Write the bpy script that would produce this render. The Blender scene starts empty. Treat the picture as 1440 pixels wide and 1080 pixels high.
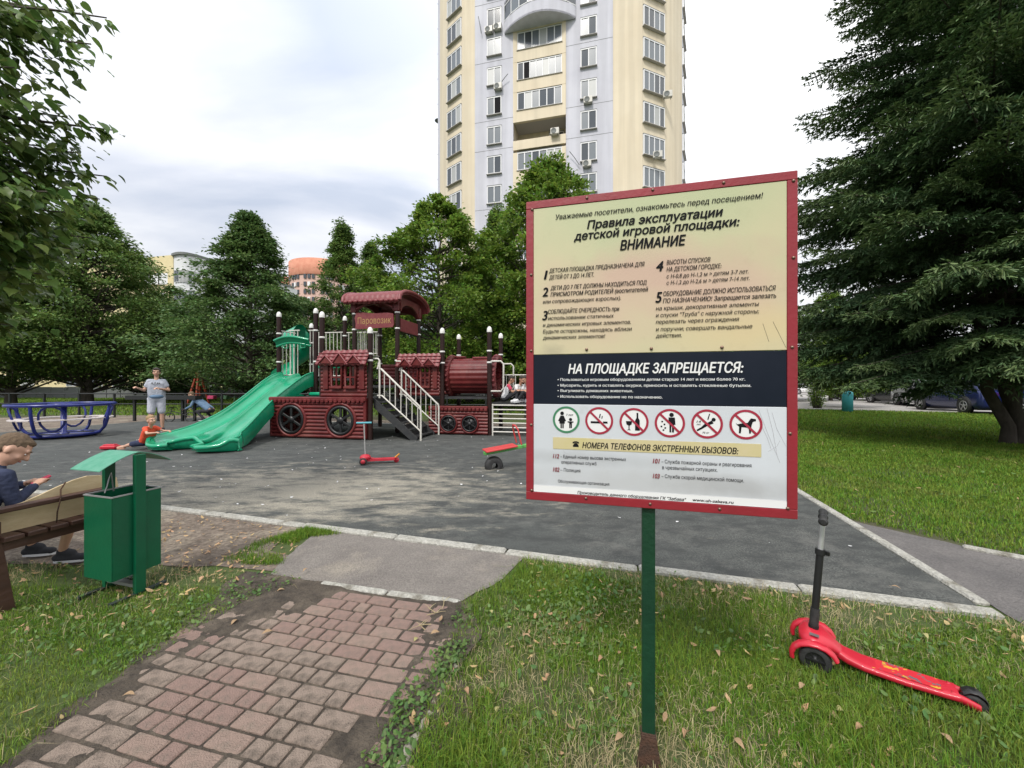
import bpy, bmesh, math, random
import numpy as np
from mathutils import Vector, Matrix, Euler, noise
from mathutils.geometry import tessellate_polygon
R = math.radians
random.seed(7); rng = np.random.default_rng(7)
C = bpy.context.scene.collection
scene = bpy.context.scene

# ------------------------------------------------------------------ camera
CAMH = 1.35
cam_d = bpy.data.cameras.new('camera'); cam = bpy.data.objects.new('camera', cam_d); C.objects.link(cam)
cam.location = (0, 0, CAMH); cam.rotation_euler = (R(90), 0, 0)
cam_d.sensor_width = 36; cam_d.lens = 13.5; cam_d.clip_start = 0.05; cam_d.clip_end = 2500
scene.camera = cam

# ------------------------------------------------------------------ world + sun (bright broken overcast)
SUN_EL, SUN_AZ = R(50), R(205)      # azimuth clockwise from +Y (sun behind the camera, to the left)
world = bpy.data.worlds.new('World'); scene.world = world; world.use_nodes = True
nt = world.node_tree; N = nt.nodes; L = nt.links
for n in list(N): N.remove(n)
def wn(t, **k):
    n = N.new(t)
    for a, b in k.items(): setattr(n, a, b)
    return n
sky = wn('ShaderNodeTexSky'); sky.sky_type = 'NISHITA'; sky.sun_disc = False
sky.sun_elevation = SUN_EL; sky.sun_rotation = SUN_AZ; sky.dust_density = 2.5; sky.air_density = 1.0
tc = wn('ShaderNodeTexCoord'); sep = wn('ShaderNodeSeparateXYZ'); L.new(tc.outputs['Generated'], sep.inputs[0])
def wm(op, a, b=None, c=None):
    n = wn('ShaderNodeMath', operation=op)
    for i, v in enumerate((a, b, c)):
        if v is None: continue
        if isinstance(v, (int, float)): n.inputs[i].default_value = v
        else: L.new(v, n.inputs[i])
    return n.outputs[0]
zc = wm('ADD', wm('MAXIMUM', sep.outputs[2], 0.0), 0.22)
cv = wn('ShaderNodeCombineXYZ'); L.new(wm('DIVIDE', sep.outputs[0], zc), cv.inputs[0]); L.new(wm('DIVIDE', sep.outputs[1], zc), cv.inputs[1])
n1 = wn('ShaderNodeTexNoise'); n1.inputs['Scale'].default_value = 1.15; n1.inputs['Detail'].default_value = 6; n1.inputs['Roughness'].default_value = 0.5
n1.inputs['Distortion'].default_value = 0.35
mp = wn('ShaderNodeMapping'); mp.inputs['Scale'].default_value = (0.85, 1.5, 1); mp.inputs['Location'].default_value = (3.1, 0.4, 0); mp.inputs['Rotation'].default_value = (0, 0, R(18))
L.new(cv.outputs[0], mp.inputs[0]); L.new(mp.outputs[0], n1.inputs['Vector'])
n2 = wn('ShaderNodeTexNoise'); n2.inputs['Scale'].default_value = 0.75; n2.inputs['Detail'].default_value = 4
L.new(mp.outputs[0], n2.inputs['Vector'])
ramp = wn('ShaderNodeValToRGB'); L.new(n1.outputs[0], ramp.inputs[0])
ramp.color_ramp.elements[0].position = 0.38; ramp.color_ramp.elements[0].color = (3.9, 4.3, 5.1, 1)
ramp.color_ramp.elements[1].position = 0.60; ramp.color_ramp.elements[1].color = (6.3, 6.4, 6.7, 1)
e = ramp.color_ramp.elements.new(0.49); e.color = (5.0, 5.25, 5.85, 1)
# the cloud deck thins and brightens toward the right of the view
gl = wm('MULTIPLY_ADD', sep.outputs[0], 0.95, 0.10)
gl2 = wn('ShaderNodeClamp'); L.new(wm('ADD', gl, wm('MULTIPLY_ADD', sep.outputs[2], 0.55, -0.12)), gl2.inputs[0])
mixg = wn('ShaderNodeMix', data_type='RGBA'); L.new(gl2.outputs[0], mixg.inputs[0]); L.new(ramp.outputs[0], mixg.inputs[6]); mixg.inputs[7].default_value = (8.2, 8.25, 8.3, 1)
cover = wn('ShaderNodeValToRGB'); L.new(n2.outputs[0], cover.inputs[0])
cover.color_ramp.elements[0].position = 0.34; cover.color_ramp.elements[0].color = (.86, .86, .86, 1)
cover.color_ramp.elements[1].position = 0.55; cover.color_ramp.elements[1].color = (1, 1, 1, 1)
mixs = wn('ShaderNodeMix', data_type='RGBA'); L.new(cover.outputs[0], mixs.inputs[0]); L.new(sky.outputs[0], mixs.inputs[6]); grad = wn('ShaderNodeVectorMath', operation='SCALE'); L.new(mixg.outputs[2], grad.inputs[0]); L.new(wm('MULTIPLY_ADD', wm('MAXIMUM', sep.outputs[2], 0.0), 0.95, 0.82), grad.inputs['Scale']); L.new(grad.outputs[0], mixs.inputs[7])
bg = wn('ShaderNodeBackground'); bg.inputs[1].default_value = 0.1; L.new(mixs.outputs[2], bg.inputs[0])
wo = wn('ShaderNodeOutputWorld'); L.new(bg.outputs[0], wo.inputs[0])
world['kind'] = 'structure'

sd = bpy.data.lights.new('sun', 'SUN'); sd.energy = 2.0; sd.angle = R(10); sd.color = (1, .955, .88)
so = bpy.data.objects.new('sun', sd); C.objects.link(so)
dx, dy, dz = math.sin(SUN_AZ)*math.cos(SUN_EL), math.cos(SUN_AZ)*math.cos(SUN_EL), math.sin(SUN_EL)
so.rotation_euler = Vector((dx, dy, dz)).to_track_quat('Z', 'Y').to_euler(); so.location = (0, -5, 30)

vs = scene.view_settings
scene.display_settings.display_device = 'sRGB'
vs.view_transform = 'Standard'; vs.look = 'None'; vs.exposure = 0.55; vs.gamma = 1; vs.use_curve_mapping = False
scene.render.engine = 'CYCLES'; scene.cycles.max_bounces = 6; scene.cycles.transparent_max_bounces = 6; scene.cycles.use_denoising = True

# ------------------------------------------------------------------ helpers
F = 540.0
def G(px, py, z=0.0):
    "ground point under a pixel of the photograph"
    d = py - 540.0; k = (CAMH - z) / d
    return ((px - 720) * k, F * k)
def A(px, py, Y): return ((px - 720) / F * Y, Y, CAMH - (py - 540) / F * Y)

class MB:
    def __init__(s): s.v = []; s.f = []; s.m = []; s.mi = 0; s.sm = []; s.M = Matrix.Identity(4)
    def add(s, vs, fs, smooth=False):
        b = len(s.v)
        s.v.extend([tuple(s.M @ Vector(p)) for p in vs])
        for f in fs: s.f.append([b + i for i in f]); s.m.append(s.mi); s.sm.append(smooth)
        return s
    def box(s, c, d, rz=0, rx=0, ry=0, bev=0):
        x, y, z = d[0]/2, d[1]/2, d[2]/2
        E = Matrix.Translation(c) @ Euler((rx, ry, rz)).to_matrix().to_4x4()
        if bev <= 0:
            P = [(-x,-y,-z),(x,-y,-z),(x,y,-z),(-x,y,-z),(-x,-y,z),(x,-y,z),(x,y,z),(-x,y,z)]
            Fc = [(0,3,2,1),(4,5,6,7),(0,1,5,4),(1,2,6,5),(2,3,7,6),(3,0,4,7)]
        else:
            b = bev; P = []; Fc = []
            for (zz, k) in ((-z, b), (-z+b, 0), (z-b, 0), (z, b)):
                X, Y = x-k, y-k; q = b*.6 if k == 0 else b*.4
                P += [(-X+q,-Y,zz),(X-q,-Y,zz),(X,-Y+q,zz),(X,Y-q,zz),(X-q,Y,zz),(-X+q,Y,zz),(-X,Y-q,zz),(-X,-Y+q,zz)]
            for l in range(3):
                for i in range(8): Fc.append((l*8+i, l*8+(i+1)%8, (l+1)*8+(i+1)%8, (l+1)*8+i))
            Fc.append(tuple(range(7, -1, -1))); Fc.append(tuple(range(24, 32)))
        return s.add([E @ Vector(p) for p in P], Fc)
    def tube(s, pts, r, n=8, closed=False, caps=True):
        pts = [Vector(p) for p in pts]; m = len(pts)
        rs = r if isinstance(r, (list, tuple)) else [r]*m
        V = []; up = None
        for i, p in enumerate(pts):
            a = pts[(i-1) % m] if (closed or i > 0) else p
            b = pts[(i+1) % m] if (closed or i < m-1) else p
            t = (b - a).normalized() if (b-a).length > 1e-9 else Vector((0,0,1))
            if up is None:
                up = Vector((0,0,1)) if abs(t.z) < .9 else Vector((1,0,0))
            x = t.cross(up)
            if x.length < 1e-5: x = t.orthogonal()
            x.normalize(); y = x.cross(t).normalized(); up = y
            for k in range(n):
                q = 2*math.pi*k/n
                V.append(p + (x*math.cos(q) + y*math.sin(q))*rs[i])
        Fc = []
        for i in range(m if closed else m-1):
            j = (i+1) % m
            for k in range(n): Fc.append((i*n+k, i*n+(k+1)%n, j*n+(k+1)%n, j*n+k))
        s.add(V, Fc, True)
        if caps and not closed:
            s.add(V[:n], [tuple(range(n))]); s.add(V[-n:], [tuple(range(n-1, -1, -1))])
        return s
    def cyl(s, p0, p1, r, n=16, r1=None):
        return s.tube([p0, p1], [r, r if r1 is None else r1], n)
    def lathe(s, prof, c=(0,0,0), n=16, axis='z', smooth=True):
        V = []; k = len(prof)
        for i in range(n):
            q = 2*math.pi*i/n
            for (r, h) in prof:
                p = (r*math.cos(q), r*math.sin(q), h)
                if axis == 'y': p = (p[0], p[2], p[1])
                if axis == 'x': p = (p[2], p[0], p[1])
                V.append((p[0]+c[0], p[1]+c[1], p[2]+c[2]))
        Fc = []
        for i in range(n):
            j = (i+1) % n
            for a in range(k-1): Fc.append((i*k+a, j*k+a, j*k+a+1, i*k+a+1))
        return s.add(V, Fc, smooth)
    def sphere(s, c, r, n=12, m=8, M3=None):
        if not isinstance(r, (list, tuple)): r = (r, r, r)
        V = []
        for i in range(m+1):
            t = math.pi*i/m
            for j in range(n):
                q = 2*math.pi*j/n
                p = Vector((r[0]*math.sin(t)*math.cos(q), r[1]*math.sin(t)*math.sin(q), r[2]*math.cos(t)))
                if M3 is not None: p = M3 @ p
                V.append(p + Vector(c))
        Fc = []
        for i in range(m):
            for j in range(n): Fc.append((i*n+j, (i+1)*n+j, (i+1)*n+(j+1)%n, i*n+(j+1)%n))
        return s.add(V, Fc, True)
    def prism(s, poly, z0, z1, plane='xy'):
        n = len(poly)
        def mk(p, h):
            if plane == 'xy': return (p[0], p[1], h)
            if plane == 'xz': return (p[0], h, p[1])
            return (h, p[0], p[1])
        V = [mk(p, z0) for p in poly] + [mk(p, z1) for p in poly]
        Fc = [tuple(range(n-1, -1, -1)), tuple(range(n, 2*n))] + [(i, (i+1)%n, n+(i+1)%n, n+i) for i in range(n)]
        return s.add(V, Fc)
    def sheet(s, poly, z): return s.add([(p[0], p[1], z) for p in poly], [tuple(range(len(poly)))])
    def grid(s, rows, smooth=True, close=False):
        n = len(rows[0]); V = [p for r in rows for p in r]; Fc = []
        for i in range(len(rows)-1):
            for j in range(n if close else n-1): Fc.append((i*n+j, i*n+(j+1)%n, (i+1)*n+(j+1)%n, (i+1)*n+j))
        return s.add(V, Fc, smooth)
    def build(s, name, mat, parent=None, **k):
        off = OFF.get(parent.name if parent else None)
        v = s.v if off is None else [(p[0]-off[0], p[1]-off[1], p[2]-off[2]) for p in s.v]
        me = bpy.data.meshes.new(name); me.from_pydata(v, [], s.f)
        for m_ in (mat if isinstance(mat, (list, tuple)) else [mat]): me.materials.append(m_)
        me.polygons.foreach_set('material_index', s.m); me.polygons.foreach_set('use_smooth', s.sm)
        if k.pop('recalc', True):
            b = bmesh.new(); b.from_mesh(me); bmesh.ops.recalc_face_normals(b, faces=b.faces[:]); b.to_mesh(me); b.free()
        me.update()
        o = link(name, me, parent, **k)
        if off is not None: OFF[o.name] = off
        return o
OFF = {}
def link(name, me, parent=None, label=None, cat=None, group=None, kind=None, loc=None, rz=None):
    o = bpy.data.objects.new(name, me); C.objects.link(o)
    if parent: o.parent = parent
    return tag(o, label, cat, group, kind, loc, rz)
def tag(o, label=None, cat=None, group=None, kind=None, loc=None, rz=None):
    if label: o['label'] = label
    if cat: o['category'] = cat
    if group: o['group'] = group
    if kind: o['kind'] = kind
    if loc is not None: o.location = loc
    if rz is not None: o.rotation_euler = (0, 0, rz)
    return o
def thing(name, label, cat, loc=(0,0,0), rz=0, group=None, world=False):
    o = link(name, None, None, label, cat, group, None, loc, rz); o.empty_display_size = .2
    if world: OFF[o.name] = tuple(loc)
    return o
def kids(o): return [c for c in ALLCH.get(o.name, [])]
def dup(o, parent=None, **k):
    c = o.copy(); C.objects.link(c)
    if parent: c.parent = parent
    for ch in [x for x in o.children]: dup(ch, c)
    return tag(c, **k) if k else c

def np_mesh(name, V, Fq, mat, parent=None, smooth=False, **k):
    "fast mesh from numpy: V (n,3), Fq (m,3 or 4)"
    me = bpy.data.meshes.new(name); n = len(V); m, w = Fq.shape
    off = OFF.get(parent.name if parent else None)
    if off is not None: V = V - np.array(off)
    me.vertices.add(n); me.vertices.foreach_set('co', np.ascontiguousarray(V, dtype=np.float32).ravel())
    me.loops.add(m*w); me.loops.foreach_set('vertex_index', np.ascontiguousarray(Fq, dtype=np.int32).ravel())
    me.polygons.add(m); me.polygons.foreach_set('loop_start', np.arange(0, m*w, w, dtype=np.int32))
    try: me.polygons.foreach_set('loop_total', np.full(m, w, dtype=np.int32))
    except Exception: pass
    if smooth: me.polygons.foreach_set('use_smooth', np.ones(m, dtype=bool))
    me.materials.append(mat); me.update(calc_edges=True)
    return link(name, me, parent, **k)

# ------------------------------------------------------------------ materials
def rgb(c): return (c[0], c[1], c[2], 1)
def mat(name, col, rough=.6, col2=None, scale=8, bump=0, bscale=None, metal=0, island=0, coord='Object', detail=5, ramp=(.35,.65), col3=None, s3=2, r3=(.5,.7), trans=0, spec=.5, coat=0, vscale=None, speck=0, sps=80, streak=0):
    m = bpy.data.materials.new(name); m.use_nodes = True; t = m.node_tree; nd = t.nodes; lk = t.links
    b = nd['Principled BSDF']; b.inputs['Roughness'].default_value = rough; b.inputs['Metallic'].default_value = metal
    b.inputs['Specular IOR Level'].default_value = spec; b.inputs['Coat Weight'].default_value = coat
    b.inputs['Base Color'].default_value = rgb(col)
    out = None; tcn = nd.new('ShaderNodeTexCoord'); src = tcn.outputs[coord]
    if vscale:
        mpp = nd.new('ShaderNodeMapping'); mpp.inputs['Scale'].default_value = vscale; lk.new(src, mpp.inputs[0]); src = mpp.outputs[0]
    def nz(s_, det=detail):
        n_ = nd.new('ShaderNodeTexNoise'); n_.inputs['Scale'].default_value = s_; n_.inputs['Detail'].default_value = det; n_.inputs['Roughness'].default_value = .6
        lk.new(src, n_.inputs['Vector']); return n_.outputs[0]
    def mr(v, a, b_):
        q = nd.new('ShaderNodeMapRange'); q.inputs[1].default_value = a; q.inputs[2].default_value = b_; lk.new(v, q.inputs[0]); return q.outputs[0]
    def mx(f, c1, c2):
        q = nd.new('ShaderNodeMix'); q.data_type = 'RGBA'; lk.new(f, q.inputs[0])
        for i, c in ((6, c1), (7, c2)):
            if isinstance(c, tuple): q.inputs[i].default_value = rgb(c)
            else: lk.new(c, q.inputs[i])
        return q.outputs[2]
    if col2: out = mx(mr(nz(scale), *ramp), col, col2)
    if col3: out = mx(mr(nz(s3), *r3), out if out is not None else col, col3)
    if speck or streak:
        for (amt, s_, vs_) in ((speck, sps, (1,1,1)), (streak, 1.0, (1.6,1.6,.06))):
            if not amt: continue
            q0 = nd.new('ShaderNodeMapping'); q0.inputs['Scale'].default_value = vs_; lk.new(tcn.outputs[coord], q0.inputs[0])
            n_ = nd.new('ShaderNodeTexNoise'); n_.inputs['Scale'].default_value = s_; n_.inputs['Detail'].default_value = 3; lk.new(q0.outputs[0], n_.inputs['Vector'])
            q = nd.new('ShaderNodeMapRange'); q.inputs[1].default_value = .38; q.inputs[2].default_value = .62; q.inputs[3].default_value = 1-amt; q.inputs[4].default_value = 1+amt; lk.new(n_.outputs[0], q.inputs[0])
            h = nd.new('ShaderNodeHueSaturation'); lk.new(q.outputs[0], h.inputs['Value'])
            if out is not None: lk.new(out, h.inputs['Color'])
            else: h.inputs['Color'].default_value = rgb(col)
            out = h.outputs[0]
    if island:
        g = nd.new('ShaderNodeNewGeometry'); h = nd.new('ShaderNodeHueSaturation')
        if out is not None: lk.new(out, h.inputs['Color'])
        else: h.inputs['Color'].default_value = rgb(col)
        q = nd.new('ShaderNodeMapRange'); q.inputs[3].default_value = 1-island; q.inputs[4].default_value = 1+island; lk.new(g.outputs['Random Per Island'], q.inputs[0]); lk.new(q.outputs[0], h.inputs['Value'])
        w_ = nd.new('ShaderNodeTexWhiteNoise'); w_.noise_dimensions = '1D'; lk.new(g.outputs['Random Per Island'], w_.inputs['W'])
        q2 = nd.new('ShaderNodeMapRange'); q2.inputs[3].default_value = .5-.035*min(island*2, 1.2); q2.inputs[4].default_value = .5+.03*min(island*2, 1.2); lk.new(w_.outputs[0], q2.inputs[0]); lk.new(q2.outputs[0], h.inputs['Hue'])
        out = h.outputs[0]
    if out is not None: lk.new(out, b.inputs['Base Color'])
    if bump:
        bn = nd.new('ShaderNodeBump'); bn.inputs['Strength'].default_value = min(1, bump); bn.inputs['Distance'].default_value = .01*max(1, bump)
        lk.new(nz(bscale or scale*4, 6), bn.inputs['Height']); lk.new(bn.outputs[0], b.inputs['Normal'])
    if trans:
        tr = nd.new('ShaderNodeBsdfTranslucent'); ms = nd.new('ShaderNodeMixShader'); ms.inputs[0].default_value = trans
        if out is not None: lk.new(out, tr.inputs[0])
        else: tr.inputs[0].default_value = rgb(col)
        lk.new(b.outputs[0], ms.inputs[1]); lk.new(tr.outputs[0], ms.inputs[2])
        lk.new(ms.outputs[0], nd['Material Output'].inputs[0])
    m['nodes_out'] = 1
    return m
M = {}
def dm(k, *a, **kw): M[k] = mat(k, *a, **kw); return M[k]
dm('lawn', (.055,.062,.024), .95, (.075,.068,.035), 1.6, bump=1.5, bscale=60, col3=(.06,.09,.02), s3=.35, r3=(.40,.55))
dm('soil', (.05,.04,.031), .97, (.11,.088,.066), 12, bump=3, bscale=55, col3=(.16,.13,.1), s3=3, r3=(.52,.7))
dm('dust', (.21,.17,.135), .95, (.12,.092,.072), 4, bump=2.5, bscale=40, speck=.25, sps=24, col3=(.3,.26,.2), s3=1.5, r3=(.5,.7))
dm('road', (.30,.285,.27), .9, (.36,.34,.325), .6, bump=.4, bscale=30)
dm('patch', (.19,.17,.155), .92, (.24,.217,.195), 3.5, bump=2, bscale=90, speck=.14, col3=(.38,.335,.27), s3=1.3, r3=(.55,.78))
dm('sidepath', (.13,.122,.12), .92, (.185,.172,.165), 2.5, bump=2, bscale=90, speck=.14)
dm('kerb', (.43,.42,.38), .9, (.33,.32,.28), 14, bump=2.5, bscale=45, ramp=(.4,.7), coord='Object', col3=(.2,.185,.15), s3=7, r3=(.54,.72), speck=.15, sps=60)
dm('oldkerb', (.34,.31,.26), .9, (.2,.18,.14), 9, bump=2, bscale=40)
dm('brick_a', (.32,.215,.18), .92, (.26,.18,.15), 30, bump=1.6, bscale=160, coord='Object', col3=(.22,.17,.14), s3=11, r3=(.55,.72))
dm('brick_b', (.35,.25,.205), .92, (.29,.21,.17), 30, bump=1.6, bscale=160, col3=(.25,.2,.16), s3=13, r3=(.52,.7))
dm('brick_c', (.34,.265,.215), .93, (.27,.21,.17), 25, bump=1.8, bscale=150, col3=(.15,.12,.095), s3=12, r3=(.5,.68))
dm('grass', (.125,.24,.026), .6, (.18,.27,.042), 2.6, island=.5, trans=.38, coord='Object', spec=.2, col3=(.23,.24,.07), s3=1.1, r3=(.54,.78))
dm('grass_dry', (.42,.36,.2), .8, island=.3, trans=.3)
dm('weed', (.07,.15,.032), .6, (.12,.19,.045), 3, island=.35, trans=.3)
dm('litter', (.42,.26,.12), .75, (.5,.36,.2), 5, island=.35, trans=.25)
dm('leaf_tan', (.42,.29,.17), .8, (.32,.2,.11), 30, trans=.2, bump=.5)
dm('leaf_brown', (.24,.14,.08), .75, (.4,.25,.13), 30, bump=.5)
dm('leaf_yellow', (.42,.38,.17), .7, (.34,.33,.13), 30, trans=.25)
dm('twig', (.16,.12,.09), .9)
dm('bark', (.055,.045,.036), .95, (.09,.075,.06), 10, bump=2, bscale=20, vscale=(1,1,.3))
dm('leafA', (.105,.18,.05), .5, (.155,.24,.055), .55, island=.42, trans=.33, spec=.35)
dm('leafB', (.12,.21,.032), .5, (.18,.28,.042), .6, island=.42, trans=.38, spec=.35)
dm('leafC', (.09,.165,.055), .5, (.125,.205,.06), .6, island=.4, trans=.3, spec=.35)
dm('leafN', (.11,.18,.05), .42, (.13,.2,.045), 1.5, island=.45, trans=.4, spec=.4)
dm('needle', (.072,.13,.06), .6, (.105,.17,.062), .8, island=.4, trans=.12, spec=.25)
dm('needle_tip', (.10,.16,.055), .6, island=.35, trans=.15)
dm('red_frame', (.27,.013,.024), .48, (.22,.014,.022), 6, bump=.15, bscale=60, col3=(.22,.03,.03), s3=12, r3=(.66,.8))
dm('bolt', (.22,.14,.11), .4, metal=.8)
dm('ink', (.01,.01,.012), .7, spec=.1)
dm('ink_soft', (.06,.055,.05), .6)
dm('ink_red', (.22,.02,.03), .5)
dm('band', (.007,.011,.02), .55, (.011,.015,.026), 5, spec=.15)
dm('white_ink', (.72,.72,.72), .5)
dm('grey_ink', (.45,.45,.47), .5)
dm('cream_strip', (.52,.46,.22), .5, (.56,.48,.3), 8)
dm('icon_green', (.05,.2,.1), .4); dm('icon_red', (.33,.02,.045), .4)
dm('post_green', (.008,.045,.022), .35, (.006,.035,.018), 20, bump=.3, bscale=60)
dm('rust', (.09,.04,.022), .85, (.05,.028,.018), 30, bump=1.2)
dm('bin_green', (.002,.095,.042), .34, (.002,.08,.036), 6, bump=.15, bscale=30, col3=(.02,.06,.035), s3=9, r3=(.68,.75))
dm('bin_roof', (.07,.27,.18), .5, (.11,.31,.22), 25, bump=.4, bscale=40)
dm('bin_dark', (.02,.03,.025), .8); dm('zinc', (.38,.38,.38), .5, metal=.6)
dm('wood_dark', (.05,.022,.016), .5, (.08,.036,.024), 9, bump=.5, bscale=30, vscale=(1,.2,1))
dm('ply', (.52,.40,.23), .6, (.62,.5,.31), 7, bump=.3, vscale=(.4,1,3))
dm('maroon', (.10,.011,.012), .42, (.135,.02,.019), 5, bump=.35, bscale=25, spec=.35, streak=.12, col3=(.15,.045,.038), s3=1.5, r3=(.5,.7))
dm('maroon_lt', (.16,.024,.028), .45, (.21,.045,.048), 9, bump=.35, bscale=30)
dm('darkpost', (.02,.008,.007), .4, (.028,.012,.01), 3, spec=.3)
dm('white_tube', (.62,.6,.55), .4, (.52,.5,.45), 8)
dm('capwhite', (.72,.71,.68), .35)
dm('wheelblack', (.012,.012,.013), .4)
dm('deckmetal', (.02,.022,.024), .55, (.035,.035,.035), 9, bump=.5)
dm('slide', (.004,.27,.135), .22, (.006,.30,.15), 2.5, bump=.08, bscale=9, coat=.3, col3=(.04,.30,.18), s3=7, r3=(.55,.8), streak=.08)
dm('goldtext', (.42,.25,.1), .5)
dm('blue_paint', (.01,.018,.125), .3, (.02,.03,.2), 8)
dm('plank_white', (.6,.55,.52), .6, (.45,.4,.4), 9)
dm('red_plastic', (.52,.014,.035), .38, (.44,.014,.03), 5, bump=.05, coat=.1, col3=(.26,.07,.06), s3=16, r3=(.62,.74))
dm('red_plastic2', (.5,.03,.05), .45); dm('cyan_plastic', (.08,.35,.42), .4)
dm('black_rubber', (.014,.014,.015), .65, (.03,.03,.03), 30, bump=.3); dm('black_plastic', (.012,.012,.013), .42)
dm('alu', (.62,.62,.63), .3, metal=.7)
dm('yellow_print', (.6,.25,.02), .5); dm('grey_print', (.12,.1,.1), .5)
dm('toy_green', (.1,.35,.08), .45); dm('toy_red', (.5,.05,.05), .5)
dm('skin', (.50,.29,.20), .5, (.55,.33,.24), 6, spec=.4); dm('skin_tan', (.42,.22,.14), .5, (.48,.27,.18), 6, spec=.4)
dm('hair_brown', (.10,.062,.035), .7, (.17,.11,.06), 60, bump=1, bscale=200); dm('hair_dark', (.022,.016,.013), .6, (.05,.035,.025), 60, bump=1, bscale=200); dm('hair_blond', (.30,.19,.09), .7, (.4,.27,.14), 60, bump=1, bscale=200)
dm('lip', (.4,.14,.12), .5); dm('hair_fair', (.12,.08,.05), .8, (.19,.13,.08), 60, bump=1, bscale=200); dm('eyewhite', (.7,.68,.65), .3); dm('eyedark', (.02,.015,.012), .3)
dm('navy_cloth', (.018,.026,.06), .9, (.03,.04,.085), 12, bump=.5); dm('grey_cloth', (.33,.36,.42), .9, (.4,.42,.48), 5, bump=.4)
dm('shorts_cloth', (.42,.44,.5), .9, (.48,.5,.56), 5, bump=.4); dm('orange_cloth', (.7,.085,.035), .85, (.62,.07,.03), 6, bump=.4)
dm('denim_cloth', (.1,.17,.27), .9, (.14,.22,.33), 8, bump=.4); dm('black_cloth', (.015,.016,.02), .9, (.03,.03,.035), 8, bump=.4)
dm('white_cloth', (.68,.68,.68), .85, (.6,.6,.62), 6, bump=.4); dm('pink_cloth', (.5,.05,.1), .85); dm('khaki_cloth', (.3,.27,.22), .9)
dm('tower_lav', (.53,.53,.59), .85, (.59,.59,.645), .35, bump=.3, bscale=3, streak=.07)
dm('tower_cream', (.66,.57,.425), .85, (.70,.615,.47), .35, bump=.3, bscale=3, streak=.07)
dm('winframe', (.75,.75,.76), .5)
def glassmat(n, c, r=.08):
    m = mat(n, c, r, spec=.9); return m
M['glass'] = glassmat('glass', (.05,.06,.07), .12); M['glass2'] = glassmat('glass2', (.13,.15,.17), .25); M['curtain'] = glassmat('curtain', (.38,.39,.38), .45)
dm('recess', (.42,.35,.24), .9); dm('slab', (.42,.4,.38), .9)
dm('school_yel', (.66,.56,.32), .85, (.7,.6,.36), 1); dm('school_wht', (.66,.67,.68), .85)
dm('brick_far', (.5,.2,.13), .9, (.58,.27,.18), .6); dm('brick_pale', (.62,.42,.36), .9)
dm('fence_metal', (.012,.014,.014), .5); dm('fence_grey', (.16,.17,.165), .7)
dm('teal', (.05,.34,.38), .5, (.07,.4,.43), 5, bump=.3)
dm('swing_red', (.3,.05,.02), .5); dm('swing_green', (.2,.4,.2), .5); dm('pink_plastic', (.7,.08,.2), .4)
for n_, c_ in (('car_grey', (.045,.048,.052)), ('car_silver', (.5,.5,.52)), ('car_blue', (.02,.03,.11)), ('car_white', (.75,.75,.75)), ('car_black', (.015,.016,.018)), ('car_red', (.3,.02,.02)), ('car_royal', (.02,.04,.28))):
    dm(n_, c_, .25, coat=.6, metal=.3 if n_ not in ('car_white',) else 0)
dm('car_glass', (.02,.024,.028), .06, spec=.9); dm('car_light', (.75,.76,.78), .15); dm('tail_red', (.4,.01,.01), .2); dm('plate', (.75,.75,.75), .5)
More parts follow.
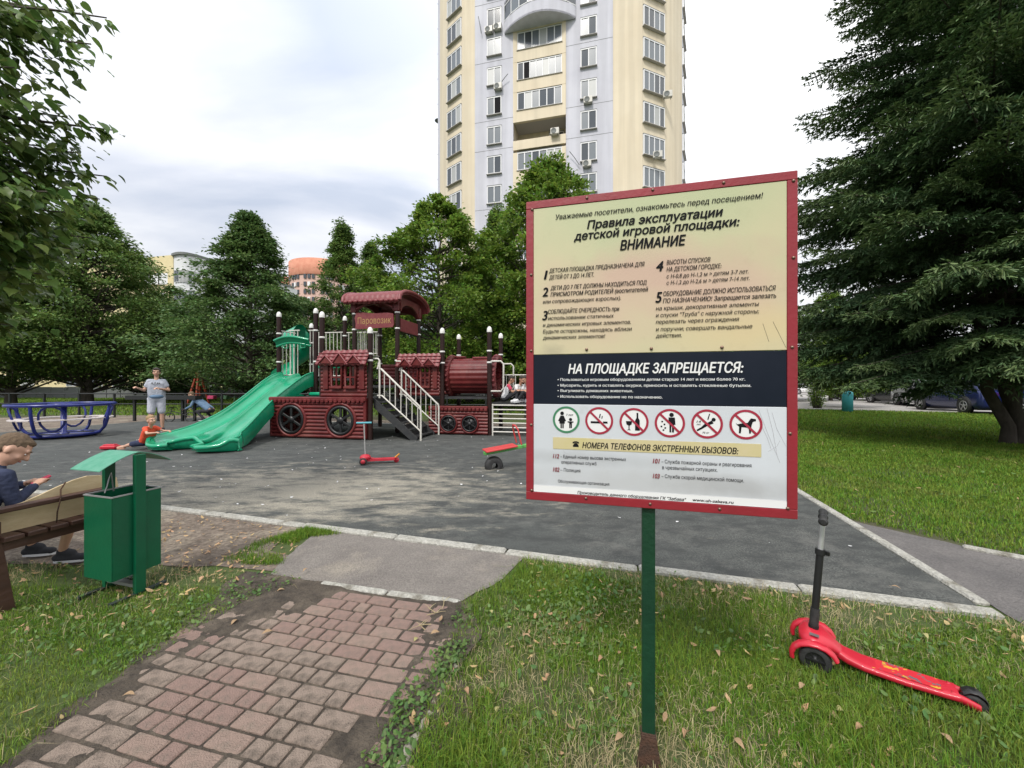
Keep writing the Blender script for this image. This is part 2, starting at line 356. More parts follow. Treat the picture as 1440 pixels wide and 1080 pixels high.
# ------------------------------------------------------------------ the ground
def rubber_mat():
    m = bpy.data.materials.new('rubber'); m.use_nodes = True; t = m.node_tree; nd = t.nodes; lk = t.links; b = nd['Principled BSDF']
    b.inputs['Roughness'].default_value = .85
    tc_ = nd.new('ShaderNodeTexCoord'); P = tc_.outputs['Object']
    def nz(s, det, vs=None, rz=0, ro=.6):
        v = P
        if vs:
            q = nd.new('ShaderNodeMapping'); q.inputs['Scale'].default_value = vs; q.inputs['Rotation'].default_value = (0,0,rz); lk.new(P, q.inputs[0]); v = q.outputs[0]
        n_ = nd.new('ShaderNodeTexNoise'); n_.inputs['Scale'].default_value = s; n_.inputs['Detail'].default_value = det; n_.inputs['Roughness'].default_value = ro; lk.new(v, n_.inputs['Vector']); return n_.outputs[0]
    def mr(v, a, b_, c=0, d=1):
        q = nd.new('ShaderNodeMapRange'); q.inputs[1].default_value = a; q.inputs[2].default_value = b_; q.inputs[3].default_value = c; q.inputs[4].default_value = d; lk.new(v, q.inputs[0]); return q.outputs[0]
    def ma(op, a, b_):
        q = nd.new('ShaderNodeMath'); q.operation = op; q.use_clamp = False
        for i, v in enumerate((a, b_)):
            if isinstance(v, (int, float)): q.inputs[i].default_value = v
            else: lk.new(v, q.inputs[i])
        return q.outputs[0]
    def mx(f, c1, c2):
        q = nd.new('ShaderNodeMix'); q.data_type = 'RGBA'; lk.new(f, q.inputs[0])
        for i, c in ((6, c1), (7, c2)):
            if isinstance(c, tuple): q.inputs[i].default_value = rgb(c)
            else: lk.new(c, q.inputs[i])
        return q.outputs[2]
    base = mx(mr(nz(75, 3), .40, .60), (.034,.037,.035), (.108,.112,.105))
    base = mx(mr(nz(.5, 4), .4, .65), base, (.06,.066,.063))
    base = mx(mr(nz(3.2, 8, (1,1.7,1), R(20), .75), .44, .60), base, (.04,.043,.042)); base = mx(mr(nz(1.7, 9, (1,1.4,1), R(-10), .78), .52, .70), base, (.125,.125,.115))
    # distance from the dusty patch centre
    d = nd.new('ShaderNodeVectorMath'); d.operation = 'DISTANCE'; sc_ = nd.new('ShaderNodeMapping'); sc_.inputs['Scale'].default_value = (.55,1,0); sc_.inputs['Rotation'].default_value = (0,0,R(16)); lk.new(P, sc_.inputs[0]); lk.new(sc_.outputs[0], d.inputs[0])
    v = Vector((-2.6,4.9,0)); v.rotate(Euler((0,0,R(16)))) if False else None
    vv = Matrix.Rotation(R(16), 3, 'Z') @ Vector((-2.7*.55, 4.9, 0)); d.inputs[1].default_value = (vv.x, vv.y, 0)
    near = mr(d.outputs['Value'], .3, 2.6, .20, -.15)
    streak = nz(2.0, 7, (1, 2.3, 1), R(14), .72)
    dust = mr(ma('ADD', streak, near), .50, .70)
    speck = mr(nz(90, 2), .38, .6, .25, 1)
    base = mx(ma('MULTIPLY', dust, ma('MULTIPLY', speck, .9)), base, (.40,.365,.29))
    lk.new(base, b.inputs['Base Color'])
    bn = nd.new('ShaderNodeBump'); bn.inputs['Strength'].default_value = .8; bn.inputs['Distance'].default_value = .006; lk.new(nz(150, 4), bn.inputs['Height']); lk.new(bn.outputs[0], b.inputs['Normal'])
    return m
M['rubber'] = rubber_mat()

def ST(mb, name, m, **k): return mb.build(name, m, kind='structure', **k)
ST(MB().sheet([(-900,-300),(900,-300),(900,1500),(-900,1500)], 0), 'lawn_ground', M['lawn'])

# playground surface: front kerb line and side kerb line measured from the photograph
KD = Vector((math.cos(R(16.2)), -math.sin(R(16.2)), 0)); KN = Vector((math.sin(R(16.2)), math.cos(R(16.2)), 0))
K0 = Vector((2.80, 2.29, 0))                      # the corner
def kp(u, v, z=0): p = K0 + KD*u + KN*v; return (p.x, p.y, z)
def jig(pts, n=6, a=.03):
    out = []
    for i, p in enumerate(pts):
        q = pts[(i+1) % len(pts)]; L_ = math.hypot(q[0]-p[0], q[1]-p[1]); m_ = max(1, int(L_/ (a*5)))
        for k in range(min(m_, 60)):
            t = k/min(m_, 60); out.append((p[0]+(q[0]-p[0])*t + random.uniform(-a, a)*(k > 0), p[1]+(q[1]-p[1])*t + random.uniform(-a, a)*(k > 0)))
    return out
ST(MB().sheet([kp(0,0)[:2], kp(0,8.3)[:2], kp(-18.6,8.3)[:2], kp(-18.6,0)[:2]], .012), 'playground_surface', M['rubber'])
ST(MB().sheet(jig([kp(0.15,8.0)[:2], kp(.15,9.6)[:2], kp(-15,9.4)[:2], kp(-22,8.6)[:2], kp(-26,6)[:2], kp(-24,1)[:2], kp(-18.4,.5)[:2], kp(-18.5,8.0)[:2]], a=.12), .004), 'dirt_strip', M['dust'])

def kerbrow(name, p0, d, n, ln, w, h, m, label, parent_kind='structure', z0=-.1, jit=.004):
    root = thing(name, None, None, (p0[0], p0[1], 0)); tag(root, kind='structure')
    s = MB(); s.box((ln/2, 0, (h+z0)/2), (ln-.012, w, h-z0), bev=.012); first = None
    me = None; ang = math.atan2(d[1], d[0])
    for i in range(n):
        if me is None:
            o = s.build('kerbstone', m, root); me = o.data
        else: o = link('kerbstone', me, root)
        o.location = (d[0]*ln*i, d[1]*ln*i, random.uniform(-jit*2, jit)); o.rotation_euler = (0, random.uniform(-.004,.004), ang + random.uniform(-.006,.006))
    return root
kerbrow('front_kerb', kp(.05,-.05), (-KD.x, -KD.y), 19, 1.0, .085, .028, M['kerb'], '')
kerbrow('side_kerb', kp(.05,.06), (KN.x, KN.y), 8, 1.0, .08, .028, M['kerb'], '')
kerbrow('back_kerb', kp(0,8.34), (-KD.x, -KD.y), 18, 1.0, .08, .02, M['kerb'], '')

# asphalt patch between the tiled path and the playground
patch = [(-1.34,2.61),(-.31,2.375),(-.10,2.60),(.08,2.94),(.11,3.02),(-1.60,3.52),(-1.78,3.42),(-1.75,2.95),(-1.70,2.70)]
ST(MB().sheet(jig(patch, a=.012), .008), 'asphalt_patch', M['patch'])
kd2 = Vector((.9735,-.2286,0))
kerbrow('path_kerb', (-1.29,2.585), (kd2.x, kd2.y), 2, .5, .05, .026, M['kerb'], '')
# side path to the right of the play area
sp = [kp(.1,-.12)[:2], (3.33,3.80), (3.55,3.46), (3.825,3.06), (4.5,2.42), (5.6,1.55), (7.5,0.2), (6.2,-1.2), (4.2,.6), (3.1,1.75)]
ST(MB().sheet(jig(sp, a=.02), .006), 'side_path', M['sidepath'])
kerbrow('lawn_kerb', (3.70,3.16), (.72,-.69), 4, .8, .07, .03, M['kerb'], '')
# trodden dirt by the bench
dirt = [(-1.75,3.58),(-4.2,4.27),(-7.5,5.25),(-9,5.2),(-8,3.6),(-5.2,2.95),(-4.0,2.92),(-3.1,2.86),(-2.4,2.82),(-1.95,2.8),(-1.65,2.75),(-1.6,2.95),(-1.95,3.1),(-2.0,3.35)]
ST(MB().sheet(jig(dirt, a=.04), .005), 'dirt_ground', M['dust'])

# tiled path: every tile its own piece
path = thing('tiled_path', None, None, (-1.1, 1.8, 0)); tag(path, kind='structure')
bd = Vector((.9724,-.2334,0)); bn = Vector((.2334,.9724,0)); ba = math.atan2(bd.y, bd.x)
mesh_b = {}
def brick_mesh(w, m):
    k = (w, m)
    if k not in mesh_b:
        s = MB(); s.box((0,0,-.03), (w-.0115, .0765, .06), bev=.006); o = s.build('brick', M[m]); mesh_b[k] = o.data; bpy.data.objects.remove(o)
    return mesh_b[k]
org = Vector((-1.28, 2.53, 0)); nb = 0
def soilh(x, y):
    "height of the soil washed over the tiles"
    n = noise.noise(Vector((x*2.6, y*2.6, 3.3)))*.5 + noise.noise(Vector((x*7, y*7, 1)))*.34 + noise.noise(Vector((x*21, y*21, 5)))*.2 + noise.noise(Vector((x*60, y*60, 2)))*.06
    le = x + 1.72 - .45*max(0, y-1.75)                     # left edge, wide at the top
    re = -.42 - x + .16*min(1, max(0, y-1.2)) * 0
    e = min(1, max(0, 1 - le/.40)) * min(1, max(0, (y-1.6)/.5))*.85 + min(1.3, max(0, 1 - (re+.05)/.24))*(.72 if y > 1.45 else .6)
    top = min(1, max(0, (y-2.0)/.5))*.10
    return max(.004, .0115 + .0165*(e + top + n*1.5 - .66))
for r in range(20):
    v = -(r+.5)*.0875; u = -1.3 + random.uniform(-.1, 0); row = []
    while u < 1.9:
        w = random.choice((.085,.085,.085,.13,.17,.17,.17)); c = org + bd*(u+w/2) + bn*v
        le = -1.86
        if le + random.uniform(0,.06) < c.x - w*.5 and c.x + w*.35 < (-.28 if c.y > 1.6 else -.38) + random.uniform(-.05,.04) and c.y < 2.5 - .0:
            if not (c.x > -.62 and c.y < 1.75 and random.random() < .35):
                mt = 'brick_c' if noise.noise(Vector((c.x*2, c.y*2, 9))) - (c.x+1.1)*.35 > .1 else random.choice(('brick_a','brick_a','brick_b'))
                o = link('brick', brick_mesh(w, mt), path); nb += 1
                o.location = c + Vector((0,0,.014+random.uniform(-.003,.002))) - path.location
                o.rotation_euler = (random.uniform(-.015,.015), random.uniform(-.012,.012), ba + random.uniform(-.012,.012))
        u += w
# soil bed with its own relief, drawn over the tiles where it has washed in
xs = np.linspace(-2.05, -.14, 260); ys = np.linspace(.9, 2.72, 240); V = []
for y in ys:
    for x in xs: V.append((x, y, soilh(x, y)))
V = np.array(V); nx = len(xs)
i, j = np.meshgrid(np.arange(len(ys)-1), np.arange(nx-1), indexing='ij'); a = (i*nx+j).ravel()
Fq = np.stack([a, a+1, a+nx+1, a+nx], 1)
cx = (V[Fq[:,0],0]+V[Fq[:,2],0])/2; cy = (V[Fq[:,0],1]+V[Fq[:,2],1])/2
lim = 2.59 - (cx+1.29)*.2334 ; keep = (cy < lim) & (cx > -1.83 + .03*np.sin(cy*19) - .12*np.clip(cy-2.0,0,1)) & (cx < -.2+.04*np.sin(cy*13))
np_mesh('soil_bed', V, Fq[keep], M['soil'], smooth=True, kind='structure')
# old broken kerb on the right of the tiles
ok = thing('old_kerb', None, None, (-.33,1.55,0)); tag(ok, kind='structure')
for (x0,y0,x1,y1,w) in ((-.405,1.22,-.375,1.42,.042),(-.37,1.435,-.33,1.56,.04),(-.335,1.60,-.30,1.70,.03),(-.295,1.71,-.265,1.83,.028)):
    s = MB(); pts = []
    for k in range(9):
        t = k/8; pts.append((x0+(x1-x0)*t+random.uniform(-.004,.004)+.36-.03, y0+(y1-y0)*t-1.55, .006+random.uniform(-.004,.004)))
    s.tube([(p[0]-.0, p[1], p[2]) for p in pts], [w*random.uniform(.42,.58) for _ in pts], 7); s.build('kerbstone', M['oldkerb'], ok)

# parking road behind the right lawn
ST(MB().sheet([(9,22.5),(15.2,20.0),(20,17.9),(60,2),(90,30),(90,60),(30,62),(14,60),(7.5,40)], .01), 'car_park', M['road'])
kerbrow('car_park_kerb', (9,22.4), (.925,-.38), 24, 1.0, .12, .1, M['kerb'], '')

# ------------------------------------------------------------------ grass
def inpoly(x, y, poly):
    r = np.zeros(len(x), bool); n = len(poly)
    for i in range(n):
        x0, y0 = poly[i]; x1, y1 = poly[(i+1) % n]
        c = ((y0 > y) != (y1 > y)) & (x < (x1-x0)*(y-y0)/((y1-y0) + 1e-12) + x0)
        r ^= c
    return r
def fnoise(x, y, s, seed=0):
    r = np.random.default_rng(seed); o = np.zeros_like(x)
    for k in range(7):
        a = r.uniform(0, 6.28); f = s*r.uniform(.6, 2.2); o += np.sin((x*np.cos(a)+y*np.sin(a))*f + r.uniform(0, 6.28) + 1.3*np.sin((x*np.sin(a)-y*np.cos(a))*f*.6))
    return o/4
def blades(name, x, y, h, w, m, lean=.5, label=None, z=0, cat=None):
    n = len(x); a = rng.uniform(0, 2*np.pi, n); l = np.abs(rng.normal(0, lean, n)); ca, sa = np.cos(a), np.sin(a)
    b = a + np.pi/2 + rng.normal(0, .5, n); wx, wy = np.cos(b)*w/2, np.sin(b)*w/2
    V = np.zeros((n, 5, 3)); 
    V[:,0] = np.stack([x-wx, y-wy, np.full(n, z-.004)], 1); V[:,1] = np.stack([x+wx, y+wy, np.full(n, z-.004)], 1)
    mx_, my_ = x + ca*h*l*.35, y + sa*h*l*.35; mz = z + h*.6*np.cos(np.clip(l*.4,0,1.2))
    V[:,2] = np.stack([mx_+wx*.8, my_+wy*.8, mz], 1); V[:,3] = np.stack([mx_-wx*.8, my_-wy*.8, mz], 1)
    V[:,4] = np.stack([x+ca*h*l, y+sa*h*l, z + h*np.cos(np.clip(l, 0, 1.35))], 1)
    i = np.arange(n)*5
    T = np.concatenate([np.stack([i, i+1, i+2], 1), np.stack([i, i+2, i+3], 1), np.stack([i+3, i+2, i+4], 1)])
    return np_mesh(name, V.reshape(-1, 3), T, m, label=label, cat=cat, kind='stuff')
lawnR = [(-.33,1.0),(-.36,1.45),(-.2,2.0),(-.30,2.34),(0.0,2.72),(.10,2.96),(.8,2.78),kp(0.08,-.11)[:2],(2.98,2.1),(3.2,1.7),(3.9,.95),(2.6,.75),(.3,.9)]
lawnL = [(-1.81,1.0),(-1.80,1.5),(-1.76,2.0),(-1.64,2.36),(-1.42,2.62),(-1.72,2.72),(-2.1,2.78),(-2.7,2.82),(-3.3,2.84),(-4.6,2.9),(-5,1.6),(-4,1.0)]
tuft = [(-1.45,3.44),(-1.9,3.57),(-2.15,3.25),(-2.2,2.95),(-1.95,2.85),(-1.72,2.85),(-1.86,3.1),(-1.82,3.38)]
lawnF = [(3.36,3.85),(3.62,3.5),(3.9,3.12),(4.6,2.5),(5.8,1.6),(9,.2),(22,10),(21,17.2),(15.0,19.8),(9,22.2),kp(.3,19)[:2],kp(.3,6)[:2],kp(.25,1.9)[:2]]
def scatter(n, poly, mask=None):
    P = np.array(poly); x = rng.uniform(P[:,0].min(), P[:,0].max(), n); y = rng.uniform(P[:,1].min(), P[:,1].max(), n)
    k = inpoly(x + rng.normal(0,.02,n), y + rng.normal(0,.02,n), poly); x, y = x[k], y[k]
    k = np.abs(x) < 1.42*y + .7; x, y = x[k], y[k]                 # nothing is planted far behind the view
    if mask is not None: k = rng.uniform(0, 1, len(x)) < mask(x, y); x, y = x[k], y[k]
    return x, y
def cover_(x, y):
    c = .60 + .42*fnoise(x, y, 5, 3) + .2*fnoise(x, y, 19, 4)
    c -= 1.1*np.exp(-(((x-.45)/.28)**2 + ((y-1.28)/.12)**2))           # trampled round the sign post
    c -= .85*np.exp(-(((x-2.05)/.35)**2 + ((y-2.25)/.13)**2))           # bare patch beyond the scooter
    c -= .6*np.exp(-(((y-(2.96-.297*(x-.1)))/.13)**2))
    return np.clip(c, .04, 1)
x, y = scatter(330000, lawnR, cover_)
hh = (.026 + .02*np.clip(fnoise(x, y, 4, 8)+.5, 0, 1.6) + .028*np.clip(1.9-y, 0, .8)) * rng.uniform(.5, 1.4, len(x))
blades('lawn_grass', x, y, hh, .0028, M['grass'], .65)
x, y = scatter(120000, lawnL, lambda x, y: np.clip(.62+.35*fnoise(x, y, 6, 5)-.5*(y > 2.55), .05, 1))
blades('lawn_grass', x, y, (.02+.016*np.clip(fnoise(x, y, 4, 9)+.5, 0, 1.6))*rng.uniform(.5, 1.5, len(x)), .0029, M['grass'], .7)
x, y = scatter(30000, tuft, lambda x, y: np.clip(.3+.8*fnoise(x, y, 5, 6), 0, 1))
blades('lawn_grass', x, y, .04*rng.uniform(.5, 1.4, len(x)), .0035, M['grass'], .6)
lawnN = [kp(.1,1.55)[:2],(3.36,3.85),(3.62,3.5),(3.9,3.12),(4.6,2.5),(5.8,1.6),(9,4),(12,8),kp(2,9)[:2],kp(.12,9)[:2]]
x, y = scatter(420000, lawnN, lambda x, y: np.clip(.75+.35*fnoise(x, y, 3, 6), .15, 1)*np.clip(4.5/y, 0, 1))
blades('lawn_grass', x, y, (.03+.003*y)*rng.uniform(.5, 1.4, len(x)), .0035+.001*y, M['grass'], .6)
x, y = scatter(330000, lawnF, lambda x, y: np.clip(7/y, 0, 1)*(y > 6.5))
blades('lawn_grass', x, y, (.035+.003*y)*rng.uniform(.5, 1.4, len(x)), .004+.0016*y, M['grass'], .5)
# far lawn behind the fence on the left
farL = [(-60,17.5),(-8,16),(2,16.5),(2,30),(-14,40),(-90,42)]
x, y = scatter(120000, farL)
blades('lawn_grass', x, y, .11*rng.uniform(.5, 1.4, len(x)), .035, M['grass'], .5)
# dry stalks among the green
for poly, n, f in ((lawnR, 60000, lambda x, y: np.clip(.28+.5*fnoise(x, y, 4, 12)+.9*np.exp(-(((x-.45)/.5)**2+((y-1.28)/.2)**2)), 0, 1)), (lawnL, 15000, lambda x, y: np.clip(.25+.5*fnoise(x, y, 4, 13), 0, 1)), (lawnF, 60000, lambda x, y: (y < 9)*np.clip(.8/y, 0, 1))):
    x, y = scatter(n, poly, f); blades('dry_grass', x, y, .045*rng.uniform(.5, 1.6, len(x)), .0025+.0006*np.maximum(y-2,0), M['grass_dry'], 1.1)
# small leafy weeds (rounded leaves lying low)
def discs(name, x, y, r, m, zr=(.005,.03), tilt=.5, asp=.75, **k):
    n = len(x); a = rng.uniform(0, 2*np.pi, n); z = rng.uniform(*zr, n); tx, ty = rng.normal(0, tilt, n), rng.normal(0, tilt, n)
    V = np.zeros((n, 6, 3)); prof = [(-1,0),(-.45,.8),(.4,.75),(1,0),(.4,-.75),(-.45,-.8)]
    for q, (u, v) in enumerate(prof):
        U = u*r; W = v*r*asp; px = U*np.cos(a)-W*np.sin(a); py = U*np.sin(a)+W*np.cos(a)
        V[:,q] = np.stack([x+px, y+py, z + np.clip(px*tx+py*ty, -.8*r, .8*r) + r*.25*(abs(u) < 1)*0 - r*.2*(abs(v) > .1) + r], 1)
    i = np.arange(n)*6; Q = np.concatenate([np.stack([i, i+1, i+2, i+3], 1), np.stack([i, i+3, i+4, i+5], 1)])
    return np_mesh(name, V.reshape(-1, 3), Q, m, kind='stuff', **k)
x, y = scatter(22000, lawnR, lambda x, y: np.clip(.12+.9*fnoise(x, y, 4, 21)+.4*(y > 1.9), 0, 1)*cover_(x, y)); discs('clover', x, y, rng.uniform(.005,.016,len(x)), M['weed'])
x, y = scatter(5200, [(-.62,1.0),(-.40,1.0),(-.34,1.5),(-.18,2.1),(-.28,2.3),(-.42,1.9),(-.55,1.5)], lambda x, y: np.clip(.4+.9*fnoise(x, y, 9, 41), 0, 1)); discs('clover', x, y, rng.uniform(.004,.014,len(x)), M['weed'])
x, y = scatter(14000, [(-.60,1.0),(-.36,1.0),(-.3,1.5),(-.15,2.1),(-.25,2.34),(-.36,1.9),(-.5,1.5)], lambda x, y: np.clip(.3+.9*fnoise(x, y, 8, 42), 0, 1)); blades('lawn_grass', x, y, .03*rng.uniform(.5, 1.5, len(x)), .0028, M['grass'], .7)
x, y = scatter(15000, lawnL, lambda x, y: np.clip(.35+.8*fnoise(x, y, 5, 22), 0, 1)); discs('clover', x, y, rng.uniform(.004,.013,len(x)), M['weed'])
x, y = scatter(24000, lawnF, lambda x, y: np.clip(.8*(y < 9)/y, 0, 1)); discs('clover', x, y, rng.uniform(.01,.03,len(x)), M['weed'])
# litter of small dry leaves, past counting
allp = [(-5,1),(4,1),(4,2.2),(-.5,3.5),(-5,4.2)]
def litmask(x, y):
    onp = (x > -1.7) & (x < -.45) & (y < 2.5); kerb = np.exp(-(((y-(2.92-.297*(x-.1)))/.16)**2))
    dirtb = (x < -1.5) & (y > 2.55) & (y < 3.3)
    onp |= (x > -1.75) & (x < .1) & (y > 2.5) & (y < 3.45); kerb = kerb*(x > .1)
    return np.clip(.16 + .4*fnoise(x, y, 3, 31) + .55*kerb + .3*dirtb, 0, 1)*(~onp)*(y < 2.93-.297*(x-.1))*1.0
x, y = scatter(11000, allp, litmask); discs('leaf_litter', x, y, rng.uniform(.006,.022,len(x)), M['litter'], zr=(0,.012), tilt=.4, asp=.5)
x, y = scatter(2200, lawnF, lambda x, y: np.clip(1.2*(y < 10)/y, 0, 1)); discs('leaf_litter', x, y, rng.uniform(.015,.03,len(x)), M['litter'], zr=(.01,.03), tilt=.4, asp=.5)
# larger fallen leaves, each one a thing
def leafmesh(kind, curl, ln, wd):
    rows = []
    for i in range(8):
        t = i/7; w = wd*math.sin(math.pi*min(1, t**.8))*(1 if kind else .8) + .0006; bend = curl*math.sin(t*math.pi)*ln*.35
        rows.append([((t-.5)*ln, s_*w, bend + abs(s_)*w*(.55 if kind else .9)*(1-.5*t) + .002) for s_ in (-1,-.5,0,.5,1)])
    s = MB(); s.grid([[(p[0]*.62,p[1]*.62,p[2]*.62) for p in r_] for r_ in rows]); s.tube([(-.31*ln,0,.001),(-.42*ln,.003,.004)], .0007, 4); return s
lm = []
for i, (k, c, ln, wd, m_) in enumerate(((1,.5,.075,.016,'leaf_tan'),(0,.8,.06,.022,'leaf_brown'),(1,-.3,.09,.014,'leaf_tan'),(0,.3,.05,.02,'leaf_yellow'),(1,.9,.065,.018,'leaf_yellow'))):
    o = leafmesh(k, c, ln, wd).build('fallen_leaf', M[m_]); lm.append(o.data); bpy.data.objects.remove(o)
DESC = {'leaf_tan':'curled tan', 'leaf_brown':'folded brown', 'leaf_yellow':'pale yellow'}
spots = [(1128,978,0),(845,640+300,1),(395,835,0),(214,870,1),(105,822,0),(375,895,0),(370,850,2),(612,900,0),(620,878,2),(585,905,3),(255,780+65,3),(1000,1008,2),(740,905,0),(772,965,1),(990,840,1),(935,1020,2),(1080,905,3),(1260,835,0),(60,875,3),(300,865,4),(180,985,0),(40,1010,2),(655,985,1),(700,1010,3),(830,985,4),(1210,1040,1),(1040,1060,0),(1300,905,4),(760,870,2),(1180,1010,3),(110,930,1),(330,900-20,0),(1010,930,0),(870,1050,0),(965,1045,1),(690,870,3),(905,875,0),(1050,850,2),(1330,1050,0),(1410,960,2),(430,808,0),(340,812,4),(250,815,2),(30,845,0),(150,905,3),(600,1030,2)]
def region(px, py):
    x_, y_ = G(px, py)
    if x_ < -1.85: return 'in the grass near the green litter bin' if px > 60 and py < 960 else 'in the grass beside the tiled path'
    if x_ < -.42: return 'on the reddish tiled path'
    if py < 880: return 'in the grass by the pale front kerb'
    if px > 1150: return 'in the grass round the red scooter'
    return 'in the grass round the sign post' if abs(px-905) < 150 else 'in the grass right of the tiled path'
for (px, py, k) in spots:
    gx, gy = G(px, py); mm = lm[k].materials[0].name
    on = -1.8 < gx < -.45 and gy < 2.6
    link('fallen_leaf', lm[k], None, f"{DESC[mm]} fallen leaf lying {region(px, py)}", 'leaf', f"{DESC[mm]} fallen leaves {region(px, py)}", loc=(gx, gy, .02 if on else .03 + .01*random.random()), rz=random.uniform(0, 6.28)).rotation_euler[0] = random.uniform(-.3,.3)
# dead twigs on the soil by the tiles
for i, (px, py, l_) in enumerate(((600,872,.11),(606,885,.13),(612,868,.10),(598,893,.09),(622,862,.12))):
    gx, gy = G(px, py); s = MB(); a_ = random.uniform(0, 3.1); p = Vector((0,0,.0)); pts = [p.copy()]
    for k in range(4): a_ += random.uniform(-.5,.5); p += Vector((math.cos(a_), math.sin(a_), random.uniform(-.05,.12)))*l_/4; pts.append(p.copy())
    s.tube(pts, [.0028,.0025,.002,.0016,.001], 5); q = pts[2]; s.tube([q, q+Vector((.02,.025,.008)), q+Vector((.03,.05,.004))], [.0018,.0014,.0008], 5)
    s.build('twig', M['grass_dry'], None, label='thin dry twig in the small heap at the end of the tiled path', cat='twig', group='dry twigs heaped where the tiled path ends', loc=(gx, gy, .028))
# pale crumbs on the rubber
x, y = scatter(260, [(-9,4.3),(0,3.6),(3,3),(3.5,9),(-9,11)]); discs('crumbs', x, y, rng.uniform(.006,.02,len(x))*1.0, M['white_cloth'], zr=(.008,.012), tilt=.2)
# ------------------------------------------------------------------ buildings
FS = Vector((.972,-.233,0)); FN = Vector((.233,.972,0)); F0 = Vector((0,38,0))
def tw(s_, t_, z=0): p = F0 + FS*s_ + FN*t_; return Vector((p.x, p.y, z))
tower = thing('apartment_tower', 'tall cream and lavender apartment tower with rounded corners behind the trees', 'building', tuple(tw(3,8)), world=True)
ZT = 52.0
def wallpanel(p0, p1, m, z0=0, z1=ZT, name='wall', th=.4):
    d = (p1-p0); n = Vector((-d.y, d.x, 0)).normalized()*th
    if n.dot(FN) < 0: n = -n
    s = MB(); s.prism([(p0.x,p0.y),(p1.x,p1.y),(p1.x+n.x,p1.y+n.y),(p0.x+n.x,p0.y+n.y)], z0, z1); return s.build(name, M[m], tower)
lp = [(-10.0,11.0),(-10.1,7),(-9.9,4.4),(-9.2,3.4),(-8.3,2.3),(-7.3,1.2),(-5.3,.15),(-4.6,.02),(-3.85,0)]
rp = [(9.67,0),(11.2,0),(12.26,.05),(14.4,1.6),(15.0,2.3),(15.64,3.23),(16.6,5.2),(17.4,8.0),(17.4,12)]
def strip(pts, m, name='wall'):
    s = MB(); P = [tw(*p) for p in pts]; s.grid([[(p.x,p.y,0) for p in P],[(p.x,p.y,ZT) for p in P]], smooth=False); return s.build(name, M[m], tower, recalc=False)
strip(lp[:4], 'tower_lav'); strip(lp[3:], 'tower_cream'); strip(rp[:7], 'tower_cream'); strip(rp[6:], 'tower_lav')
wallpanel(tw(-3.85,-.06), tw(.15,-.06), 'tower_lav'); wallpanel(tw(5.32,-.06), tw(9.67,-.06), 'tower_lav')
s = MB(); P = [tw(-10.0,11.0), tw(-6,20), tw(13,20), tw(17.4,12)]; s.grid([[(p.x,p.y,0) for p in P],[(p.x,p.y,ZT) for p in P]], smooth=False); s.build('wall', M['tower_lav'], tower)
s = MB(); s.sheet([tw(*p)[:2] for p in lp+rp] + [tw(13,20)[:2], tw(-6,20)[:2]], ZT); s.build('roof', M['slab'], tower)
# recessed loggia column
LZ = lambda n: 2.55 + 2.95*n
s = MB(); a, b_ = tw(.15,2.2), tw(5.32,2.2)
for p, q in ((tw(.15,-.05), tw(.15,2.2)), (tw(5.32,2.2), tw(5.32,-.05)), (a, b_)): s.add([(p.x,p.y,0),(q.x,q.y,0),(q.x,q.y,ZT),(p.x,p.y,ZT)], [(0,1,2,3)])
s.build('loggia_wall', M['tower_cream'], tower)
angF = math.atan2(FS.y, FS.x)
def window(s0, s1, t0, t1, zc, h, panes, open_=False, parent=None, gl=None, dark=None, rev=.0):
    p, q = tw(s0, t0), tw(s1, t1); d = q-p; w = d.length; a = math.atan2(d.y, d.x); c = (p+q)/2; n = Vector((math.sin(a), -math.cos(a), 0))
    if n.dot(FN) > 0: n = -n
    def at(u, off, z): r = c + d.normalized()*u + n*off; return (r.x, r.y, z)
    fr = MB(); b = .09
    for zz in (zc-h/2+b/2, zc+h/2-b/2): fr.box(at(0,.0,zz), (w, .16, b), rz=a)
    xs_ = [-w/2+b/2] + [-w/2 + w*k/panes for k in range(1, panes)] + [w/2-b/2]
    for u in xs_: fr.box(at(u,.001,zc), (b, .15, h-2*b), rz=a)
    o = fr.build('window_frame', M['winframe'], tower)
    sl = MB(); sl.box(at(0,.07,zc-h/2-.04), (w+.1, .28, .05), rz=a); sl.build('sill', M['slab'], o)
    hd = MB(); hd.box(at(0,.02,zc+h/2+.05), (w+.04, .10, .07), rz=a); hd.build('lintel', M['fence_grey'], o)
    for k in range(panes):
        gm = gl or random.choice(['glass','glass2','glass2','glass','curtain','glass2'])
        if dark == k: gm = 'ink'
        g = MB(); u = -w/2 + w*(k+.5)/panes; g.box(at(u, -.0+.03, zc), (w/panes-.03, .02, h-.12), rz=a + random.uniform(-.012,.012), rx=0); g.build('pane', M[gm], o)
    return o
def ac(s_, z, t_=-.06):
    p = tw(s_, t_-.24); o = MB().box((p.x,p.y,z), (.8,.34,.58), rz=angF, bev=.02).build('air_conditioner', M['white_tube'], tower)
    q = tw(s_-.1, t_-.42); g = MB(); g.M = Matrix.Translation((q.x,q.y,z)) @ Matrix.Rotation(angF, 4, 'Z'); g.lathe([(0,0),(.2,0),(.23,-.02),(.25,-.02),(.25,.02)], axis='y', n=14); g.build('fan_grille', M['fence_grey'], o)
    k = MB(); r = tw(s_-.3, t_-.2); k.box((r.x,r.y,z-.32),(.04,.4,.04), rz=angF); r = tw(s_+.3, t_-.2); k.box((r.x,r.y,z-.32),(.04,.4,.04), rz=angF); k.build('bracket', M['fence_grey'], o)
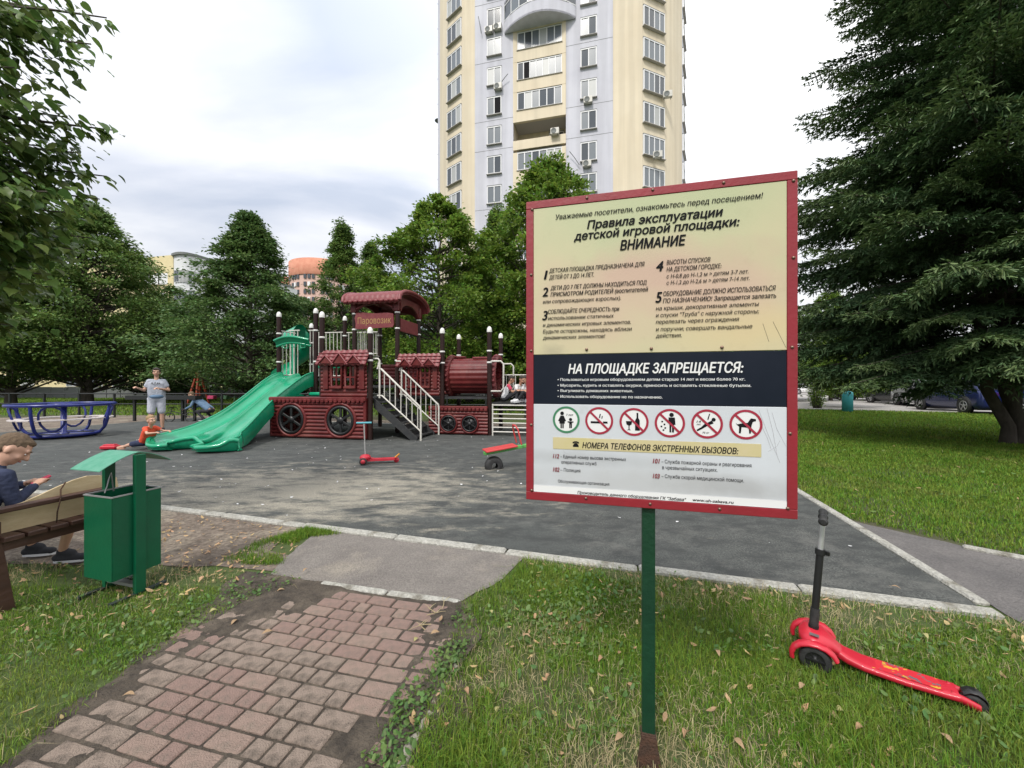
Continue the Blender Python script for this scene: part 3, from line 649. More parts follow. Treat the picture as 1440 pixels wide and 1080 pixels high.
for n in range(1, 17):
    z = LZ(n)
    window(-2.55, -1.05, -.07, -.07, z, 1.75, 2, dark=1 if n == 9 else None)
    window(6.7, 8.2, -.07, -.07, z+.05, 1.75, 2)
    window(-7.33, -5.37, 1.12, .10, z, 1.85, 3)
    window(12.36, 14.38, .02, 1.48, z+.1, 1.85, 4)
    window(16.75, 17.3, 5.6, 7.6, z+.1, 1.7, 1); window(-9.95, -10.05, 4.9, 6.2, z+.1, 1.7, 1)
    if n == 8:   # the one loggia left open
        s = MB(); p, q = tw(.15,.0), tw(5.32,.0); c = (p+q)/2; s.box((c.x,c.y,z-1.35),(5.17,.3,.9), rz=angF); s.build('parapet', M['tower_cream'], tower)
        s = MB(); c = (tw(.15,1.1)+tw(5.32,1.1))/2; s.box((c.x,c.y,z+1.2),(5.1,2.1,.2), rz=angF); s.box((c.x,c.y,z-1.7),(5.1,2.1,.2), rz=angF); s.build('loggia_floor', M['slab'], tower)
        window(.5, 1.9, 2.15, 2.15, z-.3, 1.3, 2, gl='glass'); window(3.4, 4.9, 2.15, 2.15, z, 1.7, 2, gl='glass')
    else:
        c = (tw(.15,.0)+tw(5.32,.0))/2; s = MB(); s.box((c.x,c.y,z-1.46),(5.17,.3,1.15), rz=angF); s.build('parapet', M['tower_cream'], tower)
        window(.55 if n < 12 else .2, 4.95 if n < 12 else 5.2, -.02, -.02, z, 1.75, 6 if n % 2 else 7, dark=1 if n == 10 else None)
        for (u0, u1) in ((.15,.55),(4.95,5.32)):
            s = MB(); c = (tw(u0,.0)+tw(u1,.0))/2; s.box((c.x,c.y,z),(u1-u0,.3,1.78), rz=angF); s.build('pier', M['tower_cream'], tower)
    if n >= 12:  # curved balconies bulging out on the upper floors
        zb = z-2.0+.05; out = []; m_ = 16
        for k in range(m_+1):
            t = k/m_; s_ = -.75 + 7.0*t; out.append(tw(s_, -.15 - 1.5*math.sin(math.pi*t)**.8))
        s = MB(); s.prism([(p.x,p.y) for p in out] , zb, zb+.18); s.grid([[(p.x,p.y,zb+.0) for p in out],[(p.x,p.y,zb+1.15) for p in out]], smooth=False)
        s.build('balcony', M['tower_lav'], tower)
        for k in range(0, m_, 2):
            p, q = out[k], out[k+2]; c = (p+q)/2; a = math.atan2(q.y-p.y, q.x-p.x); w = (q-p).length
            f = MB(); f.box((c.x,c.y,zb+1.2),(w,.08,.08),rz=a); f.box((c.x,c.y,zb+2.7),(w,.08,.08),rz=a); f.box((p.x,p.y,zb+1.95),(.08,.08,1.5),rz=a); fo = f.build('window_frame', M['winframe'], tower)
            MB().box((c.x,c.y,zb+1.95),(w-.08,.02,1.42),rz=a).build('pane', M[random.choice(['glass','glass2'])], fo)
# thin dark joints between floors on the rendered walls
for n in (2,4,6,8,9,11,13):
    for (u0,u1) in ((-3.85,.15),(5.32,9.67)):
        c = (tw(u0,-.065)+tw(u1,-.065))/2; MB().box((c.x,c.y,LZ(n)-1.4),(u1-u0-.02,.012,.025),rz=angF).build('joint', M['fence_grey'], tower)
ac(-2.3, LZ(12)-1.35); ac(-1.4, LZ(12)-1.25); ac(-1.35, LZ(10)-1.25); ac(7.4, LZ(9)-1.15); ac(7.3, LZ(7)-1.2); ac(4.3, LZ(8)-.75, -.2); ac(2.4, LZ(12)-1.9+.3,-.3)
p0 = tw(13.0,-.3); ac(13.6, LZ(7)-1.0, .35); ac(14.6, LZ(9)-.9, 1.3)
for (s0, z0, s1, z1) in ((-3.1, LZ(12)-1.5, -3.35, LZ(12)+.1), (-1.1, LZ(10)-1.0, -.3, LZ(10)-.3), (6.6, LZ(7)-1.2, 5.7, LZ(7)+.1), (.3+8.9-9.2, LZ(5), .3+8.9-9.2, LZ(5))):
    a, b_ = tw(s0,-.3,z0), tw(s1,-.45,z1)
    if (a-b_).length > .2: MB().tube([a, a.lerp(b_, .5)+Vector((0,0,.05)), b_], .035, 5).build('drain_pipe', M['fence_grey'], tower)
MB().lathe([(.0,.0),(.35,.08),(.5,.2)], c=tuple(tw(-10.5,6.0,LZ(10)+.8)), n=16).build('satellite_dish', M['fence_grey'], tower)

# school-like block on the left: a cream wing and a white curved wing
sch = thing('white_block', 'pale flat roofed block with cream and curved white wings beyond the left trees', 'building', (-50,60,0), world=True)
def bw(o, px, Y, z): return ((px-720)/F*Y, Y, z)
s = MB(); a = bw(0,205,60,0); b = bw(0,243.5,59,0); s.prism([(a[0]-16,64),(a[0],60.2),(b[0],59),(b[0]+4,70),(a[0]-10,80)], 0, 21.2); s.build('wing', M['school_yel'], sch)
pts = []
for k in range(14): t = k/13; pts.append(((243.5+75*t-720)/F*(59.2+5*t*t), 59.2+5*t*t - 1.6*math.sin(t*3.14)))
s = MB(); s.prism(pts + [(pts[-1][0]+3, 80), (pts[0][0]+2, 80)], 0, 21.0); s.build('curved_wing', M['school_wht'], sch)
s = MB(); s.prism([(p[0]-.0, p[1]-.35) for p in pts] + [(pts[-1][0]+3, 79), (pts[0][0]+2, 79)], 21.0, 21.35); s.build('roof', M['fence_grey'], sch)
for fl in range(7):
    z = 1.8 + fl*3.0 + (.0)
    if fl == 6: continue
    for k in range(1, 12, 1):
        p, q = Vector((*pts[k],0)), Vector((*pts[k+1],0)); c = (p+q)/2; a_ = math.atan2(q.y-p.y, q.x-p.x); w = (q-p).length
        f = MB(); f.box((c.x,c.y-.1,z+1),(w*.86,.12,1.9),rz=a_); fo = f.build('window_frame', M['winframe'], sch)
        MB().box((c.x+.0,c.y-.18,z+1),(w*.74,.05,1.7),rz=a_).build('pane', M[random.choice(['glass','glass2','curtain'])], fo)
for fl in range(6):
    for k in range(3):
        x_ = (208+k*12-720)/F*59.6; z = 2.6+fl*3.0
        f = MB(); f.box((x_,59.5-.1,z),(1.5,.3,1.7)); fo = f.build('window_frame', M['winframe'], sch); MB().box((x_,59.3,z),(1.25,.06,1.5)).build('pane', M['glass2'], fo)
# low bright annex seen under the crowns, far left
anx = thing('low_annex', 'long low cream building glimpsed under the far trees', 'building', (-70,50,0), world=True)
s = MB(); s.box((-52,51,1.9),(76,6,3.8)); s.build('wall', M['school_yel'], anx)
s = MB(); s.box((-52,51,3.95),(77,7,.25)); s.build('roof', M['fence_grey'], anx)
for k in range(26):
    if k % 4 == 3: continue
    f = MB(); x_ = -89+k*2.85; f.box((x_,47.95,1.75),(1.7,.1,1.4)); fo = f.build('window_frame', M['winframe'], anx)
    for q in (-1,1): MB().box((x_+q*.4,47.9,1.75),(.7,.06,1.2)).build('pane', M['curtain' if random.random() < .5 else 'glass2'], fo)
# round orange brick tower far away
ob = thing('round_brick_tower', 'round orange brick tower far away between the trees', 'building', (-78,150,0), world=True)
cx_, cy_ = -77, 158
prof = [(13,0),(13,47.2)]; s = MB(); s.lathe([(12.6,0),(12.6,43)], c=(cx_,cy_,0), n=40, smooth=False); s.build('wall', M['brick_pale'], ob)
s = MB(); s.lathe([(12.9,43),(13.0,43.2),(13.0,49.2),(0,49.4)], c=(cx_,cy_,0), n=40); s.build('crown_band', M['brick_far'], ob)
s = MB(); s.box((cx_-13,cy_+3,22.5),(8,10,45)); s.build('wing', M['brick_far'], ob)
for fl in range(15):
    for k in range(26):
        if (k+fl*0) % 4 == 3: continue
        a_ = R(180 + 7*k); c = Vector((cx_+12.75*math.cos(a_), cy_+12.75*math.sin(a_), 1.6+fl*2.9))
        MB().box(c, (1.0,.4,1.6), rz=a_+R(90)).build('window', M['winframe' if (k % 4 == 1 and fl % 2) else 'glass'], ob)
# low pale building beyond the car park
pb = thing('pale_shop', 'long white single storey building behind the parked cars', 'building', (70,75,0), world=True)
s = MB(); s.box((74,74,3.4),(76,9,6.8), rz=R(-22)); s.build('wall', M['school_wht'], pb); s = MB(); s.box((74,74,6.95),(77,10,.3), rz=R(-22)); s.build('roof', M['fence_grey'], pb)
for k in range(16):
    u = -34+k*4.5; c = Vector((74,74,2.6)) + Vector((math.cos(R(-22)), math.sin(R(-22)), 0))*u + Vector((-.375,-.927,0))*4.55
    f = MB().box(c, (2.6,.12,1.9), rz=R(-22)).build('window_frame', M['winframe'], pb); MB().box(c+Vector((-.375,-.927,0))*.06, (2.4,.08,1.7), rz=R(-22)).build('pane', M['glass2'], f)
MB().box((37,83,3.6),(5,.4,1.6), rz=R(-22)).build('blue_panel', M['car_royal'], pb)

# ------------------------------------------------------------------ trees
def leafcloud(P, D, size, asp=.62, droop=.25, fold=.25):
    "leaf quads at P (n,3), pointing roughly along D, each with a fold"
    n = len(P); D = D + rng.normal(0, .55, (n,3)); D[:,2] -= droop; D /= np.linalg.norm(D, axis=1)[:,None] + 1e-9
    U = np.array([0,0,1.0]) + rng.normal(0, .45, (n,3)); S = np.cross(D, U); S /= np.linalg.norm(S, axis=1)[:,None] + 1e-9; Nn = np.cross(S, D)
    s = (size*rng.uniform(.6, 1.3, n))[:,None]
    V = np.zeros((n,4,3)); V[:,0] = P; V[:,1] = P + D*s*.42 + S*s*asp*.5 + Nn*s*fold*.5; V[:,2] = P + D*s; V[:,3] = P + D*s*.42 - S*s*asp*.5 + Nn*s*fold*.5
    i = np.arange(n)*4; T = np.concatenate([np.stack([i,i+1,i+2],1), np.stack([i,i+2,i+3],1)])
    return V.reshape(-1,3), T
def crown_profile(t, kind):
    if kind == 'cone': return (np.clip(t/.12, 0, 1)**.6) * (1.02 - t)**1.0 * 1.12
    if kind == 'oval': return np.sin(np.pi*np.clip(t*.80+.17, 0, 1))**1.0
    return np.clip(t/.16, 0, 1)**.7 * (1.0-t**1.7)**.85
def make_tree(kind, H, hb, Rr, nclump, nleaf, leafsize, lm_, seed, tr=.16):
    global rng; keep = rng; rng = np.random.default_rng(seed); rnd = random.Random(seed)
    root = thing(kind_names[kind], None, 'tree')
    s = MB(); tp = []
    for k in range(9): t = k/8; tp.append((rnd.uniform(-.12,.12)*t*1.5, rnd.uniform(-.12,.12)*t*1.5, H*.93*t))
    s.tube(tp, [tr*1.35]+[tr*(1-.9*k/8) for k in range(1,9)], 9)
    PP = []; DD = []
    for c in range(nclump):
        t = rnd.random()**.92; a = rnd.uniform(0, 6.283); lob = 1 + .16*math.sin(a*3+seed) + .12*math.sin(a*5+t*9+seed)
        rr = float(crown_profile(np.array(t), kind))*Rr*lob; q = rnd.uniform(.3, 1.0)**.55 * (rnd.uniform(1.0, 1.22) if rnd.random() < .3 else 1)
        z = hb + (H-hb)*t; cpt = Vector((rr*q*math.cos(a), rr*q*math.sin(a), z + rnd.uniform(-.15,.15) + .35*max(0, q-1)*Rr))
        z0 = max(.3*hb + .2, z - rr*q*rnd.uniform(.35,.8)); idx = min(.99, z0/(H*.93)); b0 = Vector(tp[int(idx*8)]).lerp(Vector(tp[min(8,int(idx*8)+1)]), idx*8-int(idx*8))
        if c % 2 == 0:
            mid = b0.lerp(cpt, .55) + Vector((0,0,-.1*rr)); s.tube([b0, mid, cpt], [tr*.28, tr*.16, .012], 4, caps=False)
        m_ = int(nleaf/nclump*rnd.uniform(.5,1.5)); sz = rnd.uniform(.26,.62)*(.42+.62*(1-t))*Rr/3.4+.10
        pts = rng.normal(0, 1, (m_,3))*np.array([sz, sz, sz*.42])*.62; dr = np.array([math.cos(a), math.sin(a), .1])
        pts[:,2] -= .25*np.abs(pts[:,0]*dr[0]+pts[:,1]*dr[1])
        PP.append(pts + np.array(cpt)); DD.append(np.tile(dr, (m_,1)) + pts*.8)
    s.build('trunk', M['bark'], root)
    V, T = leafcloud(np.concatenate(PP), np.concatenate(DD), leafsize)
    np_mesh('crown', V, T, M[lm_], parent=root); rng = keep
    return root
kind_names = {'cone':'linden_tree','oval':'maple_tree','broad':'broadleaf_tree'}
tA = make_tree('broad', 13.5, 1.9, 5.6, 420, 85000, .185, 'leafA', 11, .28)
tB = make_tree('cone', 12, 1.3, 4.4, 340, 62000, .175, 'leafC', 12, .2)
tD = make_tree('oval', 11, 1.4, 3.7, 280, 50000, .18, 'leafB', 13, .18)
tE = make_tree('cone', 12.5, 1.0, 3.4, 240, 40000, .17, 'leafA', 14, .17)
tF = make_tree('broad', 9, .9, 4.4, 230, 36000, .2, 'leafC', 15, .2)
def place(proto, px, Y, topy, label, rz, wide=1.0, group=None, used=set()):
    x_ = (px-720)/F*Y; Hs = {'tA':13.5,'tB':12,'tD':11,'tE':12.5,'tF':9}[proto]; o = globals()[proto]
    if proto in used: o = dup(o)
    else: used.add(proto)
    zt = CAMH + (540-topy)/F*Y; k = zt/Hs/1.0
    tag(o, label, 'tree', group); o.location = (x_, Y, 0); o.rotation_euler = (0,0,rz); o.scale = (k*wide, k*wide, k); return o
tb = 'trees around the playground'
place('tA', 122, 25, 288, 'broad dark green tree with low crown behind the blue carousel', .3, 1.05, tb)
place('tA', 15, 23, 330, 'wide dark tree at the far left edge beyond the carousel', 2.1, 1.0, tb)
place('tB', 352, 23, 304, 'tall dark conical linden left of the spiral slide', 1.0, 1.12, tb)
place('tB', 272, 30, 418, 'lower dark linden in front of the white block, left of the tall conical one', 2.6, 1.25, tb)
place('tE', 482, 26, 318, 'slim light green linden with pointed top behind the green slide tower', .5, .95, tb)
place('tE', 522, 30, 345, 'smaller pointed linden just right of the slim one', 3.5, 1.0, tb)
place('tD', 617, 19.5, 285, 'fresh green rounded maple behind the play train', .4, 1.02, tb)
place('tD', 775, 20.5, 232, 'tall bright maple rising over the left corner of the sign', 4.0, .95, tb)
place('tE', 700, 24, 300, 'narrow tree squeezed between the two maples', 1.9, 1.05, tb)
place('tF', 425, 30, 420, 'bushy dark tree filling the gap below the orange tower', 2.2, 1.1, tb)
place('tF', 560, 27, 400, 'bushy dark tree behind the roofed tower of the play train', 5.2, 1.0, tb)
place('tF', 215, 33, 415, 'bushy dark tree in the gap right of the broad left tree', .9, 1.2, tb)
place('tF', 660, 28, 380, 'bushy tree behind the boiler of the play train', 3.0, 1.1, tb)
place('tD', 1192, 22, 425, 'bright leafy tree showing under the spruce just beyond the thin bush', 1.1, .9, tb)
place('tF', 860, 26, 330, 'dark bushy tree hidden mostly behind the sign', 1.4, 1.1, tb)
place('tF', 950, 30, 350, 'bushy tree behind the right half of the sign', 4.4, 1.2, tb)
place('tD', 1168, 31, 412, 'light green tree just right of the sign beyond the bush', 2.0, .85, tb)
place('tF', 1085, 33, 420, 'dark rounded tree right behind the red frame of the sign', .2, 1.2, tb)
place('tA', -120, 30, 330, 'tall tree outside the left edge by the annex', 4.2, 1.0, tb)
for i, (px, Y, ty) in enumerate(((60,60,462),(170,62,455),(300,62,462),(400,40,470),(480,40,480),(600,36,465),(740,36,470),(-40,62,455))):
    place('tF', px, Y, ty, ('far low tree behind the broad left tree','far low tree right of the carousel','far low tree behind the dark linden','far low tree behind the green slide','far low tree below the slim linden','far low tree behind the play train','far low tree behind the two maples','far low tree at the left edge by the annex')[i], i*1.3, 1.35, 'far low trees in the background')
for i, (px, Y, ty) in enumerate(((1215,62,500),(1290,66,490),(1390,55,470),(1470,50,450))):
    place('tF', px, Y, ty, ('far tree beyond the teal column','far tree beyond the grey parked cars','far tree beyond the blue parked car','far tree at the right edge of the car park')[i], i*1.7+.5, 1.6, 'far trees beyond the car park')

# overhanging near branches, upper left: big leaves
nt_ = thing('overhanging_tree', 'near tree whose big leaves hang in from the upper left corner', 'tree', (-5.9,2.6,0), world=True)
s = MB(); tp = [(-5.9,2.6,0),(-5.85,2.65,1.5),(-5.8,2.6,3),(-5.85,2.7,4.5),(-5.8,2.7,6.5)]; s.tube(tp, [.2,.17,.14,.1,.05], 10)
tips = [((150,25,3.1),1.2,130),((128,62,3.0),.9,90),((60,30,2.8),.8,90),((20,95,2.7),.5,60),((10,10,2.7),.5,60),((30,135,3.0),.45,30),((55,205,3.0),.5,40),((158,183,3.2),1.0,110),((95,165,3.2),.8,70),((110,215,3.1),.8,100),((150,248,3.3),1.1,130),((60,245,3.0),.7,130),((20,215,2.9),.45,70),((105,300,3.2),1.0,130),((30,300,2.9),.6,130),((130,335,3.6),.9,90),((70,350,3.4),.9,120),((20,370,3.2),.7,130),((85,405,3.7),.9,90),((30,430,3.5),.7,90),((5,150,2.7),.3,50),((10,330,2.8),.8,150),((60,385,3.0),.9,150),((100,350,3.1),.9,120),((50,290,2.9),.7,130),((25,460,3.3),.8,90),((75,270,2.8),.7,100),((35,20,2.6),.7,90),((85,15,2.9),.8,90),((140,280,3.4),.8,70)]
PP=[];DD=[]
for (pt, ln, nl) in tips:
    tip = Vector(A(*pt)); base = Vector((-5.85,2.65,max(1.8, min(6, tip.z-.35)))); d = (tip-base); mid = base.lerp(tip,.5)+Vector((0,0,.18)); s.tube([base, mid, tip], [.035,.02,.005], 5)
    for k in range(int(nl*2.1)):
        t = random.random()**.7; q = tip - d.normalized()*ln*t*1.25; w = .05+.22*t
        PP.append((q.x+random.gauss(0,w), q.y+random.gauss(0,w), q.z+random.gauss(0,w*.45)+.15*t*0)); DD.append((d.x*.25+random.gauss(0,.35), d.y*.25+random.gauss(0,.35), -.25))
s.build('trunk', M['bark'], nt_)
PP = np.array(PP); DD = np.array(DD); n = len(PP)
# broad pointed leaves: six-sided, folded along the midrib
D = DD/np.linalg.norm(DD,axis=1)[:,None]; D[:,2] -= .3; D += rng.normal(0,.25,(n,3)); D /= np.linalg.norm(D,axis=1)[:,None]; U = np.array([0,0,1.0])+rng.normal(0,.28,(n,3)); S_ = np.cross(D,U); S_ /= np.linalg.norm(S_,axis=1)[:,None]; Nn = np.cross(S_,D); sz = rng.uniform(.045,.095,n)[:,None]
V = np.zeros((n,13,3)); prf = [(0,0,0),(-.04,.2,.03),(.12,.40,.09),(.36,.44,.12),(.62,.33,.11),(.84,.15,.02),(1.1,0,-.14),(.84,-.15,.02),(.62,-.33,.11),(.36,-.44,.12),(.12,-.40,.09),(-.04,-.2,.03),(.42,0,0)]
for q,(u,v,w) in enumerate(prf): V[:,q] = PP + D*sz*u + S_*sz*v*1.0 + Nn*sz*w
i = np.arange(n)*13; Q = np.concatenate([np.stack((i+k, i+(k+1)%12, i+12),1) for k in range(12)])
np_mesh('crown', V.reshape(-1,3), Q, M['leafN'], parent=nt_, smooth=True)

# the big spruce on the right
sp_ = thing('spruce_tree', 'huge dark spruce with several stems shading the right lawn', 'tree', (10.9,8.7,0))
for (x0,y0,x1,y1,r_) in ((.1,-.05,-.45,-.1,.10),(.22,-.05,.2,.0,.12),(.34,.1,.75,.2,.10)):
    s = MB(); s.tube([(x0*2,y0*2,-.1),(x0*2.2,y0*2,.4),((x0+x1)/2*1.3,(y0+y1)/2,1.2),(x1*.9,y1,2.2),(x1*.4,y1*.3,6),(0,0,12)], [r_*1.5,r_*1.1,r_,r_*.9,r_*.6,.05], 10); s.build('trunk', M['bark'], sp_)
s = MB(); s.tube([(.65,.2,.1),(1.0,.1,.5),(1.5,.0,1.5),(1.6,0,2.4)], [.09,.08,.07,.05], 7); s.build('trunk', M['bark'], sp_)
bm_ = []
for v_ in range(4):
    rr = np.random.default_rng(50+v_); s = MB(); L_ = 1.0
    ax = [Vector((t, 0, .10*t - .30*t*t + .12*t**4)) for t in np.linspace(0, 1, 9)]; s.tube(ax, [.012*(1-.85*k/8) for k in range(9)], 5, caps=False)
    VV=[]; TT=[]
    def twig(p, d, ln, w, depth=0):
        # a flat bushy spray: crossed tapered blades along the twig
        n_ = max(2, int(ln/.035))
        for k in range(n_):
            q = p + d*(ln*k/n_); sag = Vector((0,0,-.25*ln*(k/n_)**2)); q = q+sag
            for _ in range(5):
                a = rr.uniform(0, 6.283); nd = (d + Vector((math.cos(a)*.7, math.sin(a)*.7, rr.uniform(-.5,.35)))).normalized(); l2 = .03*rr.uniform(.7,1.3); sd_ = nd.cross(Vector((rr.uniform(-1,1),rr.uniform(-1,1),1))).normalized()*.0042
                b = len(VV); VV.extend([q-sd_, q+sd_, q+nd*l2+sd_*.4, q+nd*l2-sd_*.4]); TT.append((b,b+1,b+2,b+3))
    for k in range(30):
        t = .16 + .82*k/29; p = Vector((t,0,.10*t-.30*t*t+.12*t**4))
        for sd2 in (-1,1):
            ln = (.36*(1-t)**.8 + .07)*rr.uniform(.75,1.2); d = Vector((.75, sd2*.8, rr.uniform(-.28,-.02))).normalized(); twig(p, d, ln, .03)
            if ln > .16:
                for j in range(int(ln/.06)):
                    q = p + d*(ln*(j+1)/(ln/.06+1)); q = q + Vector((0,0,-.25*ln*((j+1)/(ln/.06+1))**2)); d3 = (d + Vector((.5*rr.uniform(-.2,1), rr.uniform(-.9,.9), -.45))).normalized(); twig(q, d3, ln*.34, .02)
    twig(Vector((.93,0,-.08)), Vector((1,0,.25)).normalized(), .1, .03)
    b0 = len(s.v); s.v.extend([tuple(p) for p in VV]); 
    for t_ in TT: s.f.append([b0+i for i in t_]); s.m.append(1 if s.v[b0+t_[0]][0] > .8 else 0); s.sm.append(False)
    for k_ in range(len(s.f)-len(TT)): s.m[k_] = 2
    o = s.build('bough', [M['needle'], M['needle_tip'], M['bark']], recalc=False); bm_.append(o.data); bpy.data.objects.remove(o)
def spruce_r(z): return 4.55*max(.05, 1-((max(z,1.5)-1.5)/21)**1.3)*(1 if z > 2.6 else .9)
z = 2.0; k = 0; cnt = 0
while z < 17.5 and cnt < 298:
    nb_ = 11 if z < 6 else 9
    for j in range(nb_):
        a = 2.39996*k + random.uniform(-.25,.25); k += 1; L_ = spruce_r(z)*random.uniform(.78,1.12); 
        o = link('bough', bm_[k % 4], sp_); o.location = (0, 0, z+random.uniform(-.2,.2)); o.scale = (L_, L_*random.uniform(.7,1.0), L_*random.uniform(.8,1.25)); el = (-.02 if z < 4 else .1) + .018*z
        o.rotation_euler = Euler((random.uniform(-.2,.2), -el+random.uniform(-.1,.1)+.06, a)); cnt += 1
    z += .42 + .02*z
# ------------------------------------------------------------------ the rules sign
SL = Vector((.053,1.435,0)); SV = Vector((.855,-.215,0)); SW = SV.length; SA = math.atan2(-.215,.855)
def S2(px, py):
    r = (px-720)/F; t = (1.435*r-.053)/(.855+.215*r); Y = 1.435-.215*t; return t*SW, CAMH-(py-540)/F*Y
def Za(zx, zy): return S2(730+zx/3.512, 230+zy/3.512)
def Zb(zx, zy): return S2(730+zx/3.512, 480+zy/3.512)
sign = thing('rules_sign', 'large red framed playground rules sign on a dark green post in the grass', 'sign', (SL.x, SL.y, 0), SA)
zt, zb_ = 2.030, .919
def sbar(name, x0, x1, z0, z1, m, y0=0, y1=.018): return MB().box(((x0+x1)/2,(y0+y1)/2,(z0+z1)/2), (x1-x0,y1-y0,z1-z0), bev=.0015 if x1-x0 > .01 else 0).build(name, M[m], sign)
lw, rw, tw_, bw_ = .0275, .029, .028, .030
sbar('frame_bar', 0, SW, zt-tw_, zt, 'red_frame'); sbar('frame_bar', 0, SW, zb_, zb_+bw_, 'red_frame')
sbar('frame_bar', 0, lw, zb_+bw_+.0005, zt-tw_-.0005, 'red_frame'); sbar('frame_bar', SW-rw, SW, zb_+bw_+.0005, zt-tw_-.0005, 'red_frame')
def panelmat(name, base, stains):
    m = mat(name, base[0], .5, base[1], 3, ramp=(.3,.7), bump=.03, bscale=120, col3=(base[0][0]*.72, base[0][1]*.72, base[0][2]*.70), s3=9, r3=(.58,.85)); t = m.node_tree; nd = t.nodes; lk = t.links; b = nd['Principled BSDF']; cur = b.inputs['Base Color'].links[0].from_socket
    tcn = nd.new('ShaderNodeTexCoord')
    for (c, r_, col, st, rot) in stains:
        mpp = nd.new('ShaderNodeMapping'); mpp.vector_type = 'POINT'; mpp.inputs['Location'].default_value = (-c[0]/r_[0], 0, -c[1]/r_[1]); mpp.inputs['Scale'].default_value = (1/r_[0], 0, 1/r_[1]); lk.new(tcn.outputs['Object'], mpp.inputs[0])
        nz = nd.new('ShaderNodeTexNoise'); nz.inputs['Scale'].default_value = rot; nz.inputs['Detail'].default_value = 6; lk.new(tcn.outputs['Object'], nz.inputs['Vector'])
        ln = nd.new('ShaderNodeVectorMath'); ln.operation = 'LENGTH'; lk.new(mpp.outputs[0], ln.inputs[0])
        ad = nd.new('ShaderNodeMath'); ad.operation = 'MULTIPLY_ADD'; lk.new(nz.outputs[0], ad.inputs[0]); ad.inputs[1].default_value = 1.2; ad.inputs[2].default_value = -.6
        a2 = nd.new('ShaderNodeMath'); a2.operation = 'ADD'; lk.new(ln.outputs['Value'], a2.inputs[0]); lk.new(ad.outputs[0], a2.inputs[1])
        mr = nd.new('ShaderNodeMapRange'); mr.inputs[1].default_value = .25; mr.inputs[2].default_value = 1.15; mr.inputs[3].default_value = st; mr.inputs[4].default_value = 0; lk.new(a2.outputs[0], mr.inputs[0])
        mx = nd.new('ShaderNodeMix'); mx.data_type = 'RGBA'; lk.new(mr.outputs[0], mx.inputs[0]); lk.new(cur, mx.inputs[6]); mx.inputs[7].default_value = rgb(col); cur = mx.outputs[2]
    lk.new(cur, b.inputs['Base Color']); return m
M['sign_cream'] = panelmat('sign_cream', ((.56,.50,.315),(.52,.475,.30)), [((.44,2.05),(.8,.30),(.42,.46,.27),.9,5),((.44,1.72),(.42,.13),(.52,.36,.28),.9,7),((.66,1.64),(.24,.12),(.55,.39,.30),.8,6),((.26,1.60),(.24,.14),(.56,.42,.31),.7,8),((.75,1.53),(.3,.09),(.60,.48,.27),.7,6),((.10,1.47),(.05,.03),(.40,.36,.24),.8,30)])
M['sign_white'] = panelmat('sign_white', ((.56,.585,.62),(.52,.545,.58)), [((.45,1.0),(.6,.1),(.44,.445,.45),.7,8),((.2,1.08),(.3,.03),(.36,.37,.38),.55,12),((.7,1.01),(.25,.04),(.34,.34,.345),.6,14),((.8,1.2),(.08,.2),(.6,.63,.67),.6,9)])
UP, LO = Za(700,941)[1], Zb(1330,66)[1]
UP = 1.458
sbar('upper_panel', lw+.0005, SW-rw-.0005, UP+.0006, zt-tw_-.0005, 'sign_cream', .002, .014)
sbar('black_band', lw+.0005, SW-rw-.0005, 1.2762, UP-.0006, 'band', .0025, .014)
sbar('lower_panel', lw+.0005, SW-rw-.0005, zb_+bw_+.0005, 1.2756, 'sign_white', .002, .014)
a0, z0 = Zb(167,473); a1, _ = Zb(1197,508); _, z1 = Zb(167,530); sbar('heading_strip', a0, a1, (z1+Zb(1197,573)[1])/2, (z0+Zb(1197,508)[1])/2, 'cream_strip', .0006, .0021)
a0, z0 = Zb(75,708); sbar('footer_strip', lw+.001, SW-rw-.001, zb_+bw_+.002, z0, 'white_ink', .0012, .0021)
# fine scratches
for (x0,y0,x1,y1) in ((1185,340,1290,600),(1225,330,1275,560),(1250,350,1320,520),(1200,420,1245,530),(215,535,250,560),(1290,490,1230,545)):
    p, q = Zb(x0,y0), Zb(x1,y1); mdx = random.uniform(-.01,.01)
    MB().tube([(p[0],.0018,p[1]), ((p[0]+q[0])/2+mdx,.0016,(p[1]+q[1])/2), (q[0],.0018,q[1])], .0005, 4).build('scratch', M['grey_ink'], sign)
for (x0,y0,x1,y1) in ((1205,790,1235,880),(1255,780,1320,910)):
    p, q = Za(x0,y0), Za(x1,y1); MB().tube([(p[0],.0018,p[1]), (q[0],.0018,q[1])], .0005, 4).build('scratch', M['ink_soft'], sign)
# bolts
bm = None
for zz in [Za(*p) for p in ((335,170),(660,130),(1010,95),(1358,85),(65,228),(60,550),(60,925),(1355,465),(1348,907),(333,918),(653,914),(1002,908))] + [Zb(*p) for p in ((60,412),(1338,455),(62,735),(330,775),(647,803),(990,828),(1327,825))]:
    if bm is None:
        s = MB(); s.lathe([(0,-.0045),(.0035,-.004),(.0052,-.0015),(.0055,.001)], axis='y', n=12); o = s.build('bolt', M['bolt'], sign); bm = o.data
    else: o = link('bolt', bm, sign)
    o.location = (min(SW-.012, max(.012, zz[0])), 0, zz[1])
# post with rusty flared foot
s = MB(); s.box((.435,.034,1.0), (.044,.030,1.98), bev=.003); s.build('post', M['post_green'], sign)
s = MB(); s.prism([(.435-.047,-.02),(.435+.047,-.02),(.435+.026,.115),(.435-.026,.115)], .006, .012, 'xz'); s.box((.435,.012,.05),(.05,.006,.14)); s.build('foot_gusset', M['rust'], sign)
s = MB(); s.box((.435,.034,.06), (.050,.036,.13), bev=.004); s.build('foot_sleeve', M['rust'], sign)
for zz in (1.1, 1.5, 1.9): MB().box((SW/2,.028,zz), (SW-.1,.018,.03)).build('back_rail', M['post_green'], sign)

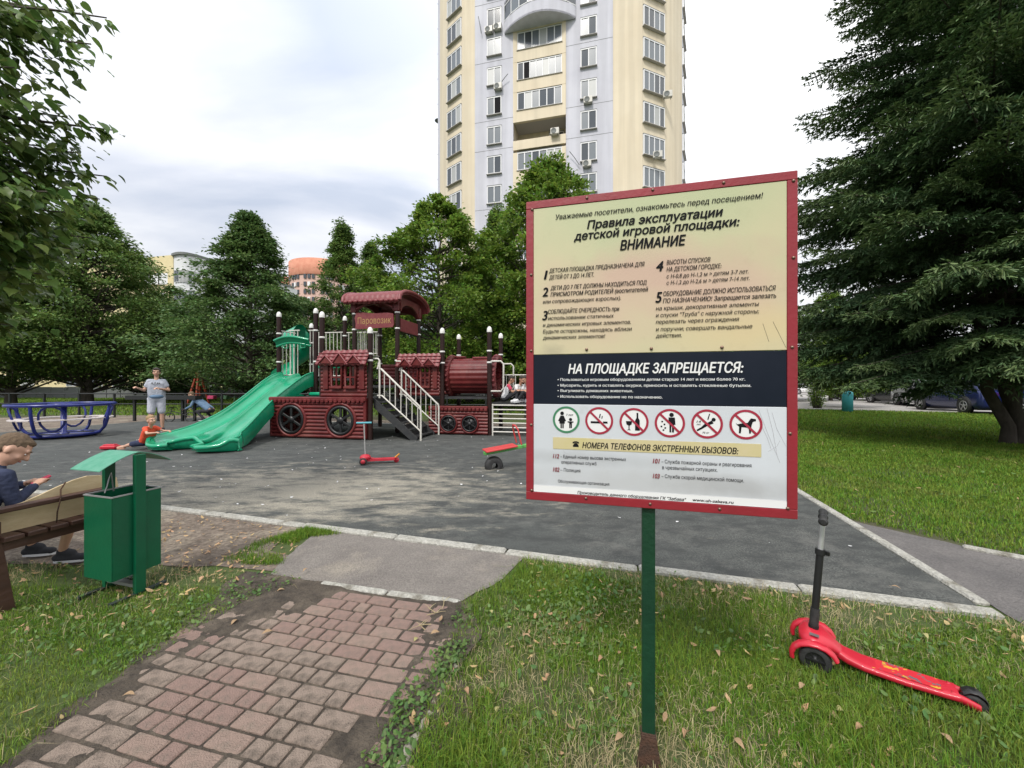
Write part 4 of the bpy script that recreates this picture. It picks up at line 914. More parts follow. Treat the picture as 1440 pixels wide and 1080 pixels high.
def textmesh(body, bold=.012, shear=.2, sp=1.0):
    "letters thickened by stacking shifted copies a hair apart"
    me, v = textmesh0(body, shear, sp); b_ = bold*1.0
    if b_ <= .002: return me, v
    n = len(v); fs = [tuple(p.vertices) for p in me.polygons]; VV = []; FF = []; sh_ = [(-b_,0,0),(b_,0,1),(0,b_*.6,2),(0,-b_*.6,3),(0,0,4)] if b_ > .022 else [(-b_,0,0),(b_,0,1),(0,0,2)]
    for i, (dx_, dy_, q) in enumerate(sh_):
        w = v.copy(); w[:,0] += dx_; w[:,1] += dy_; w[:,2] = q*.00003; VV.append(w); FF += [tuple(a+i*n for a in f) for f in fs]
    VV = np.concatenate(VV); m2 = bpy.data.meshes.new('lettering'); m2.from_pydata(VV.tolist(), [], FF); bpy.data.meshes.remove(me); return m2, VV
def textmesh0(body, shear=.2, sp=1.0):
    c = bpy.data.curves.new('lettering', 'FONT'); c.body = body; c.size = 1; c.shear = shear; c.space_character = sp; c.resolution_u = 2; c.space_line = 1
    o = bpy.data.objects.new('lettering', c); C.objects.link(o); dg = bpy.context.evaluated_depsgraph_get(); cu = o.evaluated_get(dg).to_curve(dg)
    loops = []
    for sp_ in cu.splines:                       # flatten every outline, then fill each outer with its own holes
        pts = []; bp_ = sp_.bezier_points; m = len(bp_)
        if m:
            for i in range(m):
                a, b = bp_[i], bp_[(i+1) % m]; st = (b.co-a.co).length < 1e-6
                if st: continue
                lin = ((a.handle_right-a.co).cross(b.co-a.co)).length < 1e-5 and ((b.handle_left-b.co).cross(b.co-a.co)).length < 1e-5
                for q in range(1 if lin else 4):
                    t = q/4; w = 1-t; pts.append(a.co*w**3 + a.handle_right*3*w*w*t + b.handle_left*3*w*t*t + b.co*t**3)
        else: pts = [Vector(p.co[:3]) for p in sp_.points]
        if len(pts) > 2:
            ar = sum(pts[i].x*pts[(i+1) % len(pts)].y - pts[(i+1) % len(pts)].x*pts[i].y for i in range(len(pts)))
            loops.append((ar, pts))
    # group outlines into glyphs, then fill each by winding number in horizontal bands (robust to self-overlapping outlines)
    loops = sorted(([l[1] for l in loops]), key=lambda l: min(p.x for p in l)); groups = []
    for l in loops:
        a, b = min(p.x for p in l), max(p.x for p in l)
        if groups and a < groups[-1][1] + .002: groups[-1][0].append(l); groups[-1][1] = max(groups[-1][1], b)
        else: groups.append([[l], b])
    VV_ = []; FF_ = []
    for ls, _ in groups:
        ys = sorted(p.y for l in ls for p in l); bands = [ys[0]]
        for y_ in ys:
            if y_ - bands[-1] > .010: bands.append(y_)
        bands[-1] = ys[-1]
        E_ = [(l[k-1], l[k]) for l in ls for k in range(len(l)) if abs(l[k-1].y-l[k].y) > 1e-7]
        for y0, y1 in zip(bands, bands[1:]):
            ym = (y0+y1)/2; hit = []
            for p, q in E_:
                if (p.y > ym) != (q.y > ym):
                    lo_, hi_ = min(p.y, q.y), max(p.y, q.y); f = lambda y_: p.x + (q.x-p.x)*(min(max(y_, lo_), hi_)-p.y)/(q.y-p.y)
                    hit.append((f(ym), f(y0), f(y1), 1 if q.y > p.y else -1))
            hit.sort(); w = 0
            for k, hx in enumerate(hit):
                if w == 0: st_ = hx
                w += hx[3]
                if w == 0:
                    b0 = len(VV_); VV_ += [(st_[1],y0,0),(hx[1],y0,0),(hx[2],y1,0),(st_[2],y1,0)]; FF_.append((b0,b0+1,b0+2,b0+3))
    o.to_curve_clear(); bpy.data.objects.remove(o); bpy.data.curves.remove(c)
    me = bpy.data.meshes.new('lettering'); me.from_pydata(VV_, [], FF_)
    n = len(me.vertices); v = np.zeros(n*3, np.float32); me.vertices.foreach_get('co', v); return me, v.reshape(-1,3)
capref = {}
def txt(body, p0, p1, cap, m='ink', bold=.012, shear=.2, y=-.0004, parent=None, sp=1.0):
    me, v = textmesh(body, bold, shear, sp)
    if (bold, shear) not in capref:
        m2, v2 = textmesh('Н', bold, 0); capref[(bold, shear)] = (v2[:,1].min(), v2[:,1].max()); bpy.data.meshes.remove(m2)
    lo, hi = capref[(bold, shear)]
    x = (v[:,0]-v[:,0].min())/(v[:,0].max()-v[:,0].min()); out = np.zeros_like(v); out[:,0] = p0[0] + x*(p1[0]-p0[0])
    zc = p0[1] + x*(p1[1]-p0[1]); out[:,2] = zc + (v[:,1]-lo)/(hi-lo)*cap; out[:,1] = y - (v[:,2] if bold > .002 else 0)
    me.vertices.foreach_set('co', out.ravel()); me.materials.clear(); me.materials.append(M[m]); me.update(); return link('lettering', me, parent or sign)
def ta(body, x0, y0, x1, y1, h, **k):
    p0, p1 = Za(x0,y0), Za(x1,y1); zc = (p0[1]+p1[1])/2; txt(body, (p0[0],zc), (p1[0],zc), h/3.512/F*1.33, **k)
def tb_(body, x0, y0, x1, y1, h, **k):
    p0, p1 = Zb(x0,y0), Zb(x1,y1); zc = (p0[1]+p1[1])/2; txt(body, (p0[0],zc), (p1[0],zc), h/3.512/F*1.33, **k)
ta('Уважаемые посетители, ознакомьтесь перед посещением!', 180,272, 1205,176, 27, bold=.010, m='ink')
ta('Правила эксплуатации', 335,318, 1008,265, 44, bold=.03)
ta('детской игровой площадки:', 270,373, 1090,315, 44, bold=.028)
ta('ВНИМАНИЕ', 498,430, 825,402, 52, bold=.035)
ta('1', 122,573, 142,572, 50, bold=.03); ta('2', 114,657, 144,656, 50, bold=.03); ta('3', 114,774, 142,773, 52, bold=.03); ta('4', 676,533, 713,530, 52, bold=.03); ta('5', 673,688, 707,686, 56, bold=.03)
b2 = dict(bold=.018); b3 = dict(bold=.008)
ta('ДЕТСКАЯ ПЛОЩАДКА ПРЕДНАЗНАЧЕНА ДЛЯ', 148,538, 620,508, 22, **b2); ta('ДЕТЕЙ ОТ 3 ДО 14 ЛЕТ.', 148,571, 370,559, 22, **b2)
ta('ДЕТИ ДО 7 ЛЕТ ДОЛЖНЫ НАХОДИТЬСЯ ПОД', 155,622, 630,600, 22, **b2); ta('ПРИСМОТРОМ РОДИТЕЛЕЙ (воспитателей', 155,654, 637,634, 22, **b2); ta('или сопровождающих взрослых).', 117,690, 503,674, 20, **b3)
ta('СОБЛЮДАЙТЕ ОЧЕРЕДНОСТЬ при', 143,741, 495,728, 22, **b2); ta('использовании статичных', 143,772, 468,761, 20, **b3); ta('и динамических игровых элементов.', 117,805, 552,793, 20, **b3); ta('Будьте осторожны, находясь вблизи', 117,837, 557,827, 20, **b3); ta('динамических элементов!', 117,868, 425,862, 20, **b3)
ta('ВЫСОТЫ СПУСКОВ', 728,497, 945,486, 22, **b2); ta('НА ДЕТСКОМ ГОРОДКЕ:', 728,530, 1000,519, 22, **b2); ta('с Н-0,8 до Н-1,2 м > детям 3-7 лет.', 728,564, 1133,545, 20, **b3); ta('с Н-1,2 до Н-2,6 м > детям 7-14 лет.', 728,597, 1138,577, 20, **b3)
ta('ОБОРУДОВАНИЕ ДОЛЖНО ИСПОЛЬЗОВАТЬСЯ', 712,652, 1268,628, 23, **b2); ta('ПО НАЗНАЧЕНИЮ! Запрещается залезать', 710,685, 1270,666, 22, **b2); ta('на крыши, декоративные элементы', 675,722, 1185,706, 20, **b3); ta('и спуски "Труба" с наружной стороны;', 675,755, 1185,743, 20, **b3); ta('перелезать через ограждения', 675,789, 1087,780, 20, **b3); ta('и поручни; совершать вандальные', 675,826, 1152,815, 20, **b3); ta('действия.', 675,860, 803,857, 20, **b3)
tb_('НА ПЛОЩАДКЕ ЗАПРЕЩАЕТСЯ:', 242,157, 1108,159, 52, m='white_ink', bold=.03)
b4 = dict(m='white_ink', shear=0, bold=.014, y=.0006)
tb_('• Пользоваться игровым оборудованием детям старше 14 лет и весом более 70 кг.', 190,193, 1117,196, 14, **b4); tb_('• Мусорить, курить и оставлять окурки, приносить и оставлять стеклянные бутылки.', 190,221, 1147,228, 14, **b4); tb_('• Выгуливать домашних животных.', 190,249, 563,252, 14, **b4); tb_('• Использовать оборудование не по назначению.', 190,277, 708,284, 14, **b4)
tb_('НОМЕРА ТЕЛЕФОНОВ ЭКСТРЕННЫХ ВЫЗОВОВ:', 312,527, 1083,558, 31, bold=.024)
tb_('112', 167,577, 197,578, 24, m='ink_red', bold=.03); tb_('102', 167,643, 199,644, 24, m='ink_red', bold=.03); tb_('101', 660,602, 695,603, 24, m='ink_red', bold=.03); tb_('103', 660,676, 695,677, 24, m='ink_red', bold=.03)
b5 = dict(m='ink', shear=0, bold=.004, y=.0006)
tb_('– Единый номер вызова экстренных', 203,577, 528,590, 17, **b5); tb_('оперативных служб', 208,606, 382,610, 17, **b5); tb_('– Полиция', 203,643, 302,647, 18, **b5)
tb_('– Служба пожарной охраны и реагирования', 703,604, 1148,620, 18, **b5); tb_('в чрезвычайных ситуациях.', 707,634, 980,642, 18, **b5); tb_('– Служба скорой медицинской помощи.', 703,677, 1110,694, 18, **b5)
tb_('Обслуживающая организация', 192,699, 445,712, 16, **b5)
tb_('Производитель данного оборудования ГК "Забава"', 288,757, 825,785, 15, bold=.02, y=0); tb_('www.uh-zabava.ru', 857,790, 1060,802, 15, bold=.02, y=0)
# round prohibition icons
def ring(cx, cz, r, w, m, y=.0004):
    s = MB(); n = 40; rows = []
    for rr_ in (r-w, r): rows.append([(cx+rr_*math.cos(2*math.pi*k/n), y, cz+rr_*math.sin(2*math.pi*k/n)) for k in range(n)])
    s.grid(rows, smooth=False, close=True); return s.build('icon_ring', M[m], sign, recalc=False)
def disc(s, cx, cz, r, y, sx=1, n=14): s.add([(cx+r*sx*math.cos(2*math.pi*k/n), y, cz+r*math.sin(2*math.pi*k/n)) for k in range(n)], [tuple(range(n))])
def pol(s, cx, cz, r, pts, y): s.add([(cx+p[0]*r, y, cz+p[1]*r) for p in pts], [tuple(range(len(pts)))])
ic = [(232,387,'g'),(395,392,'smoke'),(567,398,'drink'),(744,404,'litter'),(928,408,'play'),(1120,411,'dog')]
for (zx, zy, k) in ic:
    cx, cz = Zb(zx, zy); cz = (1.2275-1.2275)+cz; r = .0487; Yi = .0008
    s = MB(); disc(s, cx, cz, r*.95, .0016, n=40); s.build('icon_disc', M['white_ink'], sign, recalc=False)
    ring(cx, cz, r, .0075, 'icon_green' if k == 'g' else 'icon_red')
    s = MB()
    if k == 'g':
        disc(s, cx-.3*r, cz+.47*r, .14*r, Yi); pol(s, cx-.3*r, cz, r, [(-.12,.3),(.12,.3),(.3,-.1),(.2,-.12),(.2,-.3),(.12,-.3),(.12,-.65),(.02,-.65),(.02,-.3),(-.02,-.3),(-.02,-.65),(-.12,-.65),(-.12,-.3),(-.2,-.3),(-.2,-.12),(-.3,-.1)], Yi)
        disc(s, cx+.33*r, cz+.02*r, .12*r, Yi); pol(s, cx+.33*r, cz, r, [(-.22,-.12),(.22,-.12),(.22,-.2),(.1,-.22),(.1,-.62),(.01,-.62),(.01,-.35),(-.01,-.35),(-.01,-.62),(-.1,-.62),(-.1,-.22),(-.22,-.2)], Yi)
    elif k == 'smoke':
        pol(s, cx, cz, r, [(-.6,-.05),(.15,-.05),(.15,-.2),(-.6,-.2)], Yi); pol(s, cx, cz, r, [(.28,-.05),(.6,-.05),(.6,-.2),(.28,-.2)], Yi); pol(s, cx, cz, r, [(-.02,.2),(.05,.5),(.12,.5),(.06,.2)], Yi); pol(s, cx, cz, r, [(.16,.15),(.2,.35),(.26,.35),(.22,.15)], Yi)
    elif k == 'drink':
        pol(s, cx, cz, r, [(.08,-.62),(.4,-.62),(.4,.1),(.3,.3),(.3,.65),(.18,.65),(.18,.3),(.08,.1)], Yi); pol(s, cx, cz, r, [(-.55,.05),(-.12,.05),(-.16,-.18),(-.3,-.28),(-.3,-.55),(-.18,-.6),(-.5,-.6),(-.37,-.55),(-.37,-.28),(-.51,-.18)], Yi)
    elif k == 'litter':
        disc(s, cx+.12*r, cz+.58*r, .15*r, Yi); pol(s, cx+.12*r, cz, r, [(-.2,.4),(.22,.4),(.26,-.1),(.16,-.12),(.16,-.65),(.03,-.65),(.03,-.15),(-.02,-.15),(-.02,-.65),(-.14,-.65),(-.14,-.1),(-.2,0)], Yi)
        for q in ((-.5,.1),(-.35,-.1),(-.55,-.25),(-.3,-.35),(-.42,-.5)): pol(s, cx+q[0]*r, cz+q[1]*r, r, [(-.06,-.04),(.05,-.06),(.07,.05),(-.04,.06)], Yi)
    elif k == 'play':
        disc(s, cx+.42*r, cz+.3*r, .13*r, Yi); pol(s, cx, cz, r, [(.3,.25),(.42,.05),(.05,-.12),(-.3,-.35),(-.6,-.52),(-.66,-.42),(-.35,-.22),(-.15,0),(.1,.12)], Yi); pol(s, cx, cz, r, [(.02,.3),(.14,.7),(.2,.7),(.09,.28)], Yi)
    else:
        pol(s, cx, cz, r, [(-.62,.1),(-.5,.0),(-.35,.05),(.12,.12),(.3,.42),(.6,.38),(.62,.25),(.42,.18),(.35,-.05),(.3,-.6),(.2,-.6),(.18,-.22),(-.25,-.18),(-.3,-.6),(-.42,-.6),(-.4,-.15),(-.52,-.05)], Yi)
    s.build('pictogram', M['ink'], sign, recalc=False)
    if k != 'g':
        s = MB(); w = .0036; a_ = R(-45); u = (math.cos(a_), math.sin(a_)); v = (-u[1], u[0]); q = r-.004
        s.add([(cx+u[0]*e*q+v[0]*f*w, -.0002, cz+u[1]*e*q+v[1]*f*w) for e, f in ((-1,-1),(1,-1),(1,1),(-1,1))], [(0,1,2,3)]); s.build('icon_bar', M['icon_red'], sign, recalc=False)
def ict(t_, zx, zy, h, w): 
    p = Zb(zx, zy); txt(t_, (p[0], p[1]), (p[0]+w, p[1]), h, m='ink', bold=.01, y=.0007)
ict('7 лет', 232, 368, .0075, .026); ict('14', 876, 402, .008, .014); ict('лет', 876, 414, .006, .014); ict('70 кг', 905, 455, .006, .022)
# telephone glyph
s = MB(); cx, cz = Zb(280,509); s.add([(cx+p[0]*.012, -.0002, cz+p[1]*.012) for p in ((-1,.3),(-.9,.75),(-.3,.95),(.3,.95),(.9,.75),(1,.3),(.5,.3),(.45,.5),(-.45,.5),(-.5,.3))], [tuple(range(10))]); s.add([(cx+p[0]*.012, -.0002, cz+p[1]*.012) for p in ((-.35,.4),(.35,.4),(.85,-.3),(.85,-.75),(-.85,-.75),(-.85,-.3))], [tuple(range(6))]); s.build('telephone_mark', M['ink'], sign, recalc=False)

# ------------------------------------------------------------------ litter bin
bz = R(-16); bin_ = thing('litter_bin', 'green metal litter bin with a little pitched roof on two posts', 'bin', (-2.527,2.50,0), bz)
h = .128; z0, z1 = .14, .655
# local: +x right face side, -y near-left face
s = MB(); w = .0025
for (c, d) in (((0,-h,(z0+z1)/2),(2*h,w*2,z1-z0)),((0,h,(z0+z1)/2),(2*h,w*2,z1-z0)),((-h,0,(z0+z1)/2),(w*2,2*h-.006,z1-z0)),((h,0,(z0+z1)/2),(w*2,2*h-.006,z1-z0))): s.box(c, d)
s.box((0,0,z0+.003),(2*h-.01,2*h-.01,.006)); s.build('box', M['bin_green'], bin_)
s = MB(); s.box((0,0,z0+.02),(2*h-.012,2*h-.012,.01)); s.build('liner', M['bin_dark'], bin_)
s = MB()
for (c, d) in (((0,-h-.001,z1),(2*h+.012,.009,.008)),((0,h+.001,z1),(2*h+.012,.009,.008)),((-h-.001,0,z1+.0005),(.009,2*h-.008,.008)),((h+.001,0,z1+.0005),(.009,2*h-.008,.008))): s.box(c, d)
s.build('rim', M['zinc'], bin_)
for sx in (-1,1): MB().box((sx*(h+.018),0,.45), (.03,.055,.90), bev=.002).build('post', M['bin_green'], bin_)
MB().box((0,0,.06),(2*h+.02,.035,.02)).build('crossbar', M['zinc'], bin_)
for sx in (-1,1): MB().box((sx*(h+.018),0,.012),(.03,.3,.02)).build('foot', M['bin_dark'], bin_)
rl = .135
for sy in (-1,1):
    s = MB(); rows = []
    for k in range(7): t = k/6; y_ = sy*t*.19; z_ = .915 - .085*t**1.5; rows.append([(-rl,y_,z_),(rl,y_,z_)])
    s.grid(rows, smooth=True); rows2 = [[(p[0],p[1],p[2]-.004) for p in r_] for r_ in rows]; s.grid(rows2); 
    e = [r_[0] for r_ in rows], [r_[1] for r_ in rows]
    for q in e: s.grid([q, [(p[0],p[1],p[2]-.004) for p in q]], smooth=False)
    s.grid([rows[-1], rows2[-1]], smooth=False); s.build('roof_sheet', M['bin_roof'], bin_)
s = MB(); s.tube([(-.05,-.07,.655),(-.045,-.06,.70),(-.05,-.05,.74),(-.04,-.045,.78),(-.05,-.03,.70),(-.06,-.02,.655)], .004, 5); s.build('chain_loop', M['zinc'], bin_)

# ------------------------------------------------------------------ bench (its right end seen past the bin)
BD = Vector((.28,.96,0)).normalized(); BL = Vector((-.96,.28,0)).normalized()       # facing, and along its length to the left
bt = thing('park_bench', 'dark brown wooden bench seen end on behind the green bin', 'bench', (-2.96,2.22,0), world=True)
def bp(u, v, z): p = Vector((-2.985,2.24,0)) + BD*u + BL*v; return Vector((p.x,p.y,z))
ab = math.atan2(BD.y, BD.x)
for v in (.03, 1.75):
    MB().box(bp(-.02,v,.43), (.06,.05,.86), rz=ab, ry=R(-7), bev=.004).build('rear_post', M['wood_dark'], bt)
    MB().box(bp(.47,v,.29), (.06,.05,.58), rz=ab, bev=.004).build('front_post', M['wood_dark'], bt)
    MB().box(bp(.23,v,.605), (.6,.055,.032), rz=ab, bev=.006).build('armrest', M['wood_dark'], bt)
    MB().box(bp(.23,v+.002,.40), (.48,.045,.07), rz=ab).build('side_rail', M['wood_dark'], bt)
for k in range(5): MB().box(bp(.04+.095*k,.88,.44), (.082,1.84,.03), rz=ab, bev=.004).build('seat_slat', M['wood_dark'], bt)
for k in range(4): MB().box(bp(-.035-.012*k,.86,.52+.105*k), (.026,1.86,.085), rz=ab, bev=.004).build('back_slat', M['wood_dark'], bt)
ply = thing('plywood_sheet', 'torn tan plywood sheet propped inside the end of the bench', 'board', tuple(bp(.22,.07,0)), world=True)
outl = [(-.0,.455),(.56,.455),(.57,.60),(.56,.665),(.47,.70),(.40,.712),(.33,.70),(.25,.672),(.17,.64),(.10,.615),(.0,.60)]
s = MB(); s.M = Matrix.Translation(bp(.02,.085,0)) @ Matrix.Rotation(ab, 4, 'Z'); s.prism([(p[0],p[1]) for p in outl], 0, .012, 'xz'); s.build('board', M['ply'], ply)
s = MB(); s.tube([bp(.30,.06,.70), bp(.27,.045,.66), bp(.245,-.01,.61), bp(.235,.0,.53), bp(.24,.02,.45)], .004, 5); s.build('wire', M['rust'], ply)

# ------------------------------------------------------------------ carousel
ca = thing('merry_go_round', 'blue tubular merry-go-round with pale plank seats', 'carousel', (-11.38,9.75,0), R(8)); ca.scale = (.79,.79,.97)
s = MB(); s.lathe([(0,.03),(.16,.03),(.16,.12),(.07,.13),(.07,.8),(0,.8)], n=14); s.build('pivot_post', M['blue_paint'], ca)
s = MB(); s.lathe([(0,.85),(.34,.85),(.34,.88),(0,.89)], n=24); s.build('hand_disc', M['blue_paint'], ca)
s = MB(); s.lathe([(.18,.06),(.72,.06),(.72,.10),(.18,.10),(.18,.06)], n=28); s.build('foot_disc', M['deckmetal'], ca)
def circ(r_, z, n=44, a0=0, a1=2*math.pi, cl=True): return [(r_*math.cos(a0+(a1-a0)*k/(n if cl else n-1)), r_*math.sin(a0+(a1-a0)*k/(n if cl else n-1)), z) for k in range(n)]
for (r_, z, w, nm) in ((1.17,.86,.036,'top_ring'),(.80,.09,.036,'base_ring')): s = MB(); s.tube(circ(r_, z), w, 8, closed=True); s.build(nm, M['blue_paint'], ca)
for k in range(4):
    a_ = R(90*k+8); c_, s_ = math.cos(a_), math.sin(a_)
    s = MB(); s.tube([(r_*c_, r_*s_, z) for (r_, z) in ((.10,.08),(.74,.08),(.92,.13),(1.03,.24),(1.10,.42),(1.15,.65),(1.17,.86))], .04, 8); s.build('rib', M['blue_paint'], ca)
    t_ = []
    for q in range(14):
        b_ = 2*math.pi*q/14; al = a_+R(20)+ (.27*math.cos(b_)); rr_ = 1.02+.10*math.sin(b_); t_.append((rr_*math.cos(al), rr_*math.sin(al), .53+.31*math.sin(b_)))
    s = MB(); s.tube(t_, .028, 7, closed=True); s.build('armrest_loop', M['blue_paint'], ca)
    s = MB(); P_ = circ(.80,.48,8,a_+R(4),a_+R(86),False)+circ(1.12,.48,8,a_+R(4),a_+R(86),False)[::-1]; s.prism([(p[0],p[1]) for p in P_], .485, .51); s.build('seat_plank', M['plank_white'], ca)

# ------------------------------------------------------------------ scooters
def T_(p): return Vector(p)
sc = thing('kick_scooter', 'bright red three wheeled kick scooter with black stem standing in the grass', 'scooter', (1.48,1.93,0), world=True)
fw, rw_ = Vector((1.452,1.905,.0)), Vector((1.886,1.58,0)); ax = (rw_-fw); ax.z = 0; L_ = ax.length; e1 = ax.normalized(); e2 = Vector((-e1.y, e1.x, 0))    # e1 to the rear, e2 away from camera
if e2.y < 0: e2 = -e2
fc = Vector((1.417,1.795,0)) + e2*.105
def sp3(u, v, z): p = fc + e1*(u if u < .05 else .05+(u-.05)*.84) + e2*v; return Vector((p.x,p.y,z))
def loft(name, m, secs, parent, cap=True):
    s = MB(); s.grid(secs, close=True)
    if cap: s.add(secs[0], [tuple(range(len(secs[0])))]); s.add(secs[-1], [tuple(range(len(secs[-1])-1,-1,-1))])
    return s.build(name, m, parent)
def sec(u, w, zb, ztop, n=10, cr=.6):
    out = []
    for k in range(n):
        a_ = 2*math.pi*(k+.5)/n; c_, s_ = math.cos(a_), math.sin(a_); x_ = abs(c_)**cr*math.copysign(1,c_)*w; z_ = (zb+ztop)/2 + abs(s_)**cr*math.copysign(1,s_)*(ztop-zb)/2
        out.append(sp3(u, x_, z_))
    return out
GZ = .012
loft('deck', M['red_plastic'], [sec(u, w, b, t, 12, .45) for (u,w,b,t) in ((.03,.03,.075,.115),(.08,.045,.07,.112),(.13,.052,.055,.092),(.20,.056,.048,.078),(.36,.058,.046,.074),(.50,.052,.048,.076),(.545,.05,.05,.08))], sc)
s = MB(); s.grid([[sp3(u, v, .0755+.001) for v in (-.04,.04)] for u in (.2,.49)], smooth=False); s.build('deck_print', mat('deck_print', (.5,.012,.026), .5, (.1,.1,.11), 32, ramp=(.56,.6), col3=(.55,.3,.02), s3=22, r3=(.6,.63)), sc)
for sv in (-1,1):
    secs = []
    for k in range(9):
        t = k/8; a_ = R(-15 + 175*t); rr_ = .083; cu, cz_ = rr_*math.cos(a_)*-1, rr_*math.sin(a_)
        w_ = .026*(1-.5*abs(t-.5)); out = []
        for (dv, dr) in ((-w_,-.006),(-w_,.004),(-w_*.5,.012),(w_*.5,.012),(w_,.004),(w_,-.006)): out.append(sp3((rr_+dr)*-math.cos(a_)*1.05, sv*.105+dv, .062+(rr_+dr)*math.sin(a_)*.86))
        secs.append(out)
    loft('front_mudguard', M['red_plastic'], secs, sc)
    w = MB(); ws = sp3(0, sv*.105, .062); mx_ = Matrix.Translation(ws) @ Matrix.Rotation(math.atan2(e1.y, e1.x), 4, 'Z'); w.M = mx_
    w.lathe([(.038,-.013),(.055,-.014),(.062,-.008),(.063,0),(.062,.008),(.055,.014),(.038,.013)], axis='y', n=22); o = w.build('wheel', M['black_rubber'], sc)
    w = MB(); w.M = mx_; w.lathe([(0,-.012),(.012,-.013),(.014,-.009),(.034,-.008),(.040,-.012),(.040,.012),(.034,.008),(0,.012)], axis='y', n=18)
    for k in range(6): a_ = R(60*k); w.box((.024*math.cos(a_),-.011,.024*math.sin(a_)), (.022,.006,.006), ry=-a_)
    w.build('hub', M['black_plastic'], o)
    s = MB(); s.tube([sp3(-.0,sv*.105,.062), sp3(-.0,sv*.03,.075)], .008, 6); s.build('axle', M['black_plastic'], sc)
loft('front_body', M['red_plastic'], [sec(u, w, b, t, 12, .7) for (u,w,b,t) in ((-.062,.03,.10,.135),(-.045,.085,.085,.150),(-.01,.105,.09,.160),(.03,.085,.085,.152),(.07,.052,.078,.130),(.11,.045,.072,.10))], sc)
s = MB(); s.grid([[sp3(-.02+.05*math.sin(q), v_, .1605-.002*abs(q)) for v_ in (-.085,-.06)] for q in (0,.4,.8)]); s.build('body_decal', M['grey_print'], sc)
w = MB(); ws = sp3(.60, 0, .042); w.M = Matrix.Translation(ws) @ Matrix.Rotation(math.atan2(e1.y, e1.x), 4, 'Z'); w.lathe([(0,-.016),(.02,-.02),(.034,-.02),(.041,-.012),(.042,0),(.041,.012),(.034,.02),(0,.016)], axis='y', n=20); w.build('wheel', M['black_rubber'], sc)
for sv in (-1,1): loft('rear_fork', M['red_plastic'], [[sp3(u, sv*.032+dv, zc+dz) for dv,dz in ((-.008,-.014),(.008,-.014),(.008,.014),(-.008,.014))] for (u,zc) in ((.52,.066),(.57,.058),(.615,.045))], sc)
secs = []
for k in range(5):
    a_ = R(110-30*k+30); secs.append([sp3(.60+.05*math.cos(a_)*1.0+0, v_, .042+.05*math.sin(a_)+dz) for v_, dz in ((-.024,0),(.024,0),(.024,.005),(-.024,.005))])
loft('rear_brake', M['black_plastic'], secs, sc)
# stem, leaning slightly, and T handle pointing almost at the viewer
b0 = sp3(-.005, 0, .135); tp_ = Vector((1.545,1.905,.705)); d = (tp_-b0)
for (t0,t1,r_,m_,nm) in ((.0,.20,.019,'black_rubber','collar'),(.16,.66,.0155,'black_plastic','lower_tube'),(.655,.70,.021,'black_plastic','clamp_body'),(.68,.955,.0115,'alu','upper_tube')):
    s = MB(); s.cyl(b0+d*t0, b0+d*t1, r_, 16); s.build(nm, M[m_], sc)
s = MB(); s.box(b0+d*.675+Vector((.02,-.012,0)), (.012,.03,.022), rz=.5, bev=.002); s.build('clamp_lever', M['black_plastic'], sc)
s = MB(); s.cyl(b0+d*.04, b0+d*.06, .021, 16); s.build('collar_ring', M['black_plastic'], sc)
hd = Vector((tp_.x, tp_.y, 0)).normalized(); hd = hd*1.0; hc = b0+d*.975
s = MB(); s.cyl(hc-hd*.045, hc+hd*.045, .016, 14); s.sphere(hc, .021, 12, 8); s.build('handle_hub', M['black_plastic'], sc)
for sv in (-1,1):
    s = MB(); P_ = [hc+hd*sv*q for q in (.02,.035,.055,.08,.088)]; s.tube(P_, [.0145,.0165,.0155,.018,.020], 14); s.tube([P_[-1], P_[-1]+hd*sv*.008], [.020,.012], 14); s.build('grip', M['black_rubber'], sc)

# small red scooter lying on its wheels on the rubber ground
s2 = thing('kick_scooter', 'small pinkish red toy scooter with silver stem and blue handle on the dark rubber ground', 'scooter', (-2.38,6.45,0), R(14))
s = MB(); s.grid([[(x_, y_*w_, z_) for y_ in (-1,-.6,.6,1)] for (x_,w_,z_) in ((-.05,.05,.12),(.05,.05,.10),(.2,.05,.085),(.36,.045,.09),(.44,.03,.10))]); s.grid([[(x_, y_*w_, z_-.03) for y_ in (-1,-.6,.6,1)] for (x_,w_,z_) in ((-.05,.05,.12),(.05,.05,.10),(.2,.05,.085),(.36,.045,.09),(.44,.03,.10))]); s.box((.17,-.05,.078),(.45,.006,.035)); s.box((.17,.05,.078),(.45,.006,.035)); s.build('deck', M['red_plastic2'], s2)
s = MB(); s.sphere((-.08,0,.12), (.09,.11,.055), 14, 8); s.build('front_body', M['red_plastic'], s2)
for (x_,y_,r_) in ((-.1,-.12,.06),(-.1,.12,.06),(.42,0,.045)):
    w = MB(); w.lathe([(.25*r_,-.014),(.9*r_,-.016),(r_,-.008),(r_,.008),(.9*r_,.016),(.25*r_,.014)], c=(x_,y_,r_+.012), axis='y', n=18); o = w.build('wheel', M['black_rubber' if x_ < 0 else 'red_plastic2'], s2)
    w = MB(); w.lathe([(0,-.018),(.6*r_,-.018),(.6*r_,.018),(0,.018)], c=(x_,y_,r_+.012), axis='y', n=14); w.build('hub', M['red_plastic2'], o)
s = MB(); s.tube([(.40,0,.1),(.46,0,.15),(.47,0,.16)], .015, 6); s.build('brake', M['yellow_print'], s2)
s = MB(); s.cyl((-.08,0,.13), (-.10,0,.70), .011, 10); s.build('stem', M['alu'], s2)
s = MB(); s.cyl((-.10-.12,.0,.70), (-.10+.12,.0,.70), .016, 10); s.build('handlebar', M['cyan_plastic'], s2)

# red toy tray on the rubber ground
s = MB(); s.box((0,0,.05),(.27,.16,.075),bev=.02); s.box((0,0,.095),(.20,.1,.03),bev=.01); s.build('toy_block', M['red_plastic'], None, label='red plastic toy lying on the rubber ground just past the bin roof', cat='toy', loc=(*G(155,633), .012), rz=.2)

